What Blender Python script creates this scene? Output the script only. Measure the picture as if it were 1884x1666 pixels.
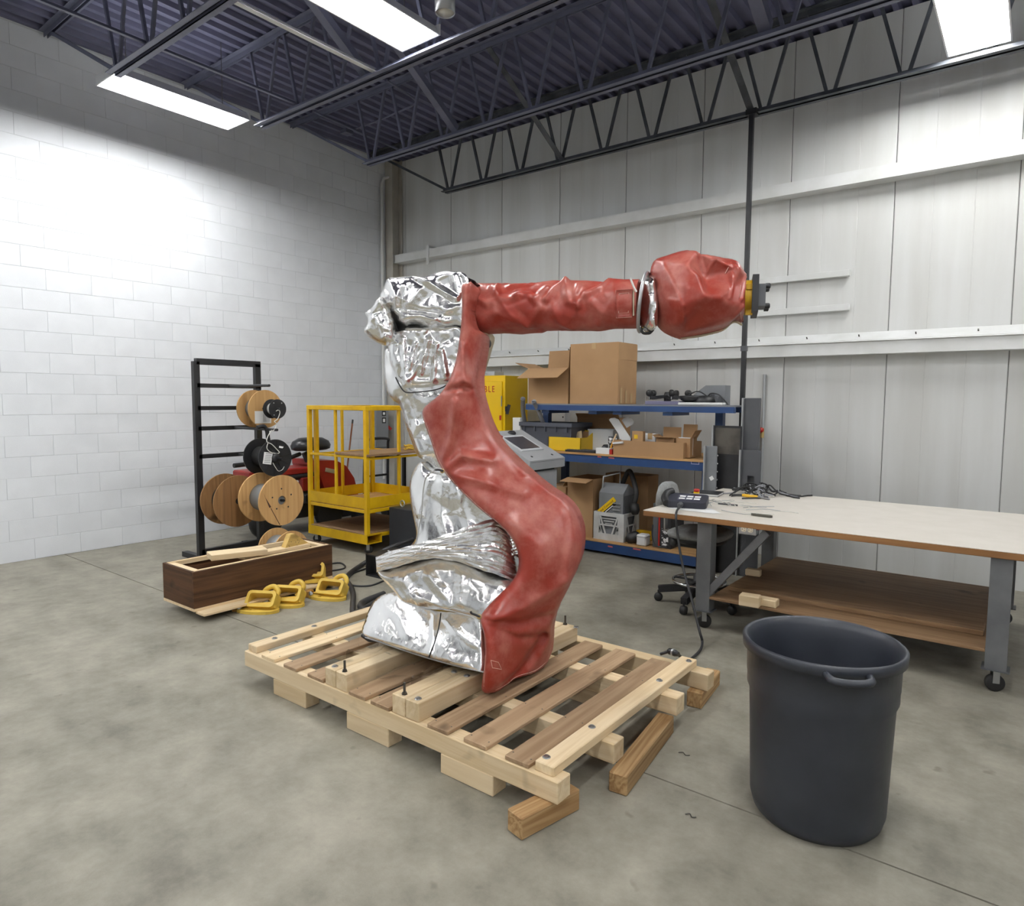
import bpy, math, random
import numpy as np
from mathutils import Vector, Matrix, geometry as mgeo

for o in list(bpy.data.objects):
    bpy.data.objects.remove(o, do_unlink=True)
SC = bpy.context.scene
COL = SC.collection

# ------------------------------------------------------------------ camera
FPX, PCX, PCY, CAMH = 1240.0, 942.0, 833.0, 1.6
_yaw, _pit, _rol = (math.radians(a) for a in (37.76, 4.52, -0.35))
cam_f = np.array([-math.sin(_yaw)*math.cos(_pit), math.cos(_yaw)*math.cos(_pit), -math.sin(_pit)])
cam_r = np.array([math.cos(_yaw), math.sin(_yaw), 0.0])
cam_d = np.cross(cam_f, cam_r)
cam_r, cam_d = math.cos(_rol)*cam_r+math.sin(_rol)*cam_d, -math.sin(_rol)*cam_r+math.cos(_rol)*cam_d
cam_c = np.array([0, 0, CAMH])
cd = bpy.data.cameras.new('camera')
cd.sensor_fit = 'HORIZONTAL'; cd.sensor_width = 36.0; cd.lens = 36.0*FPX/1884.0
cd.clip_start = 0.05; cd.clip_end = 100
camo = bpy.data.objects.new('camera', cd); COL.objects.link(camo)
M = Matrix.Identity(4)
for i in range(3):
    M[i][0] = cam_r[i]; M[i][1] = -cam_d[i]; M[i][2] = -cam_f[i]; M[i][3] = cam_c[i]
camo.matrix_world = M
SC.camera = camo

# ------------------------------------------------------------------ world and exposure
w = bpy.data.worlds.new('world'); SC.world = w; w.use_nodes = True
w.node_tree.nodes['Background'].inputs[0].default_value = (0.8, 0.85, 1, 1)
w.node_tree.nodes['Background'].inputs[1].default_value = 0.02
SC.view_settings.view_transform = 'Standard'
SC.view_settings.look = 'None'
SC.view_settings.gamma = 1.0
SC.view_settings.use_curve_mapping = False
SC.view_settings.exposure = 0.0
SC.cycles.use_adaptive_sampling = True; SC.cycles.adaptive_threshold = 0.02
SC.cycles.max_bounces = 6; SC.cycles.diffuse_bounces = 3; SC.cycles.glossy_bounces = 4; SC.cycles.transmission_bounces = 4; SC.cycles.sample_clamp_indirect = 6.0
SC.cycles.caustics_reflective = False; SC.cycles.caustics_refractive = False
LAMP_STRENGTH = 80.0
LAMP_COLOR = (1.0, 0.99, 0.97, 1)

# ------------------------------------------------------------------ points: pixel of the photograph -> place in the room
def ray(x, y): return cam_f+(x-PCX)/FPX*cam_r+(y-PCY)/FPX*cam_d
def onZ(x, y, z=0.0):
    v = ray(x, y); return cam_c+v*(z-CAMH)/v[2]
def onY(x, y, Y):
    v = ray(x, y); return cam_c+v*Y/v[1]
def onX(x, y, X):
    v = ray(x, y); return cam_c+v*X/v[0]

# ------------------------------------------------------------------ materials
def S(r, g, b):
    def f(c):
        c /= 255.0
        return c/12.92 if c <= 0.04045 else ((c+0.055)/1.055)**2.4
    return (f(r), f(g), f(b), 1.0)
MATS = {}
def newmat(name):
    m = bpy.data.materials.new(name); m.use_nodes = True
    nt = m.node_tree
    return m, nt, nt.nodes['Principled BSDF']
def N(nt, t, **kw):
    n = nt.nodes.new(t)
    for k, v in kw.items():
        if k.startswith('i_'): n.inputs[k[2:].replace('_', ' ')].default_value = v
        else: setattr(n, k, v)
    return n
def mat(name, c, rough=0.5, metal=0.0, c2=None, scale=6.0, bump=0.0, bscale=60.0, spec=0.5, coat=0.0, stretch=None, detail=6, lo=0.35, hi=0.65):
    if name in MATS: return MATS[name]
    m, nt, b = newmat(name)
    b.inputs['Base Color'].default_value = c
    b.inputs['Roughness'].default_value = rough
    b.inputs['Metallic'].default_value = metal
    b.inputs['Specular IOR Level'].default_value = spec
    b.inputs['Coat Weight'].default_value = coat
    tc = N(nt, 'ShaderNodeTexCoord')
    mp = N(nt, 'ShaderNodeMapping'); nt.links.new(tc.outputs['Object'], mp.inputs[0])
    if stretch: mp.inputs['Scale'].default_value = stretch
    if c2:
        oi = N(nt, 'ShaderNodeObjectInfo')
        ad = N(nt, 'ShaderNodeVectorMath', operation='ADD')
        mu = N(nt, 'ShaderNodeMath', operation='MULTIPLY'); mu.inputs[1].default_value = 37.0
        nt.links.new(oi.outputs['Random'], mu.inputs[0])
        nt.links.new(mp.outputs[0], ad.inputs[0]); nt.links.new(mu.outputs[0], ad.inputs[1])
        no = N(nt, 'ShaderNodeTexNoise'); no.inputs['Scale'].default_value = scale; no.inputs['Detail'].default_value = detail
        nt.links.new(ad.outputs[0], no.inputs['Vector'])
        r = N(nt, 'ShaderNodeValToRGB')
        r.color_ramp.elements[0].position = lo; r.color_ramp.elements[0].color = c
        r.color_ramp.elements[1].position = hi; r.color_ramp.elements[1].color = c2
        nt.links.new(no.outputs['Fac'], r.inputs[0]); nt.links.new(r.outputs[0], b.inputs['Base Color'])
    if bump:
        bn = N(nt, 'ShaderNodeTexNoise'); bn.inputs['Scale'].default_value = bscale; bn.inputs['Detail'].default_value = 4
        nt.links.new(mp.outputs[0], bn.inputs['Vector'])
        bp = N(nt, 'ShaderNodeBump'); bp.inputs['Strength'].default_value = bump; bp.inputs['Distance'].default_value = 0.01
        nt.links.new(bn.outputs['Fac'], bp.inputs['Height']); nt.links.new(bp.outputs[0], b.inputs['Normal'])
    MATS[name] = m
    return m
def wood(name, c, c2, axis='x', dark=None, rough=0.65, ring=9.0, vary=0.12):
    """grain drawn out along one axis of the piece, each piece shifted and toned by its own random number"""
    key = name+'_'+axis
    if key in MATS: return MATS[key]
    m, nt, b = newmat(key)
    b.inputs['Roughness'].default_value = rough; b.inputs['Specular IOR Level'].default_value = 0.25
    tc = N(nt, 'ShaderNodeTexCoord'); oi = N(nt, 'ShaderNodeObjectInfo')
    mu = N(nt, 'ShaderNodeMath', operation='MULTIPLY'); mu.inputs[1].default_value = 53.0
    nt.links.new(oi.outputs['Random'], mu.inputs[0])
    ad = N(nt, 'ShaderNodeVectorMath', operation='ADD')
    nt.links.new(tc.outputs['Object'], ad.inputs[0]); nt.links.new(mu.outputs[0], ad.inputs[1])
    mp = N(nt, 'ShaderNodeMapping')
    mp.inputs['Scale'].default_value = {'x': (0.55, 9, 9), 'y': (9, 0.55, 9), 'z': (9, 9, 0.55)}[axis]
    nt.links.new(ad.outputs[0], mp.inputs[0])
    n1 = N(nt, 'ShaderNodeTexNoise'); n1.inputs['Scale'].default_value = 1.0; n1.inputs['Detail'].default_value = 3; n1.inputs['Distortion'].default_value = 0.6
    nt.links.new(mp.outputs[0], n1.inputs['Vector'])
    k = N(nt, 'ShaderNodeMath', operation='MULTIPLY'); k.inputs[1].default_value = ring
    nt.links.new(n1.outputs['Fac'], k.inputs[0])
    fr = N(nt, 'ShaderNodeMath', operation='PINGPONG'); fr.inputs[1].default_value = 1.0
    nt.links.new(k.outputs[0], fr.inputs[0])
    n2 = N(nt, 'ShaderNodeTexNoise'); n2.inputs['Scale'].default_value = 7.0; n2.inputs['Detail'].default_value = 5
    nt.links.new(mp.outputs[0], n2.inputs['Vector'])
    mx = N(nt, 'ShaderNodeMath', operation='MULTIPLY_ADD'); mx.inputs[1].default_value = 0.55
    nt.links.new(fr.outputs[0], mx.inputs[0])
    h = N(nt, 'ShaderNodeMath', operation='MULTIPLY'); h.inputs[1].default_value = 0.5
    nt.links.new(n2.outputs['Fac'], h.inputs[0]); nt.links.new(h.outputs[0], mx.inputs[2])
    r = N(nt, 'ShaderNodeValToRGB'); e = r.color_ramp.elements
    e[0].position = 0.15; e[0].color = c; e[1].position = 0.85; e[1].color = c2
    nt.links.new(mx.outputs[0], r.inputs[0])
    # knots and weather stains
    n3 = N(nt, 'ShaderNodeTexNoise'); n3.inputs['Scale'].default_value = 5.0; n3.inputs['Detail'].default_value = 2
    nt.links.new(ad.outputs[0], n3.inputs['Vector'])
    rr = N(nt, 'ShaderNodeValToRGB'); rr.color_ramp.elements[0].position = 0.66; rr.color_ramp.elements[1].position = 0.78
    nt.links.new(n3.outputs['Fac'], rr.inputs[0])
    mixd = N(nt, 'ShaderNodeMix', data_type='RGBA')
    nt.links.new(rr.outputs[0], mixd.inputs[0]); nt.links.new(r.outputs[0], mixd.inputs[6])
    mixd.inputs[7].default_value = dark or tuple(x*0.5 for x in c2[:3])+(1,)
    hsv = N(nt, 'ShaderNodeHueSaturation')
    v = N(nt, 'ShaderNodeMath', operation='MULTIPLY_ADD'); v.inputs[1].default_value = vary*2; v.inputs[2].default_value = 1-vary
    nt.links.new(oi.outputs['Random'], v.inputs[0]); nt.links.new(v.outputs[0], hsv.inputs['Value'])
    nt.links.new(mixd.outputs[2], hsv.inputs['Color']); nt.links.new(hsv.outputs[0], b.inputs['Base Color'])
    bp = N(nt, 'ShaderNodeBump'); bp.inputs['Strength'].default_value = 0.25; bp.inputs['Distance'].default_value = 0.004
    nt.links.new(mx.outputs[0], bp.inputs['Height']); nt.links.new(bp.outputs[0], b.inputs['Normal'])
    MATS[key] = m
    return m
def glow(name, c, s):
    if name in MATS: return MATS[name]
    m, nt, b = newmat(name)
    b.inputs['Base Color'].default_value = (0.8, 0.8, 0.8, 1)
    b.inputs['Emission Color'].default_value = c; b.inputs['Emission Strength'].default_value = s
    MATS[name] = m
    return m

# ------------------------------------------------------------------ mesh building
class MB:
    def __init__(s): s.v = []; s.f = []; s.smooth = []
    def add(s, vs, fs, smooth=False):
        k = len(s.v); s.v += [tuple(float(c) for c in v) for v in vs]
        s.f += [tuple(i+k for i in f) for f in fs]; s.smooth += [smooth]*len(fs)
        return s
    def box(s, x0, x1, y0, y1, z0, z1):
        vs = [(x, y, z) for z in (z0, z1) for y in (y0, y1) for x in (x0, x1)]
        return s.add(vs, [(0, 2, 3, 1), (4, 5, 7, 6), (0, 1, 5, 4), (2, 6, 7, 3), (0, 4, 6, 2), (1, 3, 7, 5)])
    def cbox(s, x0, x1, y0, y1, z0, z1, c=0.004):
        """a box whose edges are chamfered by c"""
        c = min(c, (x1-x0)*0.45, (y1-y0)*0.45, (z1-z0)*0.45)
        X = (x0, x1); Y = (y0, y1); Z = (z0, z1)
        vs = []; idx = {}
        for i in (0, 1):
            for j in (0, 1):
                for k in (0, 1):
                    sx, sy, sz = (1, -1)[i], (1, -1)[j], (1, -1)[k]
                    idx[i, j, k, 0] = len(vs); vs.append((X[i], Y[j]+sy*c, Z[k]+sz*c))
                    idx[i, j, k, 1] = len(vs); vs.append((X[i]+sx*c, Y[j], Z[k]+sz*c))
                    idx[i, j, k, 2] = len(vs); vs.append((X[i]+sx*c, Y[j]+sy*c, Z[k]))
        fs = []
        g = lambda i, j, k, a: idx[i, j, k, a]
        for i in (0, 1):
            q = [g(i, 0, 0, 0), g(i, 1, 0, 0), g(i, 1, 1, 0), g(i, 0, 1, 0)]; fs.append(q if i else q[::-1])
            q = [g(0, i, 0, 1), g(0, i, 1, 1), g(1, i, 1, 1), g(1, i, 0, 1)]; fs.append(q if i else q[::-1])
            q = [g(0, 0, i, 2), g(1, 0, i, 2), g(1, 1, i, 2), g(0, 1, i, 2)]; fs.append(q if i else q[::-1])
        for a in (0, 1):
            for b in (0, 1):
                q = [g(0, a, b, 1), g(1, a, b, 1), g(1, a, b, 2), g(0, a, b, 2)]; fs.append(q if (a == b) else q[::-1])
                q = [g(a, 0, b, 0), g(a, 1, b, 0), g(a, 1, b, 2), g(a, 0, b, 2)]; fs.append(q if (a != b) else q[::-1])
                q = [g(a, b, 0, 0), g(a, b, 1, 0), g(a, b, 1, 1), g(a, b, 0, 1)]; fs.append(q if (a == b) else q[::-1])
                for k in (0, 1):
                    q = [g(a, b, k, 0), g(a, b, k, 1), g(a, b, k, 2)]; fs.append(q if (a+b+k) % 2 else q[::-1])
        return s.add(vs, fs)
    def rbox(s, p, q, wd, ht, up=(0, 0, 1)):
        """a bar from p to q, wd wide (sideways) and ht high"""
        p = np.array(p, float); q = np.array(q, float); d = q-p; d /= np.linalg.norm(d)
        u = np.array(up, float); sd = np.cross(d, u)
        if np.linalg.norm(sd) < 1e-6: sd = np.cross(d, (0, 1, 0.))
        sd /= np.linalg.norm(sd); u = np.cross(sd, d)
        vs = [b+sd*a*wd/2+u*c*ht/2 for b in (p, q) for a, c in ((-1, -1), (1, -1), (1, 1), (-1, 1))]
        return s.add(vs, [(0, 1, 2, 3), (7, 6, 5, 4), (0, 4, 5, 1), (1, 5, 6, 2), (2, 6, 7, 3), (3, 7, 4, 0)])
    def tube(s, pts, r, seg=10, closed=False, cap=True):
        pts = [np.array(p, float) for p in pts]; n = len(pts)
        rs = r if hasattr(r, '__len__') else [r]*n
        prev = None; rings = []
        for i, p in enumerate(pts):
            a = pts[i-1] if (i > 0 or closed) else p
            b = pts[(i+1) % n] if (i < n-1 or closed) else p
            t = b-a; t /= (np.linalg.norm(t)+1e-12)
            if prev is None:
                h = np.array([0, 0, 1.]) if abs(t[2]) < 0.9 else np.array([1., 0, 0])
                u = np.cross(t, h)
            else: u = prev-t*(prev@t)
            u /= (np.linalg.norm(u)+1e-12); prev = u; v = np.cross(t, u)
            rings.append([p+rs[i]*(math.cos(2*math.pi*k/seg)*u+math.sin(2*math.pi*k/seg)*v) for k in range(seg)])
        vs = [q for rg in rings for q in rg]; fs = []
        for i in range(n if closed else n-1):
            j = (i+1) % n
            for k in range(seg):
                l = (k+1) % seg
                fs.append((i*seg+k, i*seg+l, j*seg+l, j*seg+k))
        s.add(vs, fs, True)
        if cap and not closed:
            s.add(rings[0], [tuple(range(seg))[::-1]]); s.add(rings[-1], [tuple(range(seg))])
        return s
    def lathe(s, prof, axis=(0, 0, 1), org=(0, 0, 0), seg=24, smooth=True, closed=False):
        """prof: (radius, height) pairs turned about axis"""
        a = np.array(axis, float); a /= np.linalg.norm(a); o = np.array(org, float)
        h = np.array([1., 0, 0]) if abs(a[0]) < 0.9 else np.array([0, 1., 0])
        u = np.cross(a, h); u /= np.linalg.norm(u); v = np.cross(a, u)
        vs = []; n = len(prof)
        for r, z in prof:
            for k in range(seg):
                t = 2*math.pi*k/seg
                vs.append(o+a*z+r*(math.cos(t)*u+math.sin(t)*v))
        fs = []
        for i in range(n if closed else n-1):
            j = (i+1) % n
            for k in range(seg):
                l = (k+1) % seg; fs.append((i*seg+k, i*seg+l, j*seg+l, j*seg+k))
        s.add(vs, fs, smooth)
        if not closed:
            if prof[0][0] > 1e-6: s.add(vs[:seg], [tuple(range(seg))[::-1]])
            if prof[-1][0] > 1e-6: s.add(vs[-seg:], [tuple(range(seg))])
        return s
    def prism(s, poly, org, ux, uy, depth):
        """a 2D outline (a, b) -> org + a*ux + b*uy, given thickness along ux x uy"""
        o = np.array(org, float); ux = np.array(ux, float); uy = np.array(uy, float)
        nrm = np.cross(ux, uy); nrm /= np.linalg.norm(nrm); n = len(poly)
        A = [o+a*ux+b*uy for a, b in poly]; B = [p+nrm*depth for p in A]
        fs = [tuple(range(n))[::-1], tuple(range(n, 2*n))]
        fs += [(i, (i+1) % n, n+(i+1) % n, n+i) for i in range(n)]
        return s.add(A+B, fs)
    def frame(s, outer, inner, org, ux, uy, depth):
        """a plate with a hole: outer and inner outlines of the same number of points"""
        o = np.array(org, float); ux = np.array(ux, float); uy = np.array(uy, float)
        nrm = np.cross(ux, uy); nrm /= np.linalg.norm(nrm); n = len(outer)
        P = lambda L, k: [o+a*ux+b*uy+nrm*k for a, b in L]
        vs = P(outer, 0)+P(inner, 0)+P(outer, depth)+P(inner, depth); fs = []
        for i in range(n):
            j = (i+1) % n
            fs += [(i, n+i, n+j, j), (2*n+i, 2*n+j, 3*n+j, 3*n+i), (i, j, 2*n+j, 2*n+i), (n+i, 3*n+i, 3*n+j, n+j)]
        return s.add(vs, fs)
    def mesh(s, name):
        m = bpy.data.meshes.new(name); m.from_pydata(s.v, [], s.f)
        m.polygons.foreach_set('use_smooth', s.smooth); m.update()
        return m

def wloc(o):
    p = Vector((0, 0, 0))
    while o: p += Vector(o.location); o = o.parent
    return p
def tag(o, label=None, cat=None, group=None, kind=None):
    if label: o['label'] = label
    if cat: o['category'] = cat
    if group: o['group'] = group
    if kind: o['kind'] = kind
    return o
def root(name, label, cat, loc=(0, 0, 0), rz=0.0, group=None):
    o = bpy.data.objects.new(name, None); COL.objects.link(o); o.empty_display_size = 0.1
    o.location = tuple(float(c) for c in loc); o.rotation_euler = (0, 0, rz)
    return tag(o, label, cat, group)
def part(name, mb, m, parent=None, world=False, loc=None, rot=None, label=None):
    """one mesh object; world=True: mb is in room coordinates and is moved into its parent's"""
    me = mb if isinstance(mb, bpy.types.Mesh) else mb.mesh(name)
    if m is not None and not me.materials: me.materials.append(m)
    o = bpy.data.objects.new(name, me); COL.objects.link(o)
    if parent:
        o.parent = parent
        if world: o.location = -wloc(parent)
    if loc is not None: o.location = tuple(float(c) for c in loc)
    if rot is not None: o.rotation_euler = rot
    if label: o['label'] = label
    return o
def solo(name, mb, m, label, cat, loc=(0, 0, 0), rz=0, group=None):
    o = part(name, mb, m, None, loc=loc, rot=(0, 0, rz)); return tag(o, label, cat, group)
def struct(name, mb, m, parent=None, world=False):
    o = part(name, mb, m, parent, world)
    if not parent: o['kind'] = 'structure'
    return o
def circ(r, n=16, cx=0, cy=0, a0=0, a1=2*math.pi, end=False):
    k = n-1 if end else n
    return [(cx+r*math.cos(a0+(a1-a0)*i/k), cy+r*math.sin(a0+(a1-a0)*i/k)) for i in range(n)]
def rrect(w, h, r, n=4, cx=0, cy=0):
    out = []
    for sx, sy, a in ((1, 1, 0), (-1, 1, 90), (-1, -1, 180), (1, -1, 270)):
        for i in range(n):
            t = math.radians(a+90*i/(n-1)); out.append((cx+sx*(w/2-r)+r*math.cos(t), cy+sy*(h/2-r)+r*math.sin(t)))
    return out
def spline(pts, n=8, closed=False):
    P = [np.array(p, float) for p in pts]; m = len(P); out = []
    for i in range(m if closed else m-1):
        p0 = P[(i-1) % m] if (closed or i > 0) else P[i]
        p1 = P[i]; p2 = P[(i+1) % m]; p3 = P[(i+2) % m] if (closed or i < m-2) else P[i+1]
        for k in range(n):
            t = k/n
            out.append(0.5*((2*p1)+(-p0+p2)*t+(2*p0-5*p1+4*p2-p3)*t*t+(-p0+3*p1-3*p2+p3)*t**3))
    if not closed: out.append(P[-1])
    return out
def text_mesh(body, size, name, depth=0.001, align='LEFT', sp=1.0):
    c = bpy.data.curves.new(name, 'FONT'); c.space_character = sp; c.body = body; c.size = size; c.extrude = depth; c.align_x = align
    c.resolution_u = 3
    o = bpy.data.objects.new(name, c)
    COL.objects.link(o)
    me = bpy.data.meshes.new_from_object(o.evaluated_get(bpy.context.evaluated_depsgraph_get()))
    COL.objects.unlink(o); bpy.data.objects.remove(o); bpy.data.curves.remove(c)
    me.materials.clear()
    return me

# ------------------------------------------------------------------ the common materials
M_concrete = None
def concrete():
    m, nt, b = newmat('concrete')
    tc = N(nt, 'ShaderNodeTexCoord')
    a = N(nt, 'ShaderNodeTexNoise'); a.inputs['Scale'].default_value = 1.1; a.inputs['Detail'].default_value = 9; a.inputs['Roughness'].default_value = 0.62
    c = N(nt, 'ShaderNodeTexNoise'); c.inputs['Scale'].default_value = 4.3; c.inputs['Detail'].default_value = 10; c.inputs['Roughness'].default_value = 0.7
    d = N(nt, 'ShaderNodeTexNoise'); d.inputs['Scale'].default_value = 140; d.inputs['Detail'].default_value = 3
    for n in (a, c, d): nt.links.new(tc.outputs['Object'], n.inputs['Vector'])
    r = N(nt, 'ShaderNodeValToRGB'); e = r.color_ramp.elements
    e[0].position = 0.34; e[0].color = S(104, 101, 90); e[1].position = 0.66; e[1].color = S(164, 160, 147)
    x = N(nt, 'ShaderNodeMath', operation='MULTIPLY_ADD'); x.inputs[1].default_value = 0.5
    y = N(nt, 'ShaderNodeMath', operation='MULTIPLY'); y.inputs[1].default_value = 0.5
    nt.links.new(c.outputs['Fac'], y.inputs[0]); nt.links.new(a.outputs['Fac'], x.inputs[0]); nt.links.new(y.outputs[0], x.inputs[2])
    nt.links.new(x.outputs[0], r.inputs[0])
    # small dark spots
    v = N(nt, 'ShaderNodeTexNoise'); v.inputs['Scale'].default_value = 9.0; v.inputs['Detail'].default_value = 2
    nt.links.new(tc.outputs['Object'], v.inputs['Vector'])
    vr = N(nt, 'ShaderNodeValToRGB'); vr.color_ramp.elements[0].position = 0.69; vr.color_ramp.elements[1].position = 0.76
    nt.links.new(v.outputs['Fac'], vr.inputs[0])
    mx = N(nt, 'ShaderNodeMix', data_type='RGBA'); mx.inputs[7].default_value = S(104, 100, 90)
    k = N(nt, 'ShaderNodeMath', operation='MULTIPLY'); k.inputs[1].default_value = 0.55
    nt.links.new(vr.outputs[0], k.inputs[0]); nt.links.new(k.outputs[0], mx.inputs[0]); nt.links.new(r.outputs[0], mx.inputs[6])
    nt.links.new(mx.outputs[2], b.inputs['Base Color'])
    b.inputs['Roughness'].default_value = 0.5; b.inputs['Specular IOR Level'].default_value = 0.3
    bp = N(nt, 'ShaderNodeBump'); bp.inputs['Strength'].default_value = 0.12; bp.inputs['Distance'].default_value = 0.004
    nt.links.new(d.outputs['Fac'], bp.inputs['Height']); nt.links.new(bp.outputs[0], b.inputs['Normal'])
    MATS['concrete'] = m
    return m
concrete()
mat('cmu', S(226, 230, 235), 0.6, c2=S(219, 223, 228), scale=3, bump=0.12, bscale=160)
mat('mortar', S(206, 210, 214), 0.8)
mat('panel', S(220, 222, 221), 0.5, c2=S(208, 209, 206), scale=1.6, stretch=(3, 3, 0.25))
mat('panel_gap', S(110, 110, 108), 0.8)
mat('trim_white', S(226, 228, 228), 0.45, c2=S(214, 216, 214), scale=4)
mat('deck', S(98, 99, 126), 0.6, c2=S(86, 88, 112), scale=3)
mat('joist', S(106, 109, 130), 0.5, c2=S(94, 97, 116), scale=5)
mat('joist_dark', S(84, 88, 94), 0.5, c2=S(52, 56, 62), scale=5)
mat('column', S(196, 193, 184), 0.5, c2=S(180, 176, 166), scale=4)
mat('black', S(24, 25, 28), 0.45, c2=S(34, 35, 38), scale=8)
mat('rubber', S(26, 26, 27), 0.6)
mat('cable', S(38, 39, 42), 0.5)
mat('steel', S(170, 172, 174), 0.3, 0.9)
mat('galv', S(185, 188, 190), 0.4, 0.7)
mat('yellow', S(222, 180, 18), 0.4, c2=S(205, 160, 12), scale=7, bump=0.08)
mat('yellow_soft', S(232, 198, 88), 0.5, c2=S(220, 184, 76), scale=9)
mat('white_plastic', S(225, 226, 226), 0.4)
mat('paper', S(235, 236, 236), 0.7)
mat('grey_paint', S(128, 131, 135), 0.45, c2=S(120, 123, 127), scale=5)
mat('grey_dark', S(82, 84, 88), 0.45, c2=S(74, 76, 80), scale=5)
mat('blue', S(38, 70, 118), 0.4, c2=S(32, 58, 102), scale=3)
mat('cardboard', S(176, 140, 100), 0.8, c2=S(166, 130, 92), scale=3, bump=0.1, bscale=200)
mat('cardboard_in', S(140, 108, 74), 0.85, c2=S(130, 99, 68), scale=3)
mat('red_paint', S(170, 36, 28), 0.4)
mat('nail', S(90, 88, 84), 0.4, 0.8)
WP = dict(c=S(232, 212, 178), c2=S(215, 190, 150))          # new pine
WS = dict(c=S(178, 152, 122), c2=S(150, 123, 95))           # weathered slats
WD = dict(c=S(196, 164, 120), c2=S(150, 114, 74), ring=16)  # dunnage
WB = dict(c=S(92, 64, 42), c2=S(62, 42, 28))                # dark stained
WPLY = dict(c=S(206, 166, 112), c2=S(184, 142, 92))         # plywood
# ------------------------------------------------------------------ the hall
WX, WY, RX, RY, WH = -7.75, 7.12, 6.0, -6.5, 5.1
# floor in two pours with a sawn joint between them
fl = struct('floor', MB().box(WX-0.3, RX+0.3, RY-0.3, WY+0.3, -0.14, -0.012), mat('panel_gap', None))
for y0, y1 in ((RY-0.3, 2.556), (2.564, WY+0.3)):
    for x0, x1 in ((WX-0.3, 0.6), (0.608, RX+0.3)):
        part('slab', MB().box(x0, x1, y0, y1, -0.1, 0), MATS['concrete'], fl)
struct('ceiling_backing', MB().box(WX-0.3, RX+0.3, RY-0.3, WY+0.3, WH+0.045, WH+0.2), MATS['deck']).name = 'ceiling'
# fluted roof deck, ribs running front to back
mb = MB(); pit = 0.1524; prof = []
x = WX
while x < RX:
    prof += [(x, 0), (x+0.045, 0), (x+0.062, 0.04), (x+0.135, 0.04)]
    x += pit
vs = [(a, y, WH+b) for y in (RY, WY+0.1) for a, b in prof]; n = len(prof)
mb.add(vs, [(i, i+1, n+i+1, n+i) for i in range(n-1)])
dk = part('deck_sheet', mb, MATS['deck'], bpy.data.objects['ceiling'])

# left wall of painted blocks
wl = struct('wall_left', MB().box(WX-0.25, WX-0.0035, RY, WY+0.2, 0, WH), MATS['mortar'])
bw, bh = 0.4064, 0.2032
bm_ = MB().cbox(-0.19, 0, 0.0018, bw-0.0018, 0.0018, bh-0.0018, 0.002)
blockmesh = bm_.mesh('block'); blockmesh.materials.append(MATS['cmu'])
rest = MB(); cnt = 0
for row in range(25):
    off = 0.0 if row % 2 else bw/2
    y = 6.98+off-bw
    col = 0
    while y > RY:
        if col < 12:
            part('block', blockmesh, None, wl, loc=(WX, y, row*bh))
        else:
            rest.box(WX-0.19, WX, y+0.0018, y+bw-0.0018, row*bh+0.0018, (row+1)*bh-0.0018)
        y -= bw; col += 1
tag(part('block_field', rest, MATS['cmu'], wl), kind='stuff')

# back wall of tall liner panels
wb = struct('wall_back', MB().box(WX-0.25, RX+0.2, WY+0.01, WY+0.2, 0, WH), MATS['panel_gap'])
x = -6.62-0.917*2; pm = None
while x < RX:
    mbp = MB(); x0, x1 = x+0.0022, x+0.917-0.0022
    # shallow stiffening ribs pressed into each panel
    pr = [(x0, 0.0), (x0+0.006, -0.006), (x0+0.30, -0.006), (x0+0.304, -0.004), (x0+0.31, -0.006), (x0+0.61, -0.006), (x0+0.614, -0.004), (x0+0.62, -0.006), (x1-0.006, -0.006), (x1, 0.0)]
    k = len(pr); vs = [(a, WY+b, z) for z in (0, WH) for a, b in pr]+[(a, WY+0.03, z) for z in (0, WH) for a, b in pr]
    fs = [(i, i+1, k+i+1, k+i) for i in range(k-1)]+[(2*k+i+1, 2*k+i, 3*k+i, 3*k+i+1) for i in range(k-1)]
    mbp.add(vs, fs)
    part('wall_panel', mbp, MATS['panel'], wb)
    x += 0.917
struct('wall_right', MB().box(RX, RX+0.2, RY, WY+0.2, 0, WH), MATS['cmu'])
struct('wall_rear', MB().box(WX-0.25, RX+0.2, RY-0.2, RY, 0, WH), MATS['cmu'])

# corner column: wide flange
cx0 = -7.735
mbc = MB().box(cx0, cx0+0.15, 6.90, 6.912, 0, WH).box(cx0+0.069, cx0+0.081, 6.912, 7.10, 0, WH).box(cx0, cx0+0.15, 7.088, 7.10, 0, WH)
struct('trim_1', mbc, MATS['column'])
# conduit standing in front of the block wall by the column
mbc = MB().tube([(-7.70, 6.80, 0.4), (-7.70, 6.80, 4.72), (-7.69, 6.83, 4.80), (-7.66, 6.92, 4.84)], 0.022, 10)
solo('electrical_conduit', mbc, MATS['trim_white'], 'pale vertical conduit running up the wall corner beside the column', 'conduit')

# wall girts: pressed C sections fixed to the wall
def girt(name, z0, z1, label, x0=WX+0.12):
    g = root(name, label, 'wall girt', (0, WY, z0))
    pr = [(-0.006, 0), (-0.17, 0), (-0.17, z1-z0), (-0.006, z1-z0), (-0.006, z1-z0-0.012), (-0.158, z1-z0-0.012), (-0.158, 0.012), (-0.006, 0.012)]
    part('channel', MB().prism([(a, b) for a, b in pr], (x0, 0, 0), (0, 1, 0), (0, 0, 1), RX-x0-0.02), MATS['trim_white'], g)
    return g
z_hi = onY(1150, 396, WY-0.17)[2]
g = girt('wall_girt', 3.60, 3.715, 'upper white steel girt running along the panel wall above the robot arm')
px = onY(786.5, 462, WY-0.18)[0]
part('hanger_clip', MB().box(px-0.022, px+0.022, -0.186, -0.171, -0.10, 0.165).box(px-0.022, px+0.022, -0.171, -0.01, 0.15, 0.165), MATS['trim_white'], g)
g2 = girt('wall_girt', 2.04, 2.17, 'lower white steel girt along the panel wall behind the cardboard boxes')
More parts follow.
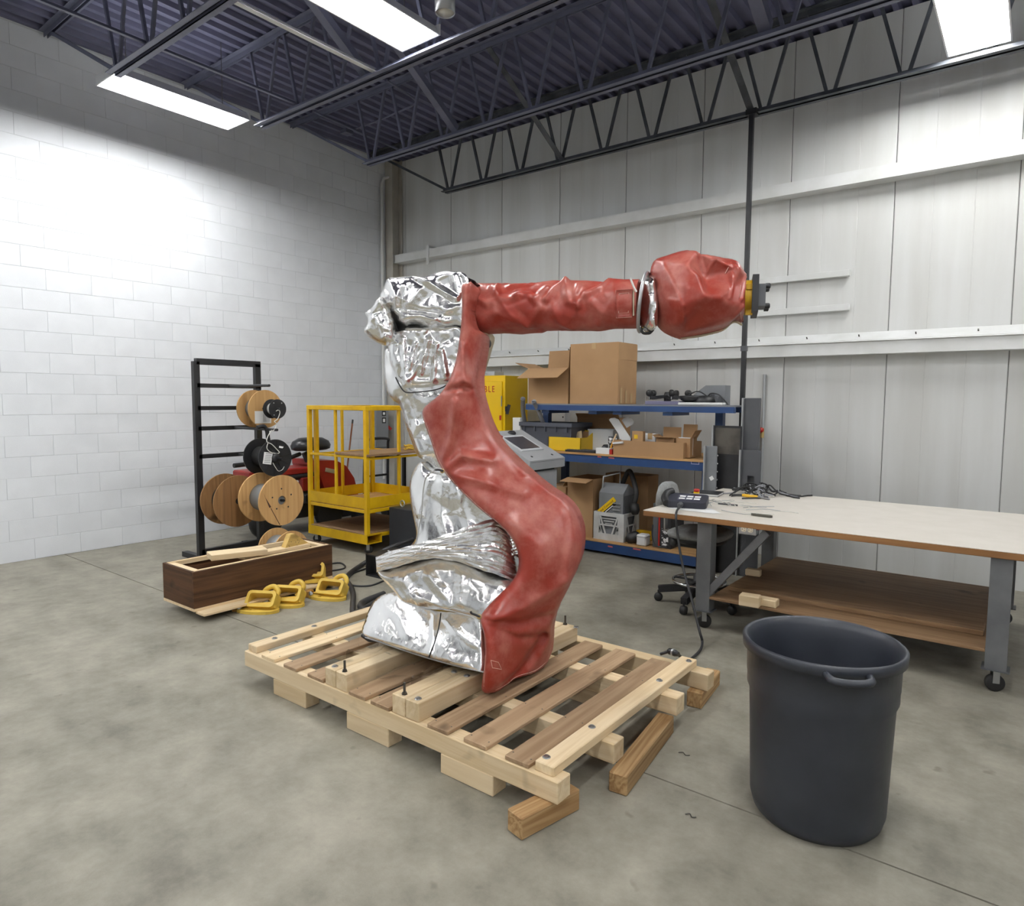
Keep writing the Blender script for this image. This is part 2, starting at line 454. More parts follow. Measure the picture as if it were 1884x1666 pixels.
part('cap_flashing', MB().prism([(-0.172, 0.132), (-0.174, 0.12), (-0.19, 0.118), (-0.01, 0.20), (-0.01, 0.215)], (WX+0.12, 0, 0), (0, 1, 0), (0, 0, 1), RX-WX-0.14), MATS['trim_white'], g2)
mscrew = MB().tube([(0, 0, 0), (0, -0.02, 0.015)], 0.006, 6).mesh('screw'); mscrew.materials.append(MATS['nail'])
for i in range(16):
    part('screw', mscrew, None, g2, loc=(-6.4+0.46*i, -0.10, 0.168))

# ------------------------------------------------------------------ bar joists
JB, JT = 4.30, WH
JY = [6.63, 5.32, 3.96, 2.60, 1.24, -0.12, -1.48, -2.84]
XL, XR = -6.26, 5.2
rodm = {}
def joist(i, y, label):
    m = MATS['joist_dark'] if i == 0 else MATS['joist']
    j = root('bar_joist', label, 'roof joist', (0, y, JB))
    h = JT-JB
    def angles(x0, x1, z, s):   # two angles back to back with a gap
        mb = MB()
        for sd in (-1, 1):
            a = sd*0.012; b = sd*0.062
            y0, y1 = min(a, b), max(a, b)
            mb.box(x0, x1, y0, y1, z, z+s*0.006) if s > 0 else mb.box(x0, x1, y0, y1, z+s*0.006, z)
            y0, y1 = min(a, a+sd*0.006), max(a, a+sd*0.006)
            mb.box(x0, x1, y0, y1, min(z, z+s*0.05), max(z, z+s*0.05))
        return mb
    part('bottom_chord', angles(XL-0.03, XR, 0.0, 1), m, j)
    part('top_chord', angles(WX+0.02, RX-0.02, h-0.002, -1), m, j)
    part('end_diagonal', MB().rbox((XL, 0, 0.04), (WX+0.15, 0, h-0.04), 0.03, 0.03), m, j)
    pitch = 0.5755; nx = int((XR-XL)/pitch)
    if m not in rodm:
        up = MB().rbox((0, 0, 0.03), (pitch*0.36, 0, h-0.03), 0.024, 0.028).mesh('web_rod'); up.materials.append(m)
        dn = MB().rbox((0, 0, 0.03), (-pitch*0.36, 0, h-0.03), 0.024, 0.028).mesh('web_rod'); dn.materials.append(m)
        rodm[m] = (up, dn)
    for k in range(nx):
        x = XL+0.04+k*pitch
        part('web_rod', rodm[m][1], None, j, loc=(x, 0, 0)); part('web_rod', rodm[m][0], None, j, loc=(x+0.06, 0, 0))
    return j
jl = ['dark bar joist nearest the panel wall, its web standing clear against the white wall', 'second bar joist from the panel wall, ending over the wall corner', 'grey bar joist just behind the lit ceiling lamp', 'bar joist directly above the ceiling lamp nearest the camera side']
JO = []
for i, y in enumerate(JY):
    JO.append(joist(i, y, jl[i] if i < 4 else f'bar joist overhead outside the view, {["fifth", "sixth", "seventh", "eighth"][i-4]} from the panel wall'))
# bridging between the joists
def bar(name, p, q, wd, ht, m, label, cat):
    p = np.array(p, float); q = np.array(q, float); c = (p+q)/2
    return solo(name, MB().rbox(p-c, q-c, wd, ht), m, label, cat, loc=c)
def bridging(p, q, label, m='joist', s=0.045):
    """an angle iron between two joists"""
    p = np.array(p, float); q = np.array(q, float); c = (p+q)/2; d = q-p; d /= np.linalg.norm(d)
    mb = MB().rbox(p-c, q-c, s, 0.006)
    up = np.cross(np.cross(d, (0, 0, 1)), d); sd = np.cross(d, (0, 0, 1.)); sd /= np.linalg.norm(sd)
    mb.rbox(p-c+sd*s/2+up*s/2, q-c+sd*s/2+up*s/2, 0.006, s)
    return solo('bridging_angle', mb, MATS[m], label, 'bracing', loc=c)
pA = onY(1036, 297, JY[0]); pB = onY(925, 245, JY[1]-0.05)
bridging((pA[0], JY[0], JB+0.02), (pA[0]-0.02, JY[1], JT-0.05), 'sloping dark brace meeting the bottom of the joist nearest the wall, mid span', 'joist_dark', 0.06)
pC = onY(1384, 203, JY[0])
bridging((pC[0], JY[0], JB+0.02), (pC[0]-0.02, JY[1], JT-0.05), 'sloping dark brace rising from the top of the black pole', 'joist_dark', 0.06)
pD = onZ(690, 133, JB+0.03)
bridging((pD[0], JY[2], JB+0.03), (pD[0], JY[4], JB+0.03), 'pale straight brace running over the joists left of the lit lamp', 'trim_white', 0.045)
pD = onZ(545, 196, JB+0.03)
bridging((pD[0], JY[2]-0.02, JB+0.05), (pD[0], JY[4], JB+0.05), 'thin grey brace above the block wall at the far left', 'joist', 0.03)
pD = onZ(1400, 30, JB+0.4)
bridging((-1.75, JY[2], JT-0.1), (-1.75, JY[1], JB+0.05), 'wide grey brace at the top right corner behind the first joists', 'joist', 0.09)
bridging((-4.75, JY[2], JT-0.06), (-4.9, JY[1], JB+0.06), 'broad grey diagonal brace between the two joists under the lamp glow', 'joist', 0.07)
bridging((-4.5, JY[3], JT-0.06), (-4.7, JY[2], JB+0.06), 'broad grey diagonal brace left of the lamp, above the second row', 'joist', 0.07)
bridging((-3.1, JY[1]-0.1, JT-0.06), (-0.9, JY[2]+0.1, JT-0.1), 'long flat brace crossing under the deck at the upper right', 'joist', 0.06)
# conduits under the deck
def conduit(pts, label, r=0.012, m='galv'):
    c = np.array(pts[0], float)
    return solo('ceiling_conduit', MB().tube([np.array(p)-c for p in pts], r, 8), MATS[m], label, 'conduit', loc=c)
zc = JB+0.10
conduit([onZ(890, 334, JB+0.08)+(0, 0.02, 0), onZ(1240, 252, JB+0.08)+(0, 0.02, 0)], 'bright conduit lying along the bottom of the joist nearest the wall', 0.014)
q = [onZ(*p, JT-0.12) for p in ((575, 204), (650, 238), (740, 278))]
conduit(spline(q, 4), 'thin conduit under the deck above the wall corner', 0.014, 'joist')
q = [onZ(*p, JT-0.1) for p in ((652, 238), (700, 220), (755, 196), (765, 188), (757, 178), (712, 148))]
conduit(spline(q, 5), 'bent thin conduit crossing the deck behind the lit lamp', 0.011, 'joist')
jb = onZ(638, 247, JT-0.12)
solo('junction_box', MB().cbox(-0.06, 0.06, -0.06, 0.06, 0, 0.05, 0.005).lathe([(0.022, -0.005), (0.022, 0)], seg=12).tube([(0, 0, 0.05), (0, 0, 0.125)], 0.01, 6), MATS['joist'], 'small square junction box under the deck near the wall corner', 'electrical box', loc=(jb[0], jb[1], JT-0.12))
# black strut pole hanging from the joist in front of the wall
pp = onY(1383, 300, 6.6)
PX = pp[0]; mbp = MB().box(-0.02, 0.02, -0.02, 0.02, 0, JB)
po = root('strut_pole', 'thin black vertical strut pole in front of the panel wall at right', 'pole', (PX, 6.56, 0))
part('strut', mbp, MATS['black'], po)
part('coupling', MB().box(-0.026, 0.026, -0.026, 0.026, 2.08, 2.13), MATS['grey_dark'], po)
part('top_bracket', MB().box(-0.05, 0.05, -0.03, 0.06, JB-0.02, JB+0.03), MATS['black'], po)
part('foot_plate', MB().box(-0.06, 0.06, -0.06, 0.06, 0, 0.01), MATS['black'], po)

# ------------------------------------------------------------------ ceiling lamps
lm_h = MB(); 
def lamp(x, y, label, z=4.36):
    L, W = 1.24, 0.40
    t = root('ceiling_lamp', label, 'lamp', (x, y, z), 0, 'fluorescent ceiling lamps')
    part('housing', MB().prism([(-W/2, 0.0), (-W/2-0.012, 0.0), (-W/2+0.03, 0.075), (W/2-0.03, 0.075), (W/2+0.012, 0.0), (W/2, 0.0), (W/2-0.04, 0.06), (-W/2+0.04, 0.06)], (0, -L/2, 0), (-1, 0, 0), (0, 0, 1), L), MATS['white_plastic'], t)
    for k in range(6):
        xx = -W/2+0.05+k*(W-0.10)/5
        part('tube', MB().tube([(xx, -L/2+0.02, 0.03), (xx, L/2-0.02, 0.03)], 0.013, 8), glow('lamp_tube', LAMP_COLOR, LAMP_STRENGTH), t)
    for s in (-1, 1):
        part('end_plate', MB().box(-W/2-0.01, W/2+0.01, s*L/2-0.006, s*L/2+0.006, 0.0, 0.08), MATS['white_plastic'], t)
    part('added_glow_strip', MB().box(-0.05, 0.05, -L/2+0.1, L/2-0.1, 0.0755, 0.079), glow('deck_fill_glow', LAMP_COLOR, LAMP_STRENGTH*0.17), t)  # glowing strip added on top of the housing to brighten the deck
    for s in (-0.45, 0.45):
        part('hanger_wire', MB().tube([(0, s, 0.075), (0, s, JT-z)], 0.003, 5), MATS['nail'], t)
    return t
lamp(-3.94, 3.27, 'brightly lit ceiling lamp at the top of the photo, left of the round fixture')
for x, y, nm in ((-0.5, 5.975, 'lit ceiling lamp high over the white topped workbench'), (-0.4, 1.92, 'lit ceiling lamp overhead to the right of the pallet'), (-3.94, -0.8, 'lit ceiling lamp behind the camera, left row'),
                 (-0.4, -2.16, 'lit ceiling lamp behind the camera, middle row'), (3.0, 3.28, 'lit ceiling lamp over the far right of the hall'), (3.0, -0.8, 'lit ceiling lamp behind the camera, right row'),
                 (-6.2, 0.56, 'lit ceiling lamp close to the block wall, nearer the camera'), (-6.55, 3.27, 'lit ceiling lamp close to the block wall above the reel rack'), (3.0, -3.9, 'unseen ceiling lamp added at the rear right to brighten the rear wall'), (-0.4, -4.9, 'unseen ceiling lamp added at the rear middle to brighten the rear wall'), (-3.94, -3.9, 'lit ceiling lamp at the rear of the hall')):  # rear right and rear middle lamps: unseen, added to brighten the rear wall
    lamp(x, y, nm)
# round can fixture beside the lamp
pc = onZ(819, 12, 4.55)
t = root('can_fixture', 'small round silver can fixture hanging from the deck beside the lit lamp', 'light fixture', (pc[0], pc[1], 4.5))
part('can', MB().lathe([(0.0, 0.16), (0.068, 0.16), (0.075, 0.15), (0.075, 0.0), (0.068, 0.0), (0.068, 0.02), (0.0, 0.02)], seg=24), MATS['galv'], t)
part('lens', MB().lathe([(0.0, 0.004), (0.066, 0.006), (0.066, 0.015), (0.0, 0.015)], seg=24), mat('lens', S(215, 212, 195), 0.3), t)
part('clip', MB().box(-0.09, -0.076, -0.02, 0.02, 0.03, 0.14), MATS['galv'], t)
part('stem', MB().tube([(0, 0, 0.16), (0, 0, JT-4.5)], 0.012, 8), MATS['galv'], t)
# ------------------------------------------------------------------ pallet
random.seed(4)
pal = root('shipping_pallet', 'large wooden pallet of pine stringers and slats under the robot', 'pallet', (-2.4, 2.7, 0))
def pboard(name, x0, x1, y0, y1, z0, z1, spec, kind, axis, parent=pal):
    cx, cy = (x0+x1)/2, (y0+y1)/2
    mb = MB().cbox(x0-cx, x1-cx, y0-cy, y1-cy, 0, z1-z0, 0.0035)
    pw = wloc(parent)
    return part(name, mb, wood(spec, axis=axis, **kind), parent, loc=(cx-pw.x, cy-pw.y, z0-pw.z))
SY = [(2.015, 2.103), (2.395, 2.483), (2.965, 3.053), (3.325, 3.413)]
ends = [-1.335, -1.31, -1.285, -1.275]
ZS, ZT = 0.087, 0.175
for (a, b), xe in zip(SY, ends): pboard('stringer', -3.47, xe, a, b, ZS, ZT, 'pine', WP, 'x')
for (a, b) in (SY[0], SY[2], SY[3]):
    for x0, x1 in ((-3.19, -2.90), (-2.57, -2.27), (-1.94, -1.648)):
        pboard('block', x0, x1, a, b, 0.0, ZS, 'pine', WP, 'x')
ys, ye = 2.012, 3.405
slats = [(-3.30, -3.175, WP), (-3.09, -2.975, WS), (-2.885, -2.755, WS), (-2.553, -2.43, WS), (-2.392, -2.262, WS), (-2.022, -1.90, WS), (-1.816, -1.69, WS), (-1.594, -1.476, WS)]
for k, (x0, x1, kd) in enumerate(slats):
    s = pboard('slat', x0, x1, ys+random.uniform(0, .012), 3.32 if k > 4 else ye, ZT, ZT+0.02, 'slat_light' if kd is WP else 'slat_grey', kd, 'y')
    for yy in (SY[0], SY[1], SY[2], SY[3]):
        for dx in (0.03, -0.03):
            yc = (yy[0]+yy[1])/2
            if abs(yc-3.37) < 0.06 and k > 4: continue
            part('nail', bpy.data.meshes['nail_head'] if 'nail_head' in bpy.data.meshes else (lambda m: (m.materials.append(MATS['nail']), m)[1])(MB().lathe([(0.0035, 0), (0.0035, 0.0006), (0, 0.0008)], seg=8).mesh('nail_head')), None, s, loc=((x1-x0)/2*dx/0.03*0.75-0, yc-(s.location.y+2.7), 0.02))
for x0, x1, y0, y1, nb in ((-3.455, -3.372, 2.03, 3.41, 0), (-1.455, -1.367, 2.035, 3.40, 1)):
    r_ = pboard('rail', x0, x1, y0, y1, ZT, ZT+0.04, 'pine', WP, 'y')
def bolt(parent, x, y, z, r=0.013):
    o = part('bolt', bpy.data.meshes['hex_bolt'] if 'hex_bolt' in bpy.data.meshes else (lambda m: (m.materials.append(MATS['steel']), m)[1])(MB().lathe([(0.016, 0), (0.016, 0.002), (0.011, 0.002)], seg=20).lathe([(0.011, 0.002), (0.011, 0.007), (0, 0.008)], seg=6, smooth=False).mesh('hex_bolt')), None, parent)
    pw = wloc(parent); o.location = (x-pw.x, y-pw.y, z-pw.z); return o
for x, y in ((-1.432, 2.08), (-1.420, 2.40), (-1.405, 3.02), (-1.392, 3.35), (-3.41, 2.17), (-3.41, 2.44), (-3.41, 3.0)): bolt(pal, x, y, ZT+0.04)
BZ = ZT+0.089
for x0, x1 in ((-2.742, -2.659), (-2.656, -2.574), (-2.250, -2.166), (-2.162, -2.078)):
    pboard('beam', x0, x1, 2.022, 3.33, ZT, BZ, 'pine', WP, 'y')
for x, y in ((-2.705, 2.055), (-2.115, 2.055), (-2.19, 2.375), (-2.112, 2.38), (-2.076, 3.308)): bolt(pal, x, y, BZ)
mrod = MB().tube([(0, 0, 0), (0, 0, 0.055)], 0.006, 8).lathe([(0.014, 0), (0.014, 0.002), (0.011, 0.002), (0.011, 0.010), (0, 0.010)], seg=6, smooth=False).mesh('threaded_rod'); mrod.materials.append(MATS['nail'])
for x, y in ((-2.616, 2.045), (-2.197, 2.05), (-2.153, 3.308)):
    part('threaded_rod', mrod, None, pal, loc=(x+2.4, y-2.7, BZ))

def dunnage(c, ang, L, w_, h, label):
    mb = MB().cbox(-w_/2, w_/2, 0, L, 0, h, 0.005)
    o = solo('dunnage_block', mb, wood('treated', axis='y', **WD), label, 'timber block', loc=(c[0], c[1], 0), rz=ang, group='loose timber blocks under the pallet')
    return o
dunnage((-1.434, 1.879), math.radians(-12.5), 0.30, 0.084, ZS-0.001, 'short grainy timber block under the nearest corner of the pallet')
dunnage((-1.264, 2.348), math.radians(7), 0.62, 0.08, ZS-0.001, 'long grainy timber block sticking out askew from under the right rail')
dunnage((-1.33, 3.284), math.radians(6), 0.36, 0.08, ZS-0.001, 'short grainy timber block under the far right corner of the pallet')

# ------------------------------------------------------------------ robot covers
RA = np.array([-2.43, 2.72, 0.0]); TH = math.radians(20)
RE = np.array([math.cos(TH), math.sin(TH), 0]); RN = np.array([-math.sin(TH), math.cos(TH), 0])
RV = np.array([-2.43, 2.72, 0.0]); RV /= np.linalg.norm(RV)   # the way the covers swell towards the open side of the hall
def onR(x, y, off=0.0, n=RN, a=RA):
    v = ray(x, y); p0 = a+n*off
    return cam_c+v*(((p0-cam_c)@n)/(v@n))
def facets(pts, seed=0, step=24, amp=1.0, box=None):
    """a crumpled sheet: random heights joined by flat triangles; returns heights at pts"""
    rg = np.random.RandomState(seed); P = np.asarray(pts, float)
    lo = P.min(0)-2*step; hi = P.max(0)+2*step
    nx, ny = int((hi[0]-lo[0])/step)+2, int((hi[1]-lo[1])/step)+2
    gx, gy = np.meshgrid(np.arange(nx), np.arange(ny))
    ctl = np.stack([lo[0]+gx.ravel()*step, lo[1]+gy.ravel()*step], 1)+rg.uniform(-.48, .48, (nx*ny, 2))*step
    hs = rg.uniform(-1, 1, nx*ny)
    return tri_interp(ctl, hs, P)*amp
def tri_interp(ctl, hs, P):
    vs, es, fs, ov, oe, of = mgeo.delaunay_2d_cdt([Vector(c) for c in ctl], [], [], 0, 1e-6)
    V = np.array([v[:] for v in vs]); Hh = np.array([hs[o[0]] if o else 0 for o in ov])
    out = np.zeros(len(P)); got = np.zeros(len(P), bool)
    for f in fs:
        a, b, c = V[f[0]], V[f[1]], V[f[2]]
        mn = np.minimum(np.minimum(a, b), c)-1e-6; mxx = np.maximum(np.maximum(a, b), c)+1e-6
        k = np.where((~got) & (P[:, 0] >= mn[0]) & (P[:, 0] <= mxx[0]) & (P[:, 1] >= mn[1]) & (P[:, 1] <= mxx[1]))[0]
        if not len(k): continue
        q = P[k]; det = (b[1]-c[1])*(a[0]-c[0])+(c[0]-b[0])*(a[1]-c[1])
        if abs(det) < 1e-12: continue
        l1 = ((b[1]-c[1])*(q[:, 0]-c[0])+(c[0]-b[0])*(q[:, 1]-c[1]))/det
        l2 = ((c[1]-a[1])*(q[:, 0]-c[0])+(a[0]-c[0])*(q[:, 1]-c[1]))/det
        l3 = 1-l1-l2; ok = (l1 > -1e-6) & (l2 > -1e-6) & (l3 > -1e-6)
        kk = k[ok]; out[kk] = (l1*Hh[f[0]]+l2*Hh[f[1]]+l3*Hh[f[2]])[ok]; got[kk] = True
    return out
def vnoise(P, scale, seed=0):
    """smooth value noise in 2D"""
    rg = np.random.RandomState(seed); T = rg.uniform(-1, 1, (64, 64))
    q = np.asarray(P, float)/scale; i = np.floor(q).astype(int); f = q-i; f = f*f*(3-2*f)
    g = lambda a, b: T[(i[:, 0]+a) % 64, (i[:, 1]+b) % 64]
    return (g(0, 0)*(1-f[:, 0])+g(1, 0)*f[:, 0])*(1-f[:, 1])+(g(0, 1)*(1-f[:, 0])+g(1, 1)*f[:, 0])*f[:, 1]
def segdist(P, A, B):
    d = B-A; L = (d@d)+1e-12
    t = np.clip(((P-A)@d)/L, 0, 1)
    return np.linalg.norm(P-(A+t[:, None]*d), axis=1)
def crease(P, line, width, depth, soft=False):
    """a fold drawn along a polyline (px), positive stands out"""
    out = np.zeros(len(P)); L = [np.array(q, float) for q in line]
    dd = np.full(len(P), 1e9)
    for a, b in zip(L[:-1], L[1:]): dd = np.minimum(dd, segdist(P, a, b))
    q = np.clip(1-dd/width, 0, 1)
    return depth*(q*q*(3-2*q) if soft else q)
def inside(P, poly):
    x, y = P[:, 0], P[:, 1]; c = np.zeros(len(P), bool); n = len(poly)
    for i in range(n):
        x0, y0 = poly[i]; x1, y1 = poly[i-1]
        if y0 == y1: continue
        m = ((y0 > y) != (y1 > y)) & (x < (x1-x0)*(y-y0)/(y1-y0)+x0); c ^= m
    return c
def cover(name, outline, m, parent, front, back, off=0.0, ctl=None, rim=40.0, res=2.6, wr=None, sm=6, n=RN, a=RA, label=None, closed_spline=True, rimpow=2.0):
    """a stuffed cover: outline and folds laid out on a plane through the robot, swelling front and back of it.
    off / ctl: how far behind (+) or before (-) the robot's own plane each region lies."""
    ol = spline(outline, sm, True) if closed_spline else [np.array(p, float) for p in outline]
    # even spacing along the outline
    pts = [ol[0]]; acc = 0
    Q = ol+[ol[0]]
    dense = []
    for p, q in zip(Q[:-1], Q[1:]):
        L = np.linalg.norm(q-p); k = max(1, int(L/(res*0.5)))
        dense += [p+(q-p)*i/k for i in range(k)]
    bd = [dense[0]]
    for p in dense[1:]:
        if np.linalg.norm(p-bd[-1]) >= res*0.9: bd.append(p)
    if np.linalg.norm(bd[-1]-bd[0]) < res*0.6: bd.pop()
    bd = np.array(bd); nb = len(bd)
    mn, mx = bd.min(0), bd.max(0)
    gx, gy = np.meshgrid(np.arange(mn[0], mx[0], res), np.arange(mn[1], mx[1], res*0.866))
    gx = gx+((np.arange(gx.shape[0]) % 2)*res*0.5)[:, None]
    G = np.stack([gx.ravel(), gy.ravel()], 1)
    G = G[inside(G, bd)]
    def bdist(P):
        dd = np.full(len(P), 1e9)
        for i in range(nb): dd = np.minimum(dd, segdist(P, bd[i-1], bd[i]))
        return dd
    dg = bdist(G); G = G[dg > res*0.6]; dg = dg[dg > res*0.6]
    P = np.concatenate([bd, G]); dist = np.concatenate([np.zeros(nb), dg])
    vs, es, fs, ov, oe, of = mgeo.delaunay_2d_cdt([Vector(p) for p in P], [(i, (i+1) % nb) for i in range(nb)], [], 1, 1e-7)
    V = np.array([v[:] for v in vs]); D = np.array([dist[o[0]] if o else 0 for o in ov])
    rim = rim(V) if callable(rim) else rim
    t = np.clip(D/rim, 0, 1); g = (1-(1-t)**rimpow)**(1/rimpow)
    if ctl:
        cp = np.array([c[:2] for c in ctl], float); cv = np.array([c[2] for c in ctl])
        # smooth sheet through the given depths
        q = cp/100.0; m_ = len(q); U = lambda d2: 0.5*d2*np.log(d2+1e-9)
        K = U(((q[:, None]-q[None])**2).sum(2))+np.eye(m_)*0.06; Pm = np.c_[np.ones(m_), q]
        sol = np.linalg.solve(np.block([[K, Pm], [Pm.T, np.zeros((3, 3))]]), np.r_[cv, 0, 0, 0])
        vq = V/100.0
        o_ = U(((vq[:, None]-q[None])**2).sum(2))@sol[:m_]+np.c_[np.ones(len(vq)), vq]@sol[m_:]
        o_ = np.clip(o_, cv.min()-0.03, cv.max()+0.03)
    else: o_ = np.full(len(V), off)
    base = np.array([onR(x, y, q, n, a) for (x, y), q in zip(V, o_)])
    wv = wr(V) if wr is not None else np.zeros(len(V))
    fr = base-RV*(front*g+wv*np.clip(D/10.0, 0, 1))[:, None]
    isb = D < 1e-6
    bk = base+n*((back*g)+0.3*wv*np.clip(D/10.0, 0, 1))[:, None]
    N0 = len(V); vv = list(map(tuple, fr)); bi = {}
    for i in range(N0):
        if isb[i]: bi[i] = i
        else: bi[i] = len(vv); vv.append(tuple(bk[i]))
    ff = [tuple(f) for f in fs]; ff2 = [tuple(bi[i] for i in f[::-1]) for f in fs]
    mb = MB(); mb.v = [tuple(float(c) for c in v) for v in vv]; mb.f = ff+ff2; mb.smooth = [True]*len(mb.f)
    # face the front towards the room side the cover is seen from
    f0 = ff[len(ff)//2]; A_, B_, C_ = (np.array(vv[i]) for i in f0[:3])
    if np.cross(B_-A_, C_-A_)@n > 0: mb.f = [f[::-1] for f in mb.f]
    return part(name, mb, m, parent, world=True, label=label)

# aluminised cloth: bright crinkled foil face
def foil():
    m, nt, b = newmat('aluminised_cloth')
    b.inputs['Base Color'].default_value = (0.93, 0.93, 0.925, 1)
    b.inputs['Metallic'].default_value = 1.0
    tc = N(nt, 'ShaderNodeTexCoord')
    n1 = N(nt, 'ShaderNodeTexNoise'); n1.inputs['Scale'].default_value = 26; n1.inputs['Detail'].default_value = 5; n1.inputs['Distortion'].default_value = 0.8
    n2 = N(nt, 'ShaderNodeTexVoronoi'); n2.inputs['Scale'].default_value = 34; n2.feature = 'F1'
    n3 = N(nt, 'ShaderNodeTexNoise'); n3.inputs['Scale'].default_value = 7; n3.inputs['Detail'].default_value = 2
    for k in (n1, n2, n3): nt.links.new(tc.outputs['Object'], k.inputs['Vector'])
    # crinkling comes and goes over the cloth
    cr = N(nt, 'ShaderNodeValToRGB'); cr.color_ramp.elements[0].position = 0.5; cr.color_ramp.elements[1].position = 0.68
    nt.links.new(n3.outputs['Fac'], cr.inputs[0])
    b1 = N(nt, 'ShaderNodeBump'); b1.inputs['Strength'].default_value = 0.32; b1.inputs['Distance'].default_value = 0.008
    nt.links.new(n1.outputs['Fac'], b1.inputs['Height'])
    b2 = N(nt, 'ShaderNodeBump'); b2.inputs['Distance'].default_value = 0.006
    mu = N(nt, 'ShaderNodeMath', operation='MULTIPLY'); mu.inputs[1].default_value = 0.5
    nt.links.new(cr.outputs[0], mu.inputs[0]); nt.links.new(mu.outputs[0], b2.inputs['Strength'])
    nt.links.new(n2.outputs['Distance'], b2.inputs['Height']); nt.links.new(b1.outputs[0], b2.inputs['Normal'])
    nt.links.new(b2.outputs[0], b.inputs['Normal'])
    rr = N(nt, 'ShaderNodeMapRange'); rr.inputs['To Min'].default_value = 0.13; rr.inputs['To Max'].default_value = 0.30
    nt.links.new(n3.outputs['Fac'], rr.inputs[0]); nt.links.new(rr.outputs[0], b.inputs['Roughness'])
    MATS['foil'] = m
foil()
def redcloth():
    m, nt, b = newmat('red_coated_cloth')
    tc = N(nt, 'ShaderNodeTexCoord')
    n1 = N(nt, 'ShaderNodeTexNoise'); n1.inputs['Scale'].default_value = 5.5; n1.inputs['Detail'].default_value = 8; n1.inputs['Roughness'].default_value = 0.65
    n2 = N(nt, 'ShaderNodeTexNoise'); n2.inputs['Scale'].default_value = 420; n2.inputs['Detail'].default_value = 2
    for k in (n1, n2): nt.links.new(tc.outputs['Object'], k.inputs['Vector'])
    r = N(nt, 'ShaderNodeValToRGB'); e = r.color_ramp.elements
    e[0].position = 0.42; e[0].color = S(150, 54, 42); e[1].position = 0.68; e[1].color = S(184, 112, 100)
    nt.links.new(n1.outputs['Fac'], r.inputs[0]); nt.links.new(r.outputs[0], b.inputs['Base Color'])
    b.inputs['Roughness'].default_value = 0.34; b.inputs['Specular IOR Level'].default_value = 0.5
    bp = N(nt, 'ShaderNodeBump'); bp.inputs['Strength'].default_value = 0.12; bp.inputs['Distance'].default_value = 0.002
    nt.links.new(n2.outputs['Fac'], bp.inputs['Height']); nt.links.new(bp.outputs[0], b.inputs['Normal'])
    MATS['red'] = m
redcloth()
mat('beige_lining', S(196, 184, 158), 0.7)
mat('thread', S(226, 190, 176), 0.7)
mat('robot_yellow', S(206, 164, 24), 0.4)
mat('cord_white', S(226, 226, 220), 0.6)
FO, RD = MATS['foil'], MATS['red']

rob = root('industrial_robot', 'six axis robot arm wrapped in silver foil and red cloth covers on the pallet', 'robot', (RA[0], RA[1], BZ))
# robot's own cast foot and column, hidden inside the covers
part('pedestal', MB().cbox(-0.30, 0.30, -0.26, 0.26, 0.0, 0.08, 0.01).lathe([(0.24, 0.08), (0.2, 0.3), (0.2, 0.45)], seg=24), MATS['robot_yellow'], rob)
tri = lambda x: 2*np.abs(x-np.floor(x+0.5))

# lower skirt over the foot, square to the pallet: front face along the pallet's length
NY = np.array([0., 1, 0]); AY = np.array([-2.43, 2.37, 0])
def w_skirt(P):
    h = facets(P, 3, 46, 0.020)+facets(P, 4, 17, 0.004)+facets(P, 5, 8, 0.0012)
    h += crease(P, [(800, 1125), (797, 1170), (786, 1210)], 7, 0.016)
    h += crease(P, [(820, 1135), (850, 1165), (885, 1190)], 10, 0.014)+crease(P, [(700, 1100), (735, 1128), (750, 1160)], 14, 0.014)
    return h
cover('foot_skirt', [(667, 1166), (672, 1140), (682, 1114), (696, 1098), (716, 1091), (742, 1096), (770, 1112), (800, 1120), (840, 1124), (868, 1128), (884, 1138), (888, 1180), (887, 1233), (868, 1230), (830, 1221), (787, 1209), (740, 1194), (700, 1180)],
      FO, rob, 0.03, 0.50, n=NY, a=AY, rim=22, wr=w_skirt, sm=4,
      ctl=[(667, 1166, 0.0), (720, 1190, -0.01), (787, 1209, -0.01), (890, 1235, 0.0), (690, 1100, 0.16), (742, 1098, 0.16), (800, 1121, 0.15), (884, 1138, 0.10), (888, 1180, 0.05), (780, 1160, 0.06)])
part('skirt_seam', MB().tube([onY(x, y, q) for x, y, q in [tuple(p) for p in spline([(811, 1128, 2.47), (808, 1150, 2.39), (800, 1180, 2.335), (789, 1209, 2.315)], 5)]], 0.0035, 6), MATS['black'], rob, world=True)
part('skirt_lip', MB().tube([onY(x, y, 2.37) for x, y in ((667, 1168), (680, 1176), (694, 1179))], [0.012, 0.014, 0.006], 8), MATS['black'], rob, world=True)
# plastic bottom hem
part('skirt_hem', MB().tube([onY(x, y+1, 2.362) for x, y in spline([(672, 1171), (700, 1180), (740, 1194), (787, 1209), (830, 1221), (868, 1230), (890, 1235)], 4)], 0.004, 6), MATS['galv'], rob, world=True)

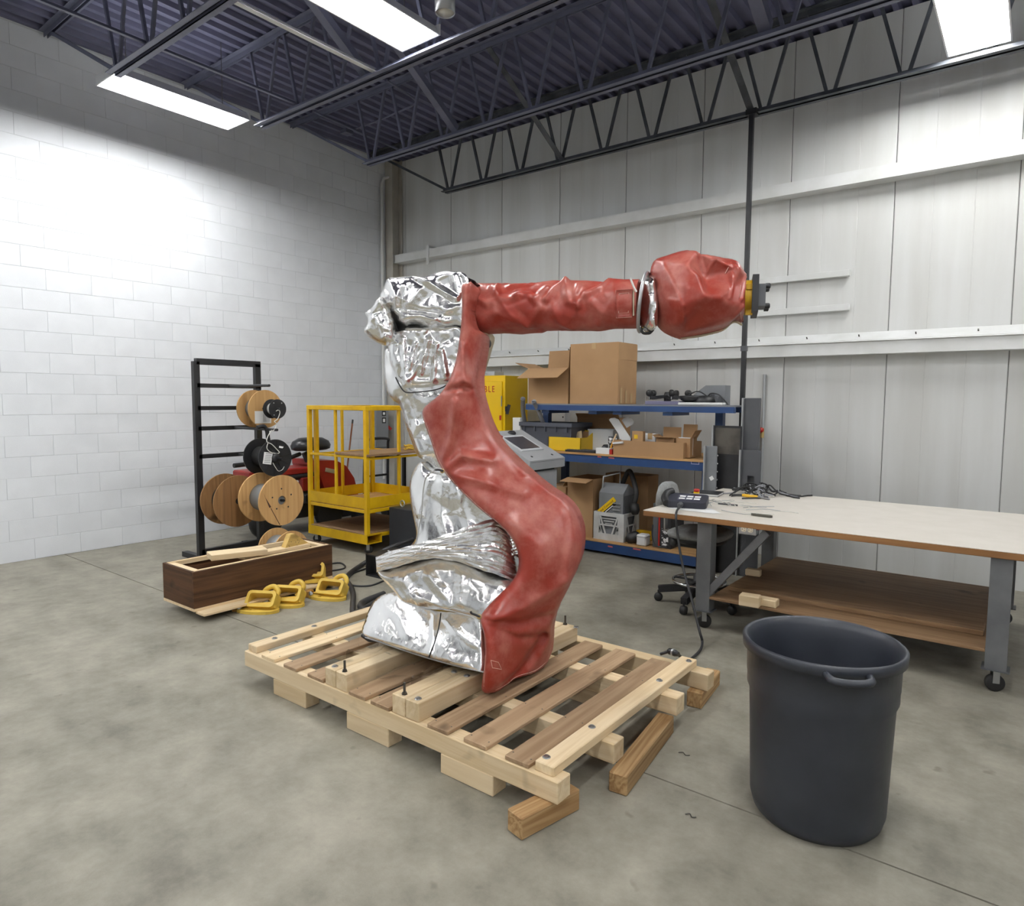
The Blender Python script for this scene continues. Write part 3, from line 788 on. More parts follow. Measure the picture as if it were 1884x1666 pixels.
# middle skirt hanging from the pleats
def w_mid(P):
    h = facets(P, 11, 44, 0.022)+facets(P, 12, 20, 0.005)+facets(P, 13, 9, 0.0012)
    for a_, b_ in (((745, 1060), (775, 1110)), ((790, 1050), (830, 1100)), ((850, 1050), (845, 1100)), ((700, 1060), (735, 1095)), ((770, 1085), (850, 1125))):
        h += crease(P, [a_, b_], 13, 0.018)
    return h
cover('middle_skirt', [(694, 1050), (720, 1038), (760, 1026), (800, 1020), (850, 1028), (900, 1046), (960, 1060), (985, 1085), (960, 1110), (920, 1136), (890, 1142), (860, 1130), (830, 1122), (790, 1118), (760, 1112), (740, 1104), (722, 1082)],
      FO, rob, 0.09, 0.34, rim=24, wr=w_mid, sm=4, ctl=[(694, 1050, -0.18), (740, 1100, -0.24), (830, 1060, -0.25), (900, 1125, -0.33), (975, 1080, -0.16), (930, 1070, -0.24), (830, 1120, -0.28)])
# pleated belt between the skirts: real folds fanning out to the right
def pleats():
    T = spline([(691, 1024), (730, 1010), (765, 1001), (800, 990), (845, 974), (885, 960), (915, 955), (940, 978)], 10)
    B = spline([(693, 1052), (735, 1041), (765, 1032), (800, 1027), (845, 1034), (885, 1048), (915, 1057), (956, 1074)], 10)
    k = 22; rows = []; rg = np.random.RandomState(5); jit = rg.uniform(-.3, .3, k+1)/k; amp = rg.uniform(0.6, 1.3, k+1)
    for i in range(k+1):
        t = i/k+(jit[i] if 0 < i < k else 0); row = []
        for j, (a, b) in enumerate(zip(T, B)):
            u = j/(len(T)-1); p = a*(1-t)+b*t; sp = np.linalg.norm(b-a)/k*0.0029
            off = -0.20-0.20*math.sin(math.pi*min(1, 0.08+u*0.92))**0.6-(amp[i]*sp*1.1 if i % 2 else 0.0)-0.05*math.sin(math.pi*t)
            row.append(onR(p[0], p[1]+0.5*math.sin(j*0.7+i*2.1), off))
        rows.append(row)
    n_ = len(T); vs = [p for r_ in rows for p in r_]
    fs = [(i*n_+j, (i+1)*n_+j, (i+1)*n_+j+1, i*n_+j+1) for i in range(k) for j in range(n_-1)]
    back = [onR(*((a+b)/2), 0.12) for a, b in zip(T, B)]
    bs = len(vs); vs += back
    fs += [(j, j+1, bs+j+1, bs+j) for j in range(n_-1)]+[(k*n_+j+1, k*n_+j, bs+j, bs+j+1) for j in range(n_-1)]
    return MB().add(vs, fs, False)
part('pleated_belt', pleats(), FO, rob, world=True)

# bell shaped skirt above the pleats
def w_bell(P):
    h = facets(P, 21, 55, 0.022)+facets(P, 22, 20, 0.005)
    for ln, wdt, dp in (([(790, 880), (775, 930), (768, 1000)], 10, 0.018), ([(815, 880), (812, 940), (830, 1000)], 12, 0.02), ([(840, 900), (860, 950), (870, 985)], 12, 0.014), ([(760, 900), (770, 940)], 10, 0.014)):
        h += crease(P, ln, wdt, dp)
    # fine pleats opening into the belt at lower right
    t = np.clip((P[:, 0]-770)/140, 0, 1)*np.clip((P[:, 1]-965)/40, 0, 1)
    h += t*0.012*tri((P[:, 1]+0.28*(P[:, 0]-800))/11.0)
    return h
cover('bell_skirt', [(782, 850), (800, 862), (835, 862), (880, 885), (920, 915), (955, 950), (968, 1000), (955, 1025), (900, 1012), (850, 1010), (800, 1012), (760, 1022), (722, 1032), (716, 1024), (745, 1010), (760, 998), (766, 980), (758, 940), (753, 900), (758, 872), (770, 852)],
      FO, rob, 0.10, 0.34, rim=26, wr=w_bell, sm=4, ctl=[(760, 870, -0.02), (755, 940, -0.06), (730, 1022, -0.17), (850, 960, -0.16), (940, 1010, -0.17), (820, 880, -0.12)])
# silver sleeve of the rising arm, left of the red apron
def w_slv(P):
    h = facets(P, 31, 36, 0.018)+facets(P, 32, 14, 0.005)+facets(P, 33, 8, 0.0015)
    h += crease(P, [(742, 735), (760, 790), (785, 850)], 8, 0.02)+crease(P, [(755, 730), (785, 800)], 7, -0.016)
    return h
cover('arm_sleeve', [(712, 640), (740, 640), (790, 650), (835, 650), (860, 690), (850, 760), (850, 840), (822, 880), (803, 870), (786, 850), (768, 838), (757, 812), (744, 775), (735, 745), (722, 735), (712, 718), (707, 690), (707, 660)],
      FO, rob, 0.16, 0.22, rim=40, wr=w_slv, sm=4)
# bunched sleeve cuff under the hood
def w_cuff(P):
    h = facets(P, 41, 22, 0.014)+facets(P, 42, 9, 0.005)
    for i, (a_, b_) in enumerate((((748, 630), (752, 700)), ((770, 640), (753, 708)), ((792, 632), (778, 690)), ((806, 640), (800, 705)), ((815, 650), (822, 690)), ((785, 660), (752, 712)))):
        h += crease(P, [a_, b_], 6, 0.022 if i % 2 else 0.028)
    return h
cuff_o = [(716, 640), (718, 618), (740, 602), (775, 600), (810, 600), (850, 606), (864, 650), (862, 690), (850, 706), (820, 712), (795, 718), (765, 721), (745, 720), (735, 708), (726, 690), (718, 668)]
cover('sleeve_cuff', cuff_o, FO, rob, 0.21, 0.24, rim=lambda V: np.clip(18-(V[:, 0]-810)*0.3, 7, 18), wr=w_cuff, sm=4)
part('cuff_edge', MB().tube([onR(x, y, -0.17-0.03*math.sin(k/17*3.14)) for k, (x, y) in enumerate(spline([(728, 694), (736, 710), (746, 721), (765, 721.5), (795, 718), (815, 712), (834, 699)], 3))], 0.0035, 6), MATS['black'], rob, world=True)
# hood over the shoulder
def w_hood(P):
    h = facets(P, 52, 34, 0.026)+facets(P, 53, 15, 0.007)+facets(P, 54, 8, 0.002)
    for ln, wdt, dp in (([(752, 516), (790, 532), (840, 562)], 8, 0.035), ([(722, 520), (738, 560)], 10, 0.03), ([(745, 540), (735, 580)], 9, 0.025), ([(725, 575), (770, 582), (830, 590)], 8, -0.02),
                        ([(730, 600), (780, 592), (830, 606)], 7, 0.022), ([(760, 612), (800, 600), (840, 575)], 9, 0.018), ([(835, 520), (845, 555)], 8, 0.02), ([(780, 545), (760, 570)], 14, 0.02)):
        h += crease(P, ln, wdt, dp)
    return h
cover('shoulder_hood', [(708, 532), (716, 518), (735, 514), (760, 513), (785, 512), (803, 506), (825, 504), (846, 509), (862, 518), (868, 545), (866, 590), (858, 612), (838, 610), (815, 617), (795, 616), (770, 609), (748, 612), (735, 606), (722, 590), (705, 570), (700, 552)],
      FO, rob, 0.25, 0.30, rim=lambda V: np.clip(24-(V[:, 0]-810)*0.4, 8, 24), wr=w_hood, sm=4)
# tied off tail of the hood at the rear
def w_tail(P): return facets(P, 61, 17, 0.022)+facets(P, 62, 8, 0.005)+crease(P, [(680, 600), (700, 590), (715, 625)], 7, 0.02)
cover('hood_tail', [(674, 579), (686, 570), (696, 556), (708, 548), (722, 566), (731, 590), (735, 612), (734, 632), (722, 636), (703, 634), (684, 624), (672, 612), (679, 598), (678, 588)],
      FO, rob, 0.19, 0.16, off=-0.10, rim=16, res=2.2, wr=w_tail, sm=4)
part('tail_edge', MB().tube([onR(x, y, o_) for x, y, o_ in [tuple(q) for q in spline([(716, 570, -0.20), (724, 588, -0.19), (731, 606, -0.17), (735, 622, -0.14), (733, 634, -0.12), (722, 637, -0.12)], 5)]], 0.004, 6), MATS['black'], rob, world=True)
def w_neck(P): return facets(P, 63, 18, 0.016)
cover('neck_gaiter', [(836, 600), (868, 600), (900, 612), (896, 640), (888, 668), (878, 690), (845, 690), (832, 660), (818, 625)], MATS['beige_lining'], rob, 0.12, 0.22, off=0.04, rim=30, wr=w_neck, sm=4)
part('neck_plug', MB().lathe([(0.022, 0), (0.022, 0.03), (0.014, 0.035)], axis=RE, org=onR(891, 632, 0.02), seg=16), MATS['black'], rob, world=True)
# black rubber flap folded over the top of the hood
def w_flap(P): return crease(P, [(842, 514), (872, 522)], 4, 0.02)+facets(P, 71, 9, 0.006)
cover('hood_flap', [(808, 504), (828, 503), (842, 506), (858, 511), (877, 520), (874, 524), (858, 521), (848, 527), (838, 517), (828, 508)], mat('flap', S(38, 39, 44), 0.25), rob, 0.10, 0.18, off=-0.12, rim=9, res=2, wr=w_flap, sm=3)

# red apron draped down the near side of the arm
def w_apron(P):
    h = 0.008*vnoise(P, 95, 3)+0.003*vnoise(P, 34, 9)
    for ln, wdt, dp in (([(868, 700), (905, 780), (965, 860)], 16, 0.020), ([(838, 740), (832, 800), (810, 860)], 12, 0.016), ([(815, 865), (850, 835), (905, 845)], 14, 0.016),
                        ([(815, 868), (880, 880), (960, 905)], 16, 0.012), ([(885, 1134), (950, 1142), (1010, 1128)], 14, -0.016), ([(890, 1140), (960, 1110), (1040, 1060)], 22, 0.014),
                        ([(890, 1142), (950, 1168), (1005, 1170)], 14, -0.012), ([(925, 1262), (960, 1225), (1000, 1165)], 12, -0.022), ([(950, 960), (990, 1000), (1000, 1060)], 26, 0.012),
                        ([(1040, 920), (1050, 980), (1035, 1060)], 14, 0.010), ([(850, 640), (856, 700), (880, 720)], 12, 0.014), ([(820, 718), (850, 712), (884, 716)], 9, -0.014),
                        ([(962, 858), (1000, 893), (1032, 915)], 9, 0.012), ([(935, 985), (905, 960)], 14, 0.012)):
        h += crease(P, ln, wdt*1.1, dp*1.35, True)+crease(P, ln, wdt*0.4, dp*0.35)
    return h
ap = [(849, 526), (860, 521), (868, 519), (869, 540), (862, 570), (866, 595), (876, 606), (888, 612), (887, 640), (881, 675), (877, 705), (885, 742), (901, 785), (922, 818), (960, 856), (1000, 890), (1035, 914), (1056, 936), (1067, 960), (1072, 986), (1070, 1020), (1060, 1050), (1042, 1088), (1022, 1130), (1014, 1160), (1012, 1195), (1007, 1219), (985, 1236), (950, 1247), (930, 1262), (910, 1272), (887, 1271), (889, 1240), (893, 1205), (890, 1165), (883, 1138), (895, 1118), (920, 1092), (944, 1066), (954, 1042), (952, 1015), (940, 988), (915, 962), (880, 934), (845, 900), (820, 872), (805, 848), (793, 812), (781, 778), (777, 757), (785, 745), (808, 726), (824, 702), (838, 665), (847, 610), (850, 560)]
apo = cover('red_apron', ap, RD, rob, 0.055, 0.22, rim=22, res=3.4, wr=w_apron, sm=3,
      ctl=[(888, 1271, -0.47), (905, 1250, -0.48), (930, 1262, -0.40), (1008, 1218, -0.02), (884, 1138, -0.50), (890, 1165, -0.53), (893, 1205, -0.53), (915, 1190, -0.47), (1014, 1165, -0.10), (955, 1200, -0.32), (905, 1118, -0.46), (955, 1040, -0.34), (1070, 1000, -0.12), (1000, 1000, -0.27), (820, 872, -0.26), (900, 870, -0.29), (960, 860, -0.12), (1035, 915, -0.10),
           (778, 760, -0.22), (850, 760, -0.29), (890, 760, -0.12), (850, 700, -0.28), (880, 680, -0.14), (865, 560, -0.24), (850, 620, -0.26), (887, 620, -0.14)])
def apron_line(pts, r, m, name, dz=-0.005, k=4):
    """something lying on the apron's face, found by looking along the line of sight onto the apron mesh"""
    me = apo.data; w0 = wloc(apo)
    bvh_pts = []
    for x, y in (spline(pts, k) if k > 1 else [np.array(a)*(1-f/5)+np.array(b)*f/5 for a, b in zip(pts[:-1], pts[1:]) for f in range(5)]+[pts[-1]]):
        v = Vector(ray(x, y)); hit, loc, nor, _ = apo.ray_cast(Vector(cam_c)-w0, v)
        bvh_pts.append((np.array(loc+w0)-ray(x, y)*0.0012) if hit else onR(x, y, -0.3))
    return part(name, MB().tube(bvh_pts, r, 5), m, apo, world=True)
bpy.context.view_layer.update()
apron_line([(903, 1214), (917, 1218), (923, 1231), (906, 1228), (903, 1214)], 0.0012, MATS['thread'], 'stitched_mark', k=1)
apron_line([(779, 764), (786, 784), (797, 816), (809, 849), (824, 873), (848, 900), (884, 934), (918, 963), (942, 989), (952, 1012)], 0.0012, MATS['thread'], 'hem_stitch')
apron_line([(893, 1205), (891, 1240), (890, 1266)], 0.0012, MATS['thread'], 'hem_stitch')
apron_line([(912, 1269), (931, 1259), (951, 1244), (985, 1233), (1005, 1217)], 0.0012, MATS['thread'], 'hem_stitch')
# brass eyelets and black clips that tie the apron back
for (gx, gy), cl in (((814, 866), [(815, 866), (808, 864), (802, 864), (799, 866)]), ((882, 1134), [(883, 1134), (876, 1131), (868, 1128), (866, 1124)])):
    c0 = onR(gx, gy, -0.345 if gy < 1000 else -0.545)
    part('eyelet', MB().lathe([(0.005, 0), (0.011, 0), (0.012, 0.003), (0.005, 0.004)], axis=-RN, org=c0, seg=16, closed=True), mat('brass', S(200, 175, 120), 0.35, 0.6), rob, world=True)
    part('clip', MB().tube([onR(x, y, -0.355 if gy < 1000 else -0.555) for x, y in spline(cl, 4)], 0.0055, 8), MATS['black'], rob, world=True)
part('tie_cord', MB().tube([onR(x, y, o_) for x, y, o_ in [tuple(q) for q in spline([(800, 866, -0.37), (785, 876, -0.33), (779, 900, -0.3), (776, 940, -0.29), (770, 975, -0.29), (764, 1000, -0.3), (748, 1013, -0.32), (730, 1018, -0.3), (714, 1013, -0.26)], 5)]], 0.0035, 6), mat('cord_grey', S(190, 190, 188), 0.6), rob, world=True)
part('tie_cord', MB().tube([onR(x, y, o_) for x, y, o_ in [tuple(q) for q in spline([(868, 1127, -0.50), (855, 1124, -0.44), (835, 1119, -0.42), (828, 1120, -0.40)], 4)]], 0.003, 6), mat('cord_grey', None), rob, world=True)

# forearm: crumpled red tube
fa0 = onR(864, 569.7, 0.0); fa1 = onR(1176, 559.5, 0.0)
ax = fa1-fa0; FL = np.linalg.norm(ax); ax /= FL
su = np.array([0, 0, 1.])-ax*ax[2]; su /= np.linalg.norm(su); sv = np.cross(ax, su)
def loft(rows, cols, f):
    """rows x cols grid from f(u, angle) -> point"""
    vs = [f(i/(rows-1), 2*math.pi*k/cols) for i in range(rows) for k in range(cols)]
    fs = [(i*cols+k, i*cols+(k+1) % cols, (i+1)*cols+(k+1) % cols, (i+1)*cols+k) for i in range(rows-1) for k in range(cols)]
    return vs, fs
rows, cols = 130, 110
uv = np.array([(i/(rows-1)*300.0, k/cols*230.0) for i in range(rows) for k in range(cols)])
uvw = uv.copy(); hh = facets(uvw, 92, 30, 0.011)+facets(uvw, 94, 13, 0.0025)
def pv(x, y):
    return ((x-864)/312*300, 115-115/math.pi*math.asin(max(-1, min(1, (569.7-0.033*(x-864)-y)/43))))
for ln, wdt, dp in (([(918, 533), (935, 552), (953, 556), (970, 551)], 9, 0.016), ([(898, 556), (915, 565), (925, 562)], 8, 0.014), ([(967, 549), (990, 547), (1001, 556), (1020, 535)], 8, 0.016), ([(1001, 556), (1012, 570), (985, 600)], 10, 0.014),
                    ([(1021, 556), (1034, 538), (1051, 526)], 8, 0.018), ([(1051, 526), (1062, 560), (1078, 566), (1090, 548)], 10, 0.016), ([(1078, 566), (1072, 545), (1075, 530)], 7, 0.013), ([(1090, 548), (1110, 535), (1125, 522)], 8, 0.014),
                    ([(940, 560), (960, 585), (985, 600)], 12, 0.012), ([(1034, 570), (1045, 595), (1065, 603)], 10, 0.012), ([(1100, 560), (1118, 580), (1112, 598)], 10, 0.010), ([(905, 590), (930, 578), (955, 590)], 12, 0.010), ([(950, 530), (985, 525)], 10, 0.012), ([(925, 528), (930, 545)], 6, 0.012)):
    hh = hh+crease(uv, [pv(*p) for p in ln], wdt, dp)
# soften the seam where the sheet closes on itself
e_ = np.minimum(uv[:, 1], 230-uv[:, 1])/12; hh *= np.clip(e_, 0, 1)
hh *= np.clip(uv[:, 0]/18, 0.15, 1)*np.clip((300-uv[:, 0])/40, 0.25, 1)
H2 = hh.reshape(rows, cols)
vs = []
for i in range(rows):
    u = i/(rows-1); r = 0.128-0.010*u
    for k in range(cols):
        t = 2*math.pi*k/cols
        rr = r+H2[i, k]
        vs.append(fa0+ax*FL*u+rr*(math.cos(t+4.712)*su+math.sin(t+4.712)*sv))
_, fs = loft(rows, cols, lambda u, t: (0, 0, 0))
mbf = MB().add(vs, fs, True); mbf.add(vs[:cols], [tuple(range(cols))]); mbf.add(vs[-cols:], [tuple(range(cols))[::-1]])
fore = part('forearm_sleeve', mbf, RD, rob, world=True)
bpy.context.view_layer.update()
def on_mesh(ob, x, y, lift=0.002):
    w0 = wloc(ob); hit, loc, nor, _ = ob.ray_cast(Vector(cam_c)-w0, Vector(ray(x, y)))
    return (np.array(loc+w0)-ray(x, y)/np.linalg.norm(ray(x, y))*lift) if hit else None
def strip_on(ob, name, poly_px, m, th=0.002, k=6, parent=None):
    """a patch sewn on a cover: grid of points on its surface, given thickness"""
    a, b, c, d = [np.array(p, float) for p in poly_px]; g = []
    for i in range(k):
        for j in range(k):
            s_, t_ = i/(k-1), j/(k-1); p = (a*(1-s_)+b*s_)*(1-t_)+(d*(1-s_)+c*s_)*t_
            q = on_mesh(ob, p[0], p[1], 0.003); g.append(q if q is not None else onR(p[0], p[1], -0.12))
    nrm = -RN; vs = g+[q+nrm*th for q in g]; fs = []
    for i in range(k-1):
        for j in range(k-1):
            q = (i*k+j, i*k+j+1, (i+1)*k+j+1, (i+1)*k+j); fs += [q, tuple(k*k+x for x in q[::-1])]
    ring = [i for i in range(k)]+[i*k+k-1 for i in range(1, k)]+[(k-1)*k+j for j in range(k-2, -1, -1)]+[i*k for i in range(k-2, 0, -1)]
    for x, y in zip(ring, ring[1:]+ring[:1]): fs.append((x, y, k*k+y, k*k+x))
    return part(name, MB().add(vs, fs, True), m, parent or ob, world=True)
strip_on(fore, 'pocket_patch', [(1133, 534), (1163, 532), (1163, 583), (1134, 585)], RD, 0.003)
for ln in ([(1133, 534), (1134, 585), (1163, 583)], [(1139, 540), (1138, 576), (1156, 575), (1157, 538), (1139, 540)]):
    pts = [on_mesh(fore, x, y, 0.008) for x, y in ln]; pts = [p for p in pts if p is not None]
    if len(pts) > 1: part('patch_stitch', MB().tube(pts, 0.0012, 5), MATS['thread'], fore, world=True)
strip_on(fore, 'fastening_strip', [(1164.5, 534), (1167, 534), (1167, 580), (1164.5, 581)], MATS['beige_lining'], 0.004)
for ln in ([(868, 524), (895, 524), (914, 525.5)], [(1136, 520.5), (1155, 519.5), (1172, 518.5)]):
    part('top_seam', MB().tube([onR(x, y, -0.03) for x, y in ln], 0.0045, 6), MATS['beige_lining'], fore, world=True)
# collar seam at the apron
part('collar_seam', MB().tube([onR(x, y, o_) for x, y, o_ in [tuple(q) for q in spline([(870, 524, -0.04), (860, 536, -0.12), (856, 560, -0.135), (858, 585, -0.135), (868, 600, -0.10), (884, 609, -0.05)], 6)]], 0.004, 6), MATS['red'], fore, world=True)

# wrist: silver ring, torn silver sleeve and the big red bag
wr_c = onR(1184, 556, 0.0)
ra = ax*0.985-np.array([0, 0, 1])*0.12; ra /= np.linalg.norm(ra)
def ringpts(c, a, r1, n_=40):
    u = np.cross(a, (0, 0, 1.)); u /= np.linalg.norm(u); v = np.cross(u, a)
    return [c+r1*(math.cos(t)*u+1.05*math.sin(t)*v) for t in np.linspace(0, 2*math.pi, n_, endpoint=False)]
part('clamp_ring', MB().tube(ringpts(wr_c, ra, 0.135), 0.009, 8, closed=True), MATS['galv'], rob, world=True)
def w_cuf2(P): return facets(P, 101, 14, 0.012)
cover('wrist_lining', [(1174, 525), (1184, 516), (1196, 512), (1206, 540), (1208, 580), (1204, 604), (1194, 612), (1182, 606), (1176, 590), (1172, 560)], FO, rob, 0.115, 0.12, rim=18, res=2.4, wr=w_cuf2, sm=4)
part('lining_tear', MB().tube([onR(x, y, -0.02) for x, y in spline([(1178, 602), (1183, 612), (1192, 613), (1196, 612), (1202, 606)], 4)], 0.007, 6), MATS['black'], rob, world=True)
part('wrist_tie', MB().tube([onR(x, y, -0.14) for x, y in spline([(1160, 512), (1165, 525), (1171, 537)], 4)], 0.005, 6), MATS['cord_white'], rob, world=True)
bag = [(1194, 514), (1202, 481), (1226, 470), (1262, 460), (1275, 468), (1298, 468), (1330, 474), (1348, 478), (1362, 494), (1372, 514), (1366, 518), (1362, 545), (1365, 580), (1368, 593), (1350, 590), (1332, 606), (1300, 615), (1264, 621), (1250, 623), (1222, 612), (1204, 592), (1194, 566), (1190, 540)]
bctl = [(1194, 514, .02), (1202, 481, .03), (1207, 486, .06), (1262, 461, .05), (1266, 470, .10), (1278, 518, .085), (1294, 486, .13), (1298, 480, .07), (1318, 496, .12), (1326, 505, .10), (1334, 504, .14), (1345, 482, .04), (1322, 535, .14), (1360, 516, .06), (1366, 530, .05),
        (1240, 500, .17), (1235, 540, .205), (1215, 530, .14), (1224, 575, .19), (1232, 600, .13), (1243, 610, .07), (1250, 623, .02), (1212, 560, .13), (1200, 560, .05), (1285, 560, .22), (1310, 570, .17), (1290, 600, .12), (1330, 590, .10), (1345, 570, .12), (1350, 545, .10), (1366, 590, .02), (1264, 560, .235), (1255, 520, .2), (1192, 540, .02), (1222, 612, .02), (1300, 615, .02), (1372, 514, .02), (1298, 466, .02), (1226, 470, .03), (1202, 500, .07),
        (1100, 400, 0), (1450, 400, 0), (1100, 700, 0), (1450, 700, 0)]
def w_bag(P):
    h = 0
    for dx, dy in ((0, 0), (5, 0), (-5, 0), (0, 5), (0, -5), (3.5, 3.5), (-3.5, 3.5), (3.5, -3.5), (-3.5, -3.5)):
        h = h+tri_interp(np.array([c[:2] for c in bctl], float), np.array([c[2] for c in bctl]), P+np.array([dx, dy]))/9
    h = h+facets(P, 111, 26, 0.003)
    for ln, wdt, dp in (([(1205, 485), (1214, 520), (1226, 570), (1246, 617)], 4, 0.012), ([(1322, 505), (1322, 535), (1314, 560)], 4, 0.010), ([(1294, 488), (1279, 517), (1266, 470)], 4, 0.010), ([(1199, 540), (1206, 560), (1220, 580)], 6, 0.010), ([(1213, 560), (1222, 566)], 4, 0.010), ([(1340, 560), (1350, 535), (1357, 512)], 5, 0.012), ([(1296, 490), (1322, 502)], 4, 0.010), ([(1330, 590), (1345, 572)], 6, 0.012)):
        h += crease(P, ln, wdt, dp)
    return h
bago = cover('wrist_bag', bag, RD, rob, 0.03, 0.22, off=0.0, rim=14, res=2.8, wr=w_bag, sm=3)
bpy.context.view_layer.update()
for ln in ([(1345, 482), (1340, 492), (1334, 503)], [(1363, 524), (1361, 545), (1362, 575), (1364, 588)]):
    pts = [on_mesh(bago, x, y, 0.002) for x, y in ln]; pts = [p for p in pts if p is not None]
    if len(pts) > 1: part('bag_stitch', MB().tube(pts, 0.0014, 5), MATS['thread'], bago, world=True)
part('bag_lining', MB().tube([onR(x, y, -0.01) for x, y in spline([(1252, 622), (1280, 619), (1300, 615), (1330, 606), (1345, 594), (1355, 592), (1366, 598)], 4)], [0.002]+[0.006]*23+[0.002], 6), MATS['beige_lining'], bago, world=True)
# yellow flange and black tool plate
fc = onR(1364, 548, 0.0); fx = ax
part('flange', MB().lathe([(0.07, -0.05), (0.085, -0.01), (0.085, 0.0), (0.08, 0.012), (0.08, 0.0448)], axis=fx, org=fc, seg=28), MATS['robot_yellow'], rob, world=True)
fl_ = rob.children[-1] if False else bpy.data.objects['flange']
for k in range(4):
    t = k*math.pi/2+0.5; q = fc+fx*0.02-RN*0.075*math.cos(t)+np.array([0, 0, 1])*0.082*math.sin(t)
    part('lug', MB().rbox(q, q+fx*0.03, 0.03, 0.025), MATS['robot_yellow'], fl_, world=True)
tp = fc+fx*0.045
u_ = np.array([0, 0, 1.])
tpl = part('tool_plate', MB().prism([(-0.10, -0.075), (0.10, -0.085), (0.10, 0.09), (-0.10, 0.09)], tp, RN*1.0, u_, 0.028), MATS['black'], rob, world=True)
if True:
    mb = MB().prism([(-0.08, -0.05), (0.06, -0.05), (0.06, 0.05), (-0.08, 0.05)], tp+fx*0.0285, RN, u_, 0.03)
    part('adapter_block', mb, MATS['grey_dark'], tpl, world=True)
    for sy in (-0.045, 0.045):
        for sn in (-0.06, 0.04):
            part('bolt', MB().lathe([(0.013, 0), (0.013, 0.018), (0.008, 0.022)], axis=fx, org=tp+fx*0.058-RN*sn+u_*sy, seg=10), MATS['black'], tpl, world=True)
# clear plastic film bunched under the foot
def film():
    m, nt, b = newmat('clear_film')
    b.inputs['Base Color'].default_value = (0.9, 0.9, 0.9, 1); b.inputs['Roughness'].default_value = 0.08
    b.inputs['Transmission Weight'].default_value = 1.0; b.inputs['IOR'].default_value = 1.15; b.inputs['Alpha'].default_value = 0.35
    MATS['film'] = m
film()
def film_sheet():
    x0, x1, y0, y1 = -2.80, -2.14, 2.20, 2.42; nx, ny = 46, 18
    P = np.array([(x0+(x1-x0)*i/(nx-1), y0+(y1-y0)*j/(ny-1)) for i in range(nx) for j in range(ny)])
    h = facets(P*400, 131, 22, 0.022)
    bx = np.array([(-2.742, -2.574), (-2.250, -2.078)])
    vs = []
    for (x, y), q in zip(P, h):
        yy = y+0.035*math.sin(x*23)+0.02*math.sin(x*51)
        top = BZ if any(a-0.02 < x < b+0.02 for a, b in bx) else ZT+0.02
        vs.append((x, yy, top+0.012+max(0, q+0.012)))
    fs = [(i*ny+j, (i+1)*ny+j, (i+1)*ny+j+1, i*ny+j+1) for i in range(nx-1) for j in range(ny-1)]
    return MB().add(vs, fs, True)
fo_ = solo('plastic_film', film_sheet(), MATS['film'], 'crumpled clear plastic film poking out under the silver foot skirt', 'plastic film')
# ------------------------------------------------------------------ helpers for the furnishings
def yb(px0, px1, pyt, pyb, Y):
    """extent on a plane Y of a rectangle seen in the photograph"""
    a = onY(px0, pyb, Y); b = onY(px1, pyb, Y); c = onY(px0, pyt, Y)
    return min(a[0], b[0]), max(a[0], b[0]), min(a[2], c[2]), max(a[2], c[2])
def shell(mb, x0, x1, y0, y1, z0, z1, t=0.005, floor_=True):
    """open topped box of thin walls"""
    mb.box(x0, x1, y0, y0+t, z0, z1); mb.box(x0, x1, y1-t, y1, z0, z1)
    mb.box(x0, x0+t, y0+t, y1-t, z0, z1); mb.box(x1-t, x1, y0+t, y1-t, z0, z1)
    if floor_: mb.box(x0+t, x1-t, y0+t, y1-t, z0, z0+t)
    return mb
def flap(x0, x1, y0, y1, z, side, ang, ln, t=0.004):
    a = math.radians(ang); o = {'x-': (-1, 0), 'x+': (1, 0), 'y-': (0, -1), 'y+': (0, 1)}[side]
    d = np.array([o[0]*math.sin(a), o[1]*math.sin(a), math.cos(a)])
    if side[0] == 'x':
        X = x0 if side == 'x-' else x1; p = [np.array([X, y0, z]), np.array([X, y1, z])]
    else:
        Y = y0 if side == 'y-' else y1; p = [np.array([x0, Y, z]), np.array([x1, Y, z])]
    q = [p[1]+d*ln, p[0]+d*ln]; e = p[1]-p[0]; nrm = np.cross(e, d); nrm = nrm/np.linalg.norm(nrm)*t/2
    A = p+q
    return MB().add([v-nrm for v in A]+[v+nrm for v in A], [(3, 2, 1, 0), (4, 5, 6, 7), (0, 1, 5, 4), (1, 2, 6, 5), (2, 3, 7, 6), (3, 0, 4, 7)])
def carton(label, x0, x1, y0, y1, z0, z1, flaps=(), closed=False, name='cardboard_box', m='cardboard', group=None, rz=0):
    cx, cy = (x0+x1)/2, (y0+y1)/2
    t = root(name, label, 'box', (cx, cy, z0), rz, group)
    X0, X1, Y0, Y1, H = x0-cx, x1-cx, y0-cy, y1-cy, z1-z0
    if closed:
        part('body', MB().cbox(X0, X1, Y0, Y1, 0, H, 0.003), MATS[m], t)
        part('tape', MB().box(-0.025, 0.025, Y0-0.0012, Y1+0.0012, H-0.06, H+0.001), mat('tape', S(190, 160, 118), 0.25), t)
    else: part('body', shell(MB(), X0, X1, Y0, Y1, 0, H), MATS[m], t)
    for s, a, l in flaps: part('flap', flap(X0, X1, Y0, Y1, H, s, a, l), MATS[m], t)
    return t
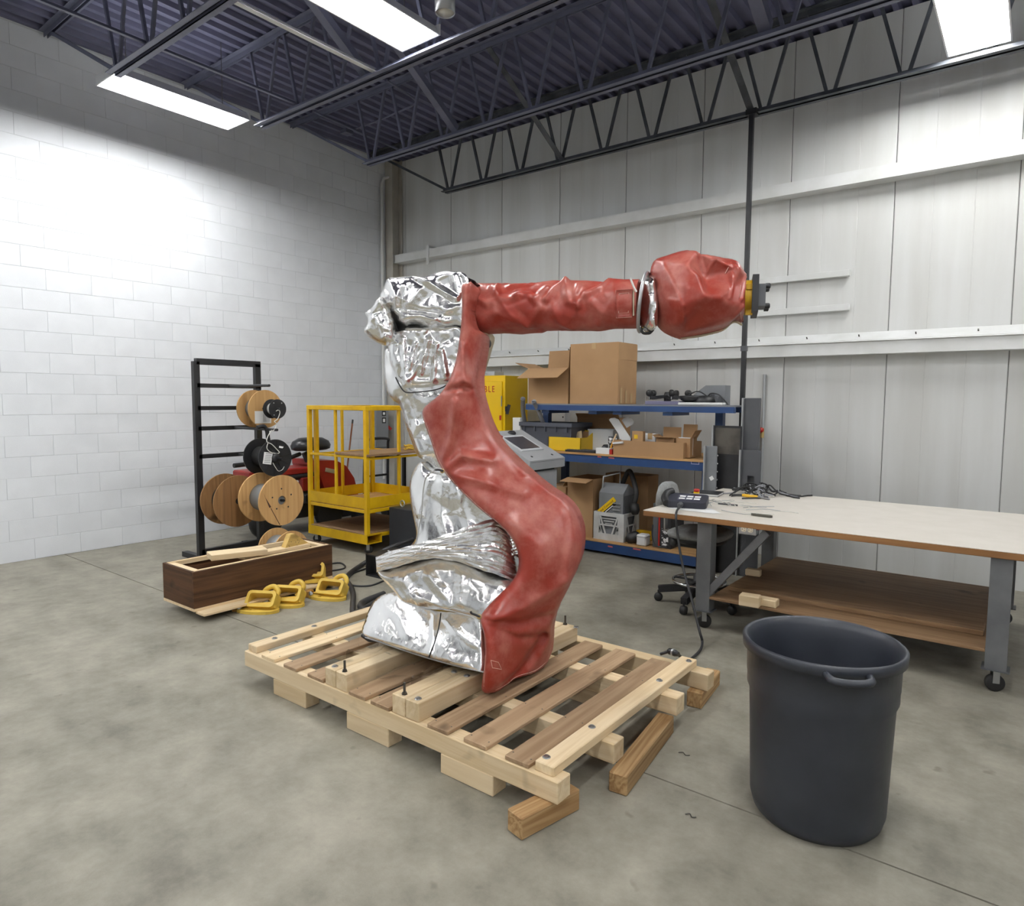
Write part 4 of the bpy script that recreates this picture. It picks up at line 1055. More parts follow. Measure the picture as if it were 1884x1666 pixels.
def caster(parent, x, y, z, r=0.045, w_=0.028, ang=0.0, h=None, m='rubber'):
    """swivel caster hanging from height z: fork with a wheel"""
    h = h or z
    c = part('caster_fork', MB().box(-0.025, 0.025, -w_/2-0.012, w_/2+0.012, h-0.006, h).box(-0.016, 0.016, -w_/2-0.010, -w_/2-0.004, h-r*1.6, h-0.006).box(-0.016, 0.016, w_/2+0.004, w_/2+0.010, h-r*1.6, h-0.006), MATS['steel'], parent, loc=(x, y, z-h), rot=(0, 0, ang))
    part('caster_wheel', MB().lathe([(0.0, -w_/2), (r*0.8, -w_/2), (r, -w_/2*0.6), (r, w_/2*0.6), (r*0.8, w_/2), (0.0, w_/2)], axis=(0, 1, 0), org=(0, 0, r), seg=20), MATS[m], c)
    return c

# ------------------------------------------------------------------ yellow rolling platform
X0, X1, Y0, Y1 = -6.32, -5.33, 4.47, 5.40
XC, YC = (X0+X1)/2, (Y0+Y1)/2
ct = root('rolling_platform', 'yellow steel work platform on casters with guard rails by the block wall', 'cart', (XC, YC, 0))
hx, hy, ps = (X1-X0)/2, (Y1-Y0)/2, 0.045
YM = MATS['yellow']
for sx in (-1, 1):
    for sy in (-1, 1):
        part('post', MB().cbox(sx*(hx-ps/2)-ps/2, sx*(hx-ps/2)+ps/2, sy*(hy-ps/2)-ps/2, sy*(hy-ps/2)+ps/2, 0.2055, 1.4795, 0.004), YM, ct)
part('gate_post', MB().cbox(-hx, -hx+ps, -hy+0.085, -hy+0.13, 0.47, 1.48, 0.004), YM, ct)
part('gate_post', MB().cbox(-hx, -hx+ps, hy-0.13, hy-0.085, 0.47, 1.48, 0.004), YM, ct)
for sy in (-1, 1):
    part('top_rail', MB().cbox(-hx, hx, sy*(hy-ps/2)-ps/2, sy*(hy-ps/2)+ps/2, 1.48, 1.525, 0.004), YM, ct)
    part('mid_rail', MB().cbox(-hx+ps, hx-ps, sy*(hy-0.02)-0.012, sy*(hy-0.02)+0.012, 0.985, 1.01, 0.003), YM, ct)
    part('mid_post', MB().cbox(-0.03, 0.0, sy*(hy-0.02)-0.013, sy*(hy-0.02)+0.013, 0.5, 1.48, 0.003), YM, ct)
    part('toe_board', MB().box(-hx+ps, hx-ps, sy*(hy-0.004)-0.0025, sy*(hy-0.004)+0.0025, 0.476, 0.59), YM, ct)
    part('deck_beam', MB().cbox(-hx+ps, hx-ps, sy*(hy-0.023)-0.02, sy*(hy-0.023)+0.02, 0.43, 0.4645, 0.003), YM, ct)
for sx in (-1, 1):
    part('top_rail', MB().cbox(sx*(hx-ps/2)-ps/2, sx*(hx-ps/2)+ps/2, -hy+ps, hy-ps, 1.48, 1.525, 0.004), YM, ct)
    part('mid_rail', MB().cbox(sx*(hx-0.02)-0.012, sx*(hx-0.02)+0.012, -hy+ps, hy-ps, 0.975, 1.0, 0.003), YM, ct)
    part('mid_post', MB().cbox(sx*(hx-0.02)-0.013, sx*(hx-0.02)+0.013, -0.015, 0.015, 0.5, 1.48, 0.003), YM, ct)
    part('toe_board', MB().box(sx*(hx-0.004)-0.0025, sx*(hx-0.004)+0.0025, -hy+ps, hy-ps, 0.476, 0.59), YM, ct)
    part('deck_beam', MB().cbox(sx*(hx-0.023)-0.02, sx*(hx-0.023)+0.02, -hy+ps, hy-ps, 0.43, 0.4645, 0.003), YM, ct)
    part('base_rail', MB().cbox(sx*(hx-0.023)-0.02, sx*(hx-0.023)+0.02, -hy+0.21, hy-0.21, 0.17, 0.205, 0.003), YM, ct)
part('deck_board', MB().box(-hx+ps+0.002, hx-ps-0.002, -hy+0.012, hy-0.012, 0.465, 0.475), wood('ply', axis='y', **WPLY), ct)
for yy in (-hy, hy-0.20):   # fork pockets: open rectangular tubes
    part('fork_pocket', MB().frame([(0, 0), (0.20, 0), (0.20, 0.095), (0, 0.095)], [(0.008, 0.008), (0.192, 0.008), (0.192, 0.087), (0.008, 0.087)], (-hx, yy, 0.11), (0, 1, 0), (0, 0, 1), 2*hx), YM, ct)
part('lower_board', MB().box(-hx+ps+0.002, hx-ps-0.002, -hy+0.003, hy-0.003, 0.206, 0.216), wood('ply_dull', axis='x', c=S(150, 122, 92), c2=S(126, 100, 74)), ct)
part('shelf_board', MB().cbox(-0.01, hx+0.02, -hy+0.004, hy+0.05, 1.012, 1.036, 0.002), wood('ply_dull', axis='y', c=S(150, 122, 92), c2=S(126, 100, 74)), ct)
for sx in (-1, 1):
    for sy in (-1, 1): caster(ct, sx*(hx-0.06), sy*(hy-0.07), 0.11, 0.045, ang=0.6)
# yellow coil of cord on the shelf board
qc = onX(757, 812, -5.42)
co = []
for i in range(150):
    t = i/149*2*math.pi*5; r = 0.075+0.012*math.sin(i*0.37); co.append((r*math.cos(t), r*math.sin(t), 0.008+i/149*0.05+0.006*math.sin(i*1.1)))
solo('coiled_cord', MB().tube(co, 0.006, 6), mat('cord_yellow', S(214, 178, 60), 0.5), 'coil of thin yellow cord lying on the platform shelf board', 'cord', loc=(-5.45, 5.22, 1.036))

# ------------------------------------------------------------------ red machine behind the platform
def red_machine():
    o = onX(605, 915, -6.95)
    t = root('floor_machine', 'red walk behind machine with curved fender and black padded seat behind the yellow platform', 'machine', (-7.0, 5.05, 0))
    W0 = np.array([-7.0, 5.05, 0])
    P = lambda x, y, X=-6.95: onX(x, y, X)-W0
    # fender: thick curved hood
    prof = [(0.28, 0.25), (0.28, 0.40), (0.22, 0.60), (0.10, 0.76), (-0.05, 0.84), (-0.34, 0.86), (-0.34, 0.80), (-0.20, 0.42), (-0.12, 0.25)]
    part('fender', MB().prism([(a, b) for a, b in prof], (-0.28, 0.22, 0), (0, 1, 0), (0, 0, 1), 0.5), mat('machine_red', S(150, 34, 26), 0.4, c2=S(128, 28, 22), scale=4), t)
    part('vent_plate', MB().rbox((0.225, 0.0, 0.74), (0.225, 0.16, 0.70), 0.006, 0.05), MATS['galv'], t)
    part('body', MB().cbox(-0.26, 0.16, -0.9, 0.02, 0.18, 0.52, 0.02), MATS['black'], t)
    part('rear_hood', MB().cbox(-0.22, 0.14, -0.95, -0.15, 0.70, 0.78, 0.015), mat('machine_red', None), t)
    part('panel', MB().cbox(0.10, 0.19, -0.30, -0.05, 0.50, 0.66, 0.008), mat('machine_red', None), t)
    part('cross_tube', MB().tube([(0.1, -1.0, 0.66), (0.12, 0.12, 0.68)], 0.04, 10), MATS['black'], t)
    part('control_box', MB().cbox(0.06, 0.26, -0.32, 0.1, 0.36, 0.47, 0.01), MATS['black'], t)
    for k in range(5):
        part('knob', MB().lathe([(0.016, 0), (0.018, 0.012), (0.01, 0.02)], axis=(1, 0, 0.3), org=(0.262, -0.26+0.08*k, 0.40+0.03*(k % 2)), seg=10), MATS['steel'], t)
    part('seat_post', MB().rbox((0.05, 0.05, 0.5), (0.0, -0.12, 0.95), 0.05, 0.09, up=(0, 1, 0)), MATS['black'], t)
    s = MB(); rws = []
    for r_, z in ((0.02, 0.16), (0.6, 0.15), (0.9, 0.11), (1.0, 0.06), (0.96, 0.015), (0.8, 0.0), (0.0, 0.0)):
        rws.append([(0.16*r_*math.cos(a), 0.27*r_*math.sin(a)*(1+0.08*math.cos(a)), z) for a in np.linspace(0, 2*math.pi, 24, endpoint=False)])
    vs = [p for r_ in rws for p in r_]; fs = [(i*24+k, i*24+(k+1) % 24, (i+1)*24+(k+1) % 24, (i+1)*24+k) for i in range(6) for k in range(24)]
    s.add([(a, b-0.05, c+0.97) for a, b, c in vs], [f[::-1] for f in fs], True)
    part('seat', s, mat('vinyl', S(30, 31, 35), 0.3), t)
    part('handle_bar', MB().tube([(0.08, -1.1, 0.86), (0.06, -0.45, 0.88), (0.0, -0.2, 0.93)], 0.026, 8), MATS['black'], t)
    for yy in (-0.75, 0.12): part('wheel', MB().lathe([(0, -0.05), (0.17, -0.05), (0.2, -0.03), (0.2, 0.03), (0.17, 0.05), (0, 0.05)], axis=(1, 0, 0), org=(0.12, yy, 0.2), seg=20), MATS['rubber'], t)
red_machine()
# broom leaning on the wall
b0, b1 = onX(638, 868, -7.5), onX(649, 772, -7.70)
br = root('broom', 'thin brown broom handle leaning on the block wall behind the platform', 'broom', (b0[0], b0[1], 0))
d = (b1-b0)/np.linalg.norm(b1-b0); foot = b0-d*(b0[2]-0.14)/d[2]
part('handle', MB().tube([foot, b0+d*0.02], 0.011, 8).tube([b0, b1], 0.011, 8), wood('broom', axis='z', c=S(140, 88, 58), c2=S(112, 66, 42)), br, world=True)
part('grip', MB().tube([b1-d*0.06, b1], 0.013, 8), MATS['black'], br, world=True)
part('bristles', MB().prism([(-0.15, 0), (0.15, 0), (0.1, 0.13), (-0.1, 0.13)], foot+np.array([-0.03, 0, -foot[2]]), (0, 1, 0), (0, 0, 1), 0.05), MATS['black'], br, world=True)
# grey switch box in the corner
e0, e1 = onX(693, 750, -7.52), onX(718, 824, -7.52)
t = root('switch_box', 'grey electrical disconnect box with red lever in the wall corner', 'electrical box', (WX, e0[1], min(e0[2], e1[2])))
ey, ez = e1[1]-e0[1], abs(e0[2]-e1[2])
part('body', MB().cbox(0.001, 0.2, 0, ey, 0, ez, 0.006), MATS['grey_paint'], t)
part('door', MB().cbox(0.2, 0.212, 0.015, ey-0.015, 0.02, ez-0.02, 0.003), MATS['grey_paint'], t)
for k, (a, b) in enumerate(((0.80, 0.92), (0.62, 0.76))): part('rating_plate', MB().box(0.212, 0.214, ey*0.45, ey*0.75, ez*a, ez*b), MATS['black'], t); part('plate_print', MB().box(0.2141, 0.2145, ey*0.52, ey*0.68, ez*(a+0.03), ez*(b-0.03)), MATS['paper'], t)
part('lever', MB().rbox((0.15, ey+0.012, ez*0.55), (0.20, ey+0.05, ez*0.46), 0.03, 0.04), MATS['red_paint'], t)
# hand truck behind the platform
t = root('hand_truck', 'black tube hand truck with looped handle behind the yellow platform', 'hand truck', (-6.78, 5.85, 0))
part('frame', MB().tube(spline([(0, -0.2, 0.05), (0, -0.2, 0.6), (0.02, -0.19, 1.0), (0.05, -0.15, 1.08), (0.05, 0.15, 1.08), (0.02, 0.19, 1.0), (0, 0.2, 0.6), (0, 0.2, 0.05)], 6), 0.018, 8), MATS['black'], t)
for z in (0.35, 0.6, 0.85): part('rung', MB().tube([(0.0, -0.2, z), (0.0, 0.2, z)], 0.014, 8), MATS['black'], t)
part('toe_plate', MB().box(0, 0.22, -0.2, 0.2, 0.02, 0.03), MATS['black'], t)
for s in (-1, 1): part('wheel', MB().lathe([(0, -0.03), (0.1, -0.03), (0.12, -0.015), (0.12, 0.015), (0.1, 0.03), (0, 0.03)], axis=(0, 1, 0), org=(-0.08, s*0.25, 0.12), seg=20), MATS['rubber'], t)
# table behind the robot with a dark cabinet under it
t = root('side_table', 'white topped table half hidden behind the silver arm sleeve', 'table', (-6.30, 6.55, 0))
part('top', MB().cbox(-0.46, 0.46, -0.3, 0.3, 0.83, 0.87, 0.004), MATS['white_plastic'], t)
for sx in (-1, 1):
    for sy in (-1, 1): part('leg', MB().box(sx*0.42-0.02, sx*0.42+0.02, sy*0.26-0.02, sy*0.26+0.02, 0, 0.83), MATS['black'], t)
part('back_panel', MB().box(-0.40, 0.40, 0.265, 0.275, 0.1, 0.83), MATS['black'], t)
# black transformer box with lifting eye
c0 = onZ(716, 1015, 0)
t = root('transformer_box', 'black steel box with a lifting eye on top, between platform and robot', 'machine box', (c0[0], c0[1], 0))
tz = 0.475
part('body', MB().cbox(0, 0.42, 0, 0.40, 0.0, tz, 0.006), mat('box_black', S(38, 42, 48), 0.5, c2=S(32, 36, 42), scale=8), t)
part('lifting_eye', MB().tube([(0.10+0.03*math.cos(a), 0.10, tz+0.036+0.03*math.sin(a)) for a in np.linspace(0, 2*math.pi, 20, endpoint=False)], 0.0075, 8, closed=True).lathe([(0.014, 0), (0.014, 0.01)], org=(0.10, 0.10, tz), seg=12), MATS['galv'], t)
# black channel bracket on the floor
b0 = onZ(673, 1058, 0)
t = root('channel_bracket', 'black welded channel bracket standing on the floor behind the pleated belt', 'bracket', (b0[0], b0[1], 0))
part('web', MB().box(0, 0.01, 0.0, 0.34, 0, 0.20), MATS['black'], t)
part('top_flange', MB().box(0, 0.34, 0.0, 0.34, 0.19, 0.20), MATS['black'], t)
part('base_flange', MB().box(0, 0.34, 0.0, 0.34, 0.0, 0.01), MATS['black'], t)
part('cap_screw', MB().lathe([(0.018, 0), (0.018, 0.01), (0.01, 0.014)], org=(0.16, 0.12, 0.20), seg=12), MATS['galv'], t)

# ------------------------------------------------------------------ cables on the floor
def cable(label, pts, r, m='cable', k=8, name='power_cable'):
    P = spline([np.array(p, float) for p in pts], k); c = np.array([P[0][0], P[0][1], 0.0])
    return solo(name, MB().tube([p-c for p in P], r, 8), MATS[m], label, 'cable', loc=c)
def fz(x, y, z): return onZ(x, y, z)
R_ = 0.022
cable('thick black ribbed conduit curving over the floor left of the foot skirt', [fz(760, 992, .20), fz(715, 1008, .16), fz(688, 1025, .08), fz(663, 1040, R_), fz(642, 1056, R_), fz(637, 1066, R_), fz(646, 1080, R_), fz(650, 1095, R_), fz(649, 1112, R_), fz(651, 1128, R_), fz(672, 1118, R_), fz(690, 1108, R_)], R_)
cable('short thick cable loop beside the left edge of the foot skirt', [fz(706, 1092, R_), fz(675, 1104, R_), fz(664, 1112, R_), fz(668, 1121, R_), fz(690, 1124, R_), fz(715, 1126, R_)], 0.026)
cable('thin black cable curving from the bracket across the floor', [fz(672, 1046, .01), fz(650, 1054, .008), fz(640, 1066, .008), fz(648, 1076, .008), fz(680, 1077, .008), fz(706, 1068, .008), fz(725, 1062, .008)], 0.008)
cable('thin black cable looping out beside the dark wooden crate', [fz(606, 1037, .008), fz(625, 1035, .008), fz(635, 1041, .008), fz(630, 1046, .008), fz(606, 1050, .008)], 0.008)

# ------------------------------------------------------------------ crate and offcuts
CX = -4.70
bt = root('wooden_crate', 'dark stained wooden crate full of pale offcuts on a low skid, left edge', 'crate', (CX, 3.1, 0))
cy0, cy1, cz0, cz1 = 2.35-3.1, 3.56-3.1, 0.085, 0.355
cd_ = 0.46
part('side_panel', MB().cbox(-0.02, 0.0, cy0, cy1, cz0, cz1, 0.002), wood('dark_crate', axis='y', **WB), bt)
part('side_panel', MB().cbox(-cd_, -cd_+0.02, cy0, cy1, cz0, cz1, 0.002), wood('dark_crate', axis='y', **WB), bt)
part('end_panel', MB().cbox(-cd_+0.02, -0.02, cy1-0.02, cy1, cz0, cz1, 0.002), wood('dark_crate', axis='x', **WB), bt)
part('end_panel', MB().cbox(-cd_+0.02, -0.02, cy0, cy0+0.02, cz0, cz1, 0.002), wood('dark_crate', axis='x', **WB), bt)
part('bottom_board', MB().box(-cd_, 0, cy0, cy1, cz0-0.02, cz0), wood('slat_light', axis='y', **WP), bt)
for yy in (cy1-0.08, cy0+0.5, cy0+0.02): part('rim_strip', MB().box(-cd_+0.02, -0.02, yy, yy+0.05, cz1-0.03, cz1-0.002), wood('pine', axis='x', **WP), bt)
part('rim_strip', MB().box(-0.05, -0.021, cy0+0.02, cy1-0.02, cz1-0.03, cz1+0.002), wood('pine', axis='y', **WP), bt)
part('rim_strip', MB().box(-cd_+0.021, -cd_+0.05, cy0+0.02, cy1-0.02, cz1-0.03, cz1+0.002), wood('pine', axis='y', **WP), bt)
for yy in (cy1-0.06, cy0+0.4): part('skid', MB().cbox(-cd_-0.05, 0.08, yy, yy+0.09, 0.0, 0.045, 0.003), wood('pine', axis='x', **WP), bt)
part('skid_board', MB().cbox(-0.02, 0.10, cy0+0.02, cy1+0.05, 0.045, 0.064, 0.003), wood('slat_light', axis='y', **WP), bt)
def offcut(label, c, L, w_, h, rot, spec='pine', kind=WP):
    o = solo('wood_offcut', MB().cbox(-L/2, L/2, -w_/2, w_/2, 0, h, 0.003), wood(spec, axis='x', **kind), label, 'wood offcut', loc=c, group='pale offcuts in the crate')
    o.rotation_euler = rot; return o
offcut('pale plank offcut lying along the near rim of the dark crate', (CX-0.13, 3.10, cz1-0.005), 0.55, 0.11, 0.03, (0, -0.03, math.radians(82)))
offcut('broad pale plank offcut across the crate, at the photo edge', (CX-0.15, 2.78, cz1+0.02), 0.42, 0.14, 0.045, (0.04, 0.02, math.radians(76)))
# yellowish nail speckled wedge block
wy = onX(540, 990, CX-0.2)
t_ = MB().prism([(-0.13, 0), (0.12, 0), (0.125, 0.03), (-0.02, 0.14), (-0.06, 0.14)], (0.03, 0, 0), (0, 1, 0), (0, 0, 1), 0.06)
wed = root('wedge_block', 'yellowish nail speckled wedge of wood leaning in the dark crate', 'wood block', (CX-0.17, 3.27, cz1-0.01))
part('block', t_, wood('wedge', axis='y', c=S(226, 194, 120), c2=S(206, 170, 98)), wed)
random.seed(9)
for i in range(16):
    a = random.uniform(-0.08, 0.09); b = random.uniform(0.012, 0.09 if a < 0.03 else 0.03)
    part('nail', MB().lathe([(0.0035, 0), (0.0035, 0.001)], axis=(1, 0, 0), org=(0.0895, a, b), seg=6), MATS['nail'], wed)

# ------------------------------------------------------------------ yellow lifting lugs on the floor
def lug(label, px, py, rz, tilt=0.0, z=0.0):
    c = onZ(px, py, 0.0)
    t = root('lifting_bracket', label, 'bracket', (c[0], c[1], z), rz, 'yellow steel brackets on the floor')
    m = MATS['yellow_soft']
    n_ = 20; outl = [(-0.17, -0.05), (-0.12, -0.085), (0.10, -0.085), (0.17, -0.03), (0.17, 0.06), (-0.13, 0.06), (-0.17, 0.03)]
    part('base_plate', MB().frame(*(lambda o, i: (o, i))([(0.17*math.cos(a)*(1.0 if abs(math.cos(a)) < .9 else 1), 0.085*math.sin(a)) for a in np.linspace(0, 2*math.pi, n_, endpoint=False)], [(-0.04+0.016*math.cos(a), -0.045+0.013*math.sin(a)) for a in np.linspace(0, 2*math.pi, n_, endpoint=False)]), (0, 0, 0.0), (1, 0, 0), (0, 1, 0), 0.022), m, t)
    o = part('loop', MB().frame(rrect(0.23, 0.13, 0.03), rrect(0.185, 0.085, 0.018), (0.02, 0.085, 0.035), (1, 0.0, 0), (0, 0.62, 0.78), 0.10), m, t)
    part('web', MB().prism([(-0.13, 0), (0.14, 0), (0.13, 0.05), (-0.10, 0.02)], (0, 0.02, 0.02), (1, 0, 0), (0, 0.45, 0.9), 0.03), m, t)
    part('hook', MB().tube(spline([(0.06, 0.09, 0.05), (0.10, 0.13, 0.11), (0.06, 0.15, 0.15), (0.0, 0.14, 0.13), (-0.02, 0.12, 0.08)], 5), 0.02, 8), m, t)
    part('end_block', MB().cbox(-0.185, -0.135, -0.045, 0.02, 0.0, 0.055, 0.005), mat('ochre', S(176, 130, 62), 0.5), t)
    part('bolt', MB().lathe([(0.017, 0), (0.017, 0.008), (0.011, 0.008), (0.011, 0.022), (0, 0.024)], axis=(0, -0.5, 0.85), org=(-0.12, -0.045, 0.035), seg=10), MATS['galv'], t)
    return t
lug('yellow bracket nearest the pallet end, its loop lying open to the right', 602, 1100, math.radians(20))
lug('yellow bracket in the middle front, brown end block towards the camera', 522, 1113, math.radians(28))
lug('yellow bracket at the back of the group, loop standing up by the skid', 566, 1084, math.radians(40), z=0.075)
lug('yellow bracket at the left edge of the photo, partly cut off', 474, 1124, math.radians(30))

# ------------------------------------------------------------------ cable reels on their rack
def reel(name, label, c, r, wd, m, core, corem, hole=0.03, thick=0.014, extra=None):
    """c: centre of the flange that faces the room (towards +x)"""
    t = root(name, label, 'cable reel', c)
    for k, x in enumerate((0.0, -wd)):
        n_ = 40
        fl = part('flange', MB().frame([(r*math.cos(a), r*math.sin(a)) for a in np.linspace(0, 2*math.pi, n_, endpoint=False)], [(hole*math.cos(a), hole*math.sin(a)) for a in np.linspace(0, 2*math.pi, n_, endpoint=False)], (x-thick, 0, 0), (0, 1, 0), (0, 0, 1), thick), m, t)
        if k == 0: front = fl
    part('winding', MB().lathe([(hole*1.2, -wd), (core, -wd), (core, -thick), (hole*1.2, -thick)], axis=(1, 0, 0), seg=32), corem, t)
    return t, front
ply = wood('reel_ply', axis='z', **WPLY)
c = onX(519, 920, -5.55)
t, f0_ = reel('wooden_cable_reel', 'large cracked plywood cable reel facing the camera at left', c, 0.237, 0.34, ply, 0.13, mat('wind_grey', S(120, 124, 126), 0.6), 0.042, 0.02)
for k in range(5):
    a = k*2*math.pi/5+0.35
    part('bolt_hole', MB().lathe([(0.008, 0), (0.008, 0.0012), (0, 0.0012)], axis=(1, 0, 0), org=(0.0, 0.105*math.cos(a), 0.10*math.sin(a)+0.01), seg=10), MATS['black'], f0_)
part('crack', MB().prism([(-0.19, 0.085), (-0.135, -0.055), (-0.115, -0.05), (-0.17, 0.04)], (0.0, 0, 0), (0, 1, 0), (0, 0, 1), 0.001), mat('crack', S(70, 44, 26), 0.8), f0_)
part('crack', MB().rbox((0.0005, -0.12, -0.06), (0.0005, -0.03, -0.228), 0.0012, 0.006), mat('crack', None), f0_)
c = onX(507, 842, -5.75)
t, f0_ = reel('black_cable_reel', 'large black plastic cable reel with a paper tag, above the plywood reel', c, 0.178, 0.26, MATS['black'], 0.10, MATS['rubber'], 0.02, 0.012)
for k in range(10):
    a = k*2*math.pi/10+0.2
    part('spoke', MB().rbox((0.003, 0.06*math.cos(a), 0.06*math.sin(a)), (0.003, 0.165*math.cos(a), 0.165*math.sin(a)), 0.006, 0.006, up=(1, 0, 0)), MATS['rubber'], f0_)
part('hub', MB().lathe([(0.05, 0), (0.045, 0.02), (0.028, 0.03), (0.02, 0.03)], axis=(1, 0, 0), seg=20), MATS['black'], f0_)
q = onX(491, 842, -5.74)-c
part('paper_tag', MB().rbox((0.008, q[1], q[2]-0.06), (0.008, q[1]+0.02, q[2]+0.05), 0.09, 0.002, up=(1, 0, 0.0)), MATS['paper'], t)
for k in range(6): part('tag_print', MB().rbox((0.0095, q[1]-0.03+0.004*k, q[2]-0.04+0.016*k), (0.0095, q[1]+0.035+0.004*k, q[2]-0.045+0.016*k), 0.0006, 0.004, up=(0, 0, 1)), MATS['grey_dark'], t)
part('white_sticker', MB().rbox((0.002, 0.04, 0.105), (0.002, 0.085, 0.095), 0.004, 0.018, up=(0, 0, 1)), MATS['paper'], t)
part('cable_end', MB().tube([onX(x, y, -5.735)-c for x, y in spline([(502, 788), (493, 802), (491, 812), (500, 817), (509, 826), (514, 832), (508, 834), (497, 831), (491, 824), (493, 815)], 5)], 0.004, 6), MATS['cord_white'], t)
part('cable_end', MB().tube([onX(x, y, -5.735)-c for x, y in spline([(502, 851), (506, 858), (512, 866), (519, 864), (523, 858)], 5)], 0.003, 6), MATS['cord_white'], t)
c = onX(511, 752, -5.70)
t, f0_ = reel('small_black_reel', 'small black reel of white cord on the upper rack bar', c, 0.092, 0.10, MATS['black'], 0.055, MATS['cord_white'], 0.010, 0.006)
for a in (0.9, 2.2, 4.1): part('rivet', MB().lathe([(0.006, 0), (0.006, 0.002), (0, 0.002)], axis=(1, 0, 0), org=(0, 0.07*math.cos(a), 0.07*math.sin(a)), seg=8), MATS['galv'], f0_)
part('loose_end', MB().tube([onX(x, y, -5.69)-c for x, y in spline([(508, 756), (512, 754), (515, 758), (512, 768), (509, 772), (505, 775), (509, 780), (505, 790), (501, 792)], 5)], 0.004, 6), MATS['cord_white'], t)
c = onX(489, 752, -5.95)
t, f0_ = reel('wooden_cable_reel', 'plywood cable reel with a white paper label behind the small black reel', c, 0.185, 0.20, ply, 0.1, mat('wind_grey', None), 0.03, 0.014)
part('paper_label', MB().box(0.001, 0.003, -0.12, 0.055, -0.14, -0.02), MATS['paper'], f0_)
for k in range(7): part('label_print', MB().box(0.003, 0.0034, -0.03+0.011*k, -0.026+0.011*k, -0.125, -0.05-0.01*(k % 3)), MATS['grey_dark'], f0_)
c = onX(536, 992, -5.30)
t, f0_ = reel('wooden_cable_reel', 'plywood reel of pale grey wire low behind the dark crate', (c[0], c[1], 0.150+0.06), 0.185, 0.24, ply, 0.12, mat('wind_pale', S(168, 176, 182), 0.5, c2=S(140, 148, 154), scale=30, stretch=(4, 0.5, 0.5)), 0.03, 0.014)
c2_ = onX(474, 925, -5.80)
t, f0_ = reel('wooden_cable_reel', 'dark plywood reel at the photo edge behind the cracked reel', (-6.05, c2_[1]-0.05, c2_[2]), 0.25, 0.24, wood('reel_dark', axis='z', c=S(150, 112, 72), c2=S(120, 88, 56)), 0.14, MATS['rubber'], 0.03, 0.016)
# rack of black pipes that carries the reels
t = root('reel_rack', 'black pipe rack with pegs carrying the cable reels at the left edge', 'rack', (-6.4, 3.4, 0))
zz = {k: onX(*p)[2] for k, p in dict(top=(490, 709, -5.75), mid=(500, 790, -5.75), blk=(507, 842, -5.75), big=(519, 920, -5.55)).items()}
yy = {k: onX(*p)[1] for k, p in dict(top=(490, 709, -5.75), mid=(500, 790, -5.75), blk=(507, 842, -5.75), big=(519, 920, -5.55)).items()}
for y in (3.30, 3.95): part('upright', MB().box(-0.05, 0.0, y-3.43, y-3.37, 0, 1.95), MATS['black'], t)
for z in (0.08, 1.95): part('cross_bar', MB().box(-0.05, 0.0, -0.1, 0.58, z-0.03, z+0.03), MATS['black'], t)
for z in (zz['top'], zz['mid'], zz['blk'], zz['big'], c[2]*0+1.5): part('cross_bar', MB().box(-0.05, 0.0, -0.1, 0.58, z-0.02, z+0.02), MATS['black'], t)
for k, xe in (('top', -5.70), ('mid', -5.66), ('blk', -5.64), ('big', -5.52)):
    part('peg', MB().tube([(-0.02, yy[k]-3.4, zz[k]), (xe+6.4, yy[k]-3.4, zz[k])], 0.013, 8), MATS['black'], t)
part('peg', MB().tube([(-0.02, onX(511, 752, -5.7)[1]-3.4, onX(511, 752, -5.7)[2]), (-5.66+6.4, onX(511, 752, -5.7)[1]-3.4, onX(511, 752, -5.7)[2])], 0.009, 8), MATS['black'], t)
part('bent_arm', MB().tube([onX(x, y, -5.85)-np.array([-6.4, 3.4, 0]) for x, y in spline([(473, 786), (485, 784), (491, 792), (493, 805), (495, 814)], 5)], 0.02, 8), MATS['black'], t)
for y in (-0.1, 0.55): part('foot', MB().box(-0.35, 0.75, y-0.03, y+0.03, 0.0, 0.05), MATS['black'], t)
# ------------------------------------------------------------------ yellow safety cabinet
cx1 = onY(927, 740, 6.15)[0]; cx0_ = cx1-0.86; cz = onY(927, 690, 6.15)[2]
t = root('safety_cabinet', 'tall yellow flammables cabinet with red lettering behind the red apron', 'cabinet', (cx1, 6.15, 0))
YC_ = mat('cabinet_yellow', S(236, 196, 10), 0.35, c2=S(228, 186, 8), scale=3)
W_ = cx1-cx0_
part('body', MB().cbox(-W_, 0, 0.02, 0.47, 0.05, cz, 0.006), YC_, t)
part('base', MB().box(-W_+0.03, -0.03, 0.05, 0.44, 0, 0.05), MATS['black'], t)
for k in range(2):
    x0 = -W_+0.03+k*(W_-0.06)/2
    dr = part('door', MB().cbox(x0+0.003, x0+(W_-0.06)/2-0.003, 0.002, 0.02, 0.12, cz-0.07, 0.004), YC_, t)
me = text_mesh('FLAMMABLE', 0.105, 'lettering', 0.001, 'RIGHT', 1.35)
me.materials.append(mat('sign_red', S(176, 30, 26), 0.5))
px = onY(910, 720, 6.15); tx = part('lettering', me, None, dr)
tx.location = (px[0]-cx1, -0.0005, onY(900, 721, 6.15)[2]); tx.rotation_euler = (math.pi/2, 0, 0)
tx.scale = (0.80, 1, 1)
hz = onY(921, 767, 6.15); part('latch_seal', MB().cbox(hz[0]-cx1-0.015, hz[0]-cx1+0.012, -0.008, 0.002, hz[2]-0.035, hz[2]+0.02, 0.002), MATS['red_paint'], dr)
for z in (0.35, cz-0.3): part('hinge', MB().tube([(-0.033, -0.003, z-0.06), (-0.033, -0.003, z+0.06)], 0.007, 8), MATS['steel'], t)
hp = onX(931, 752, cx1)
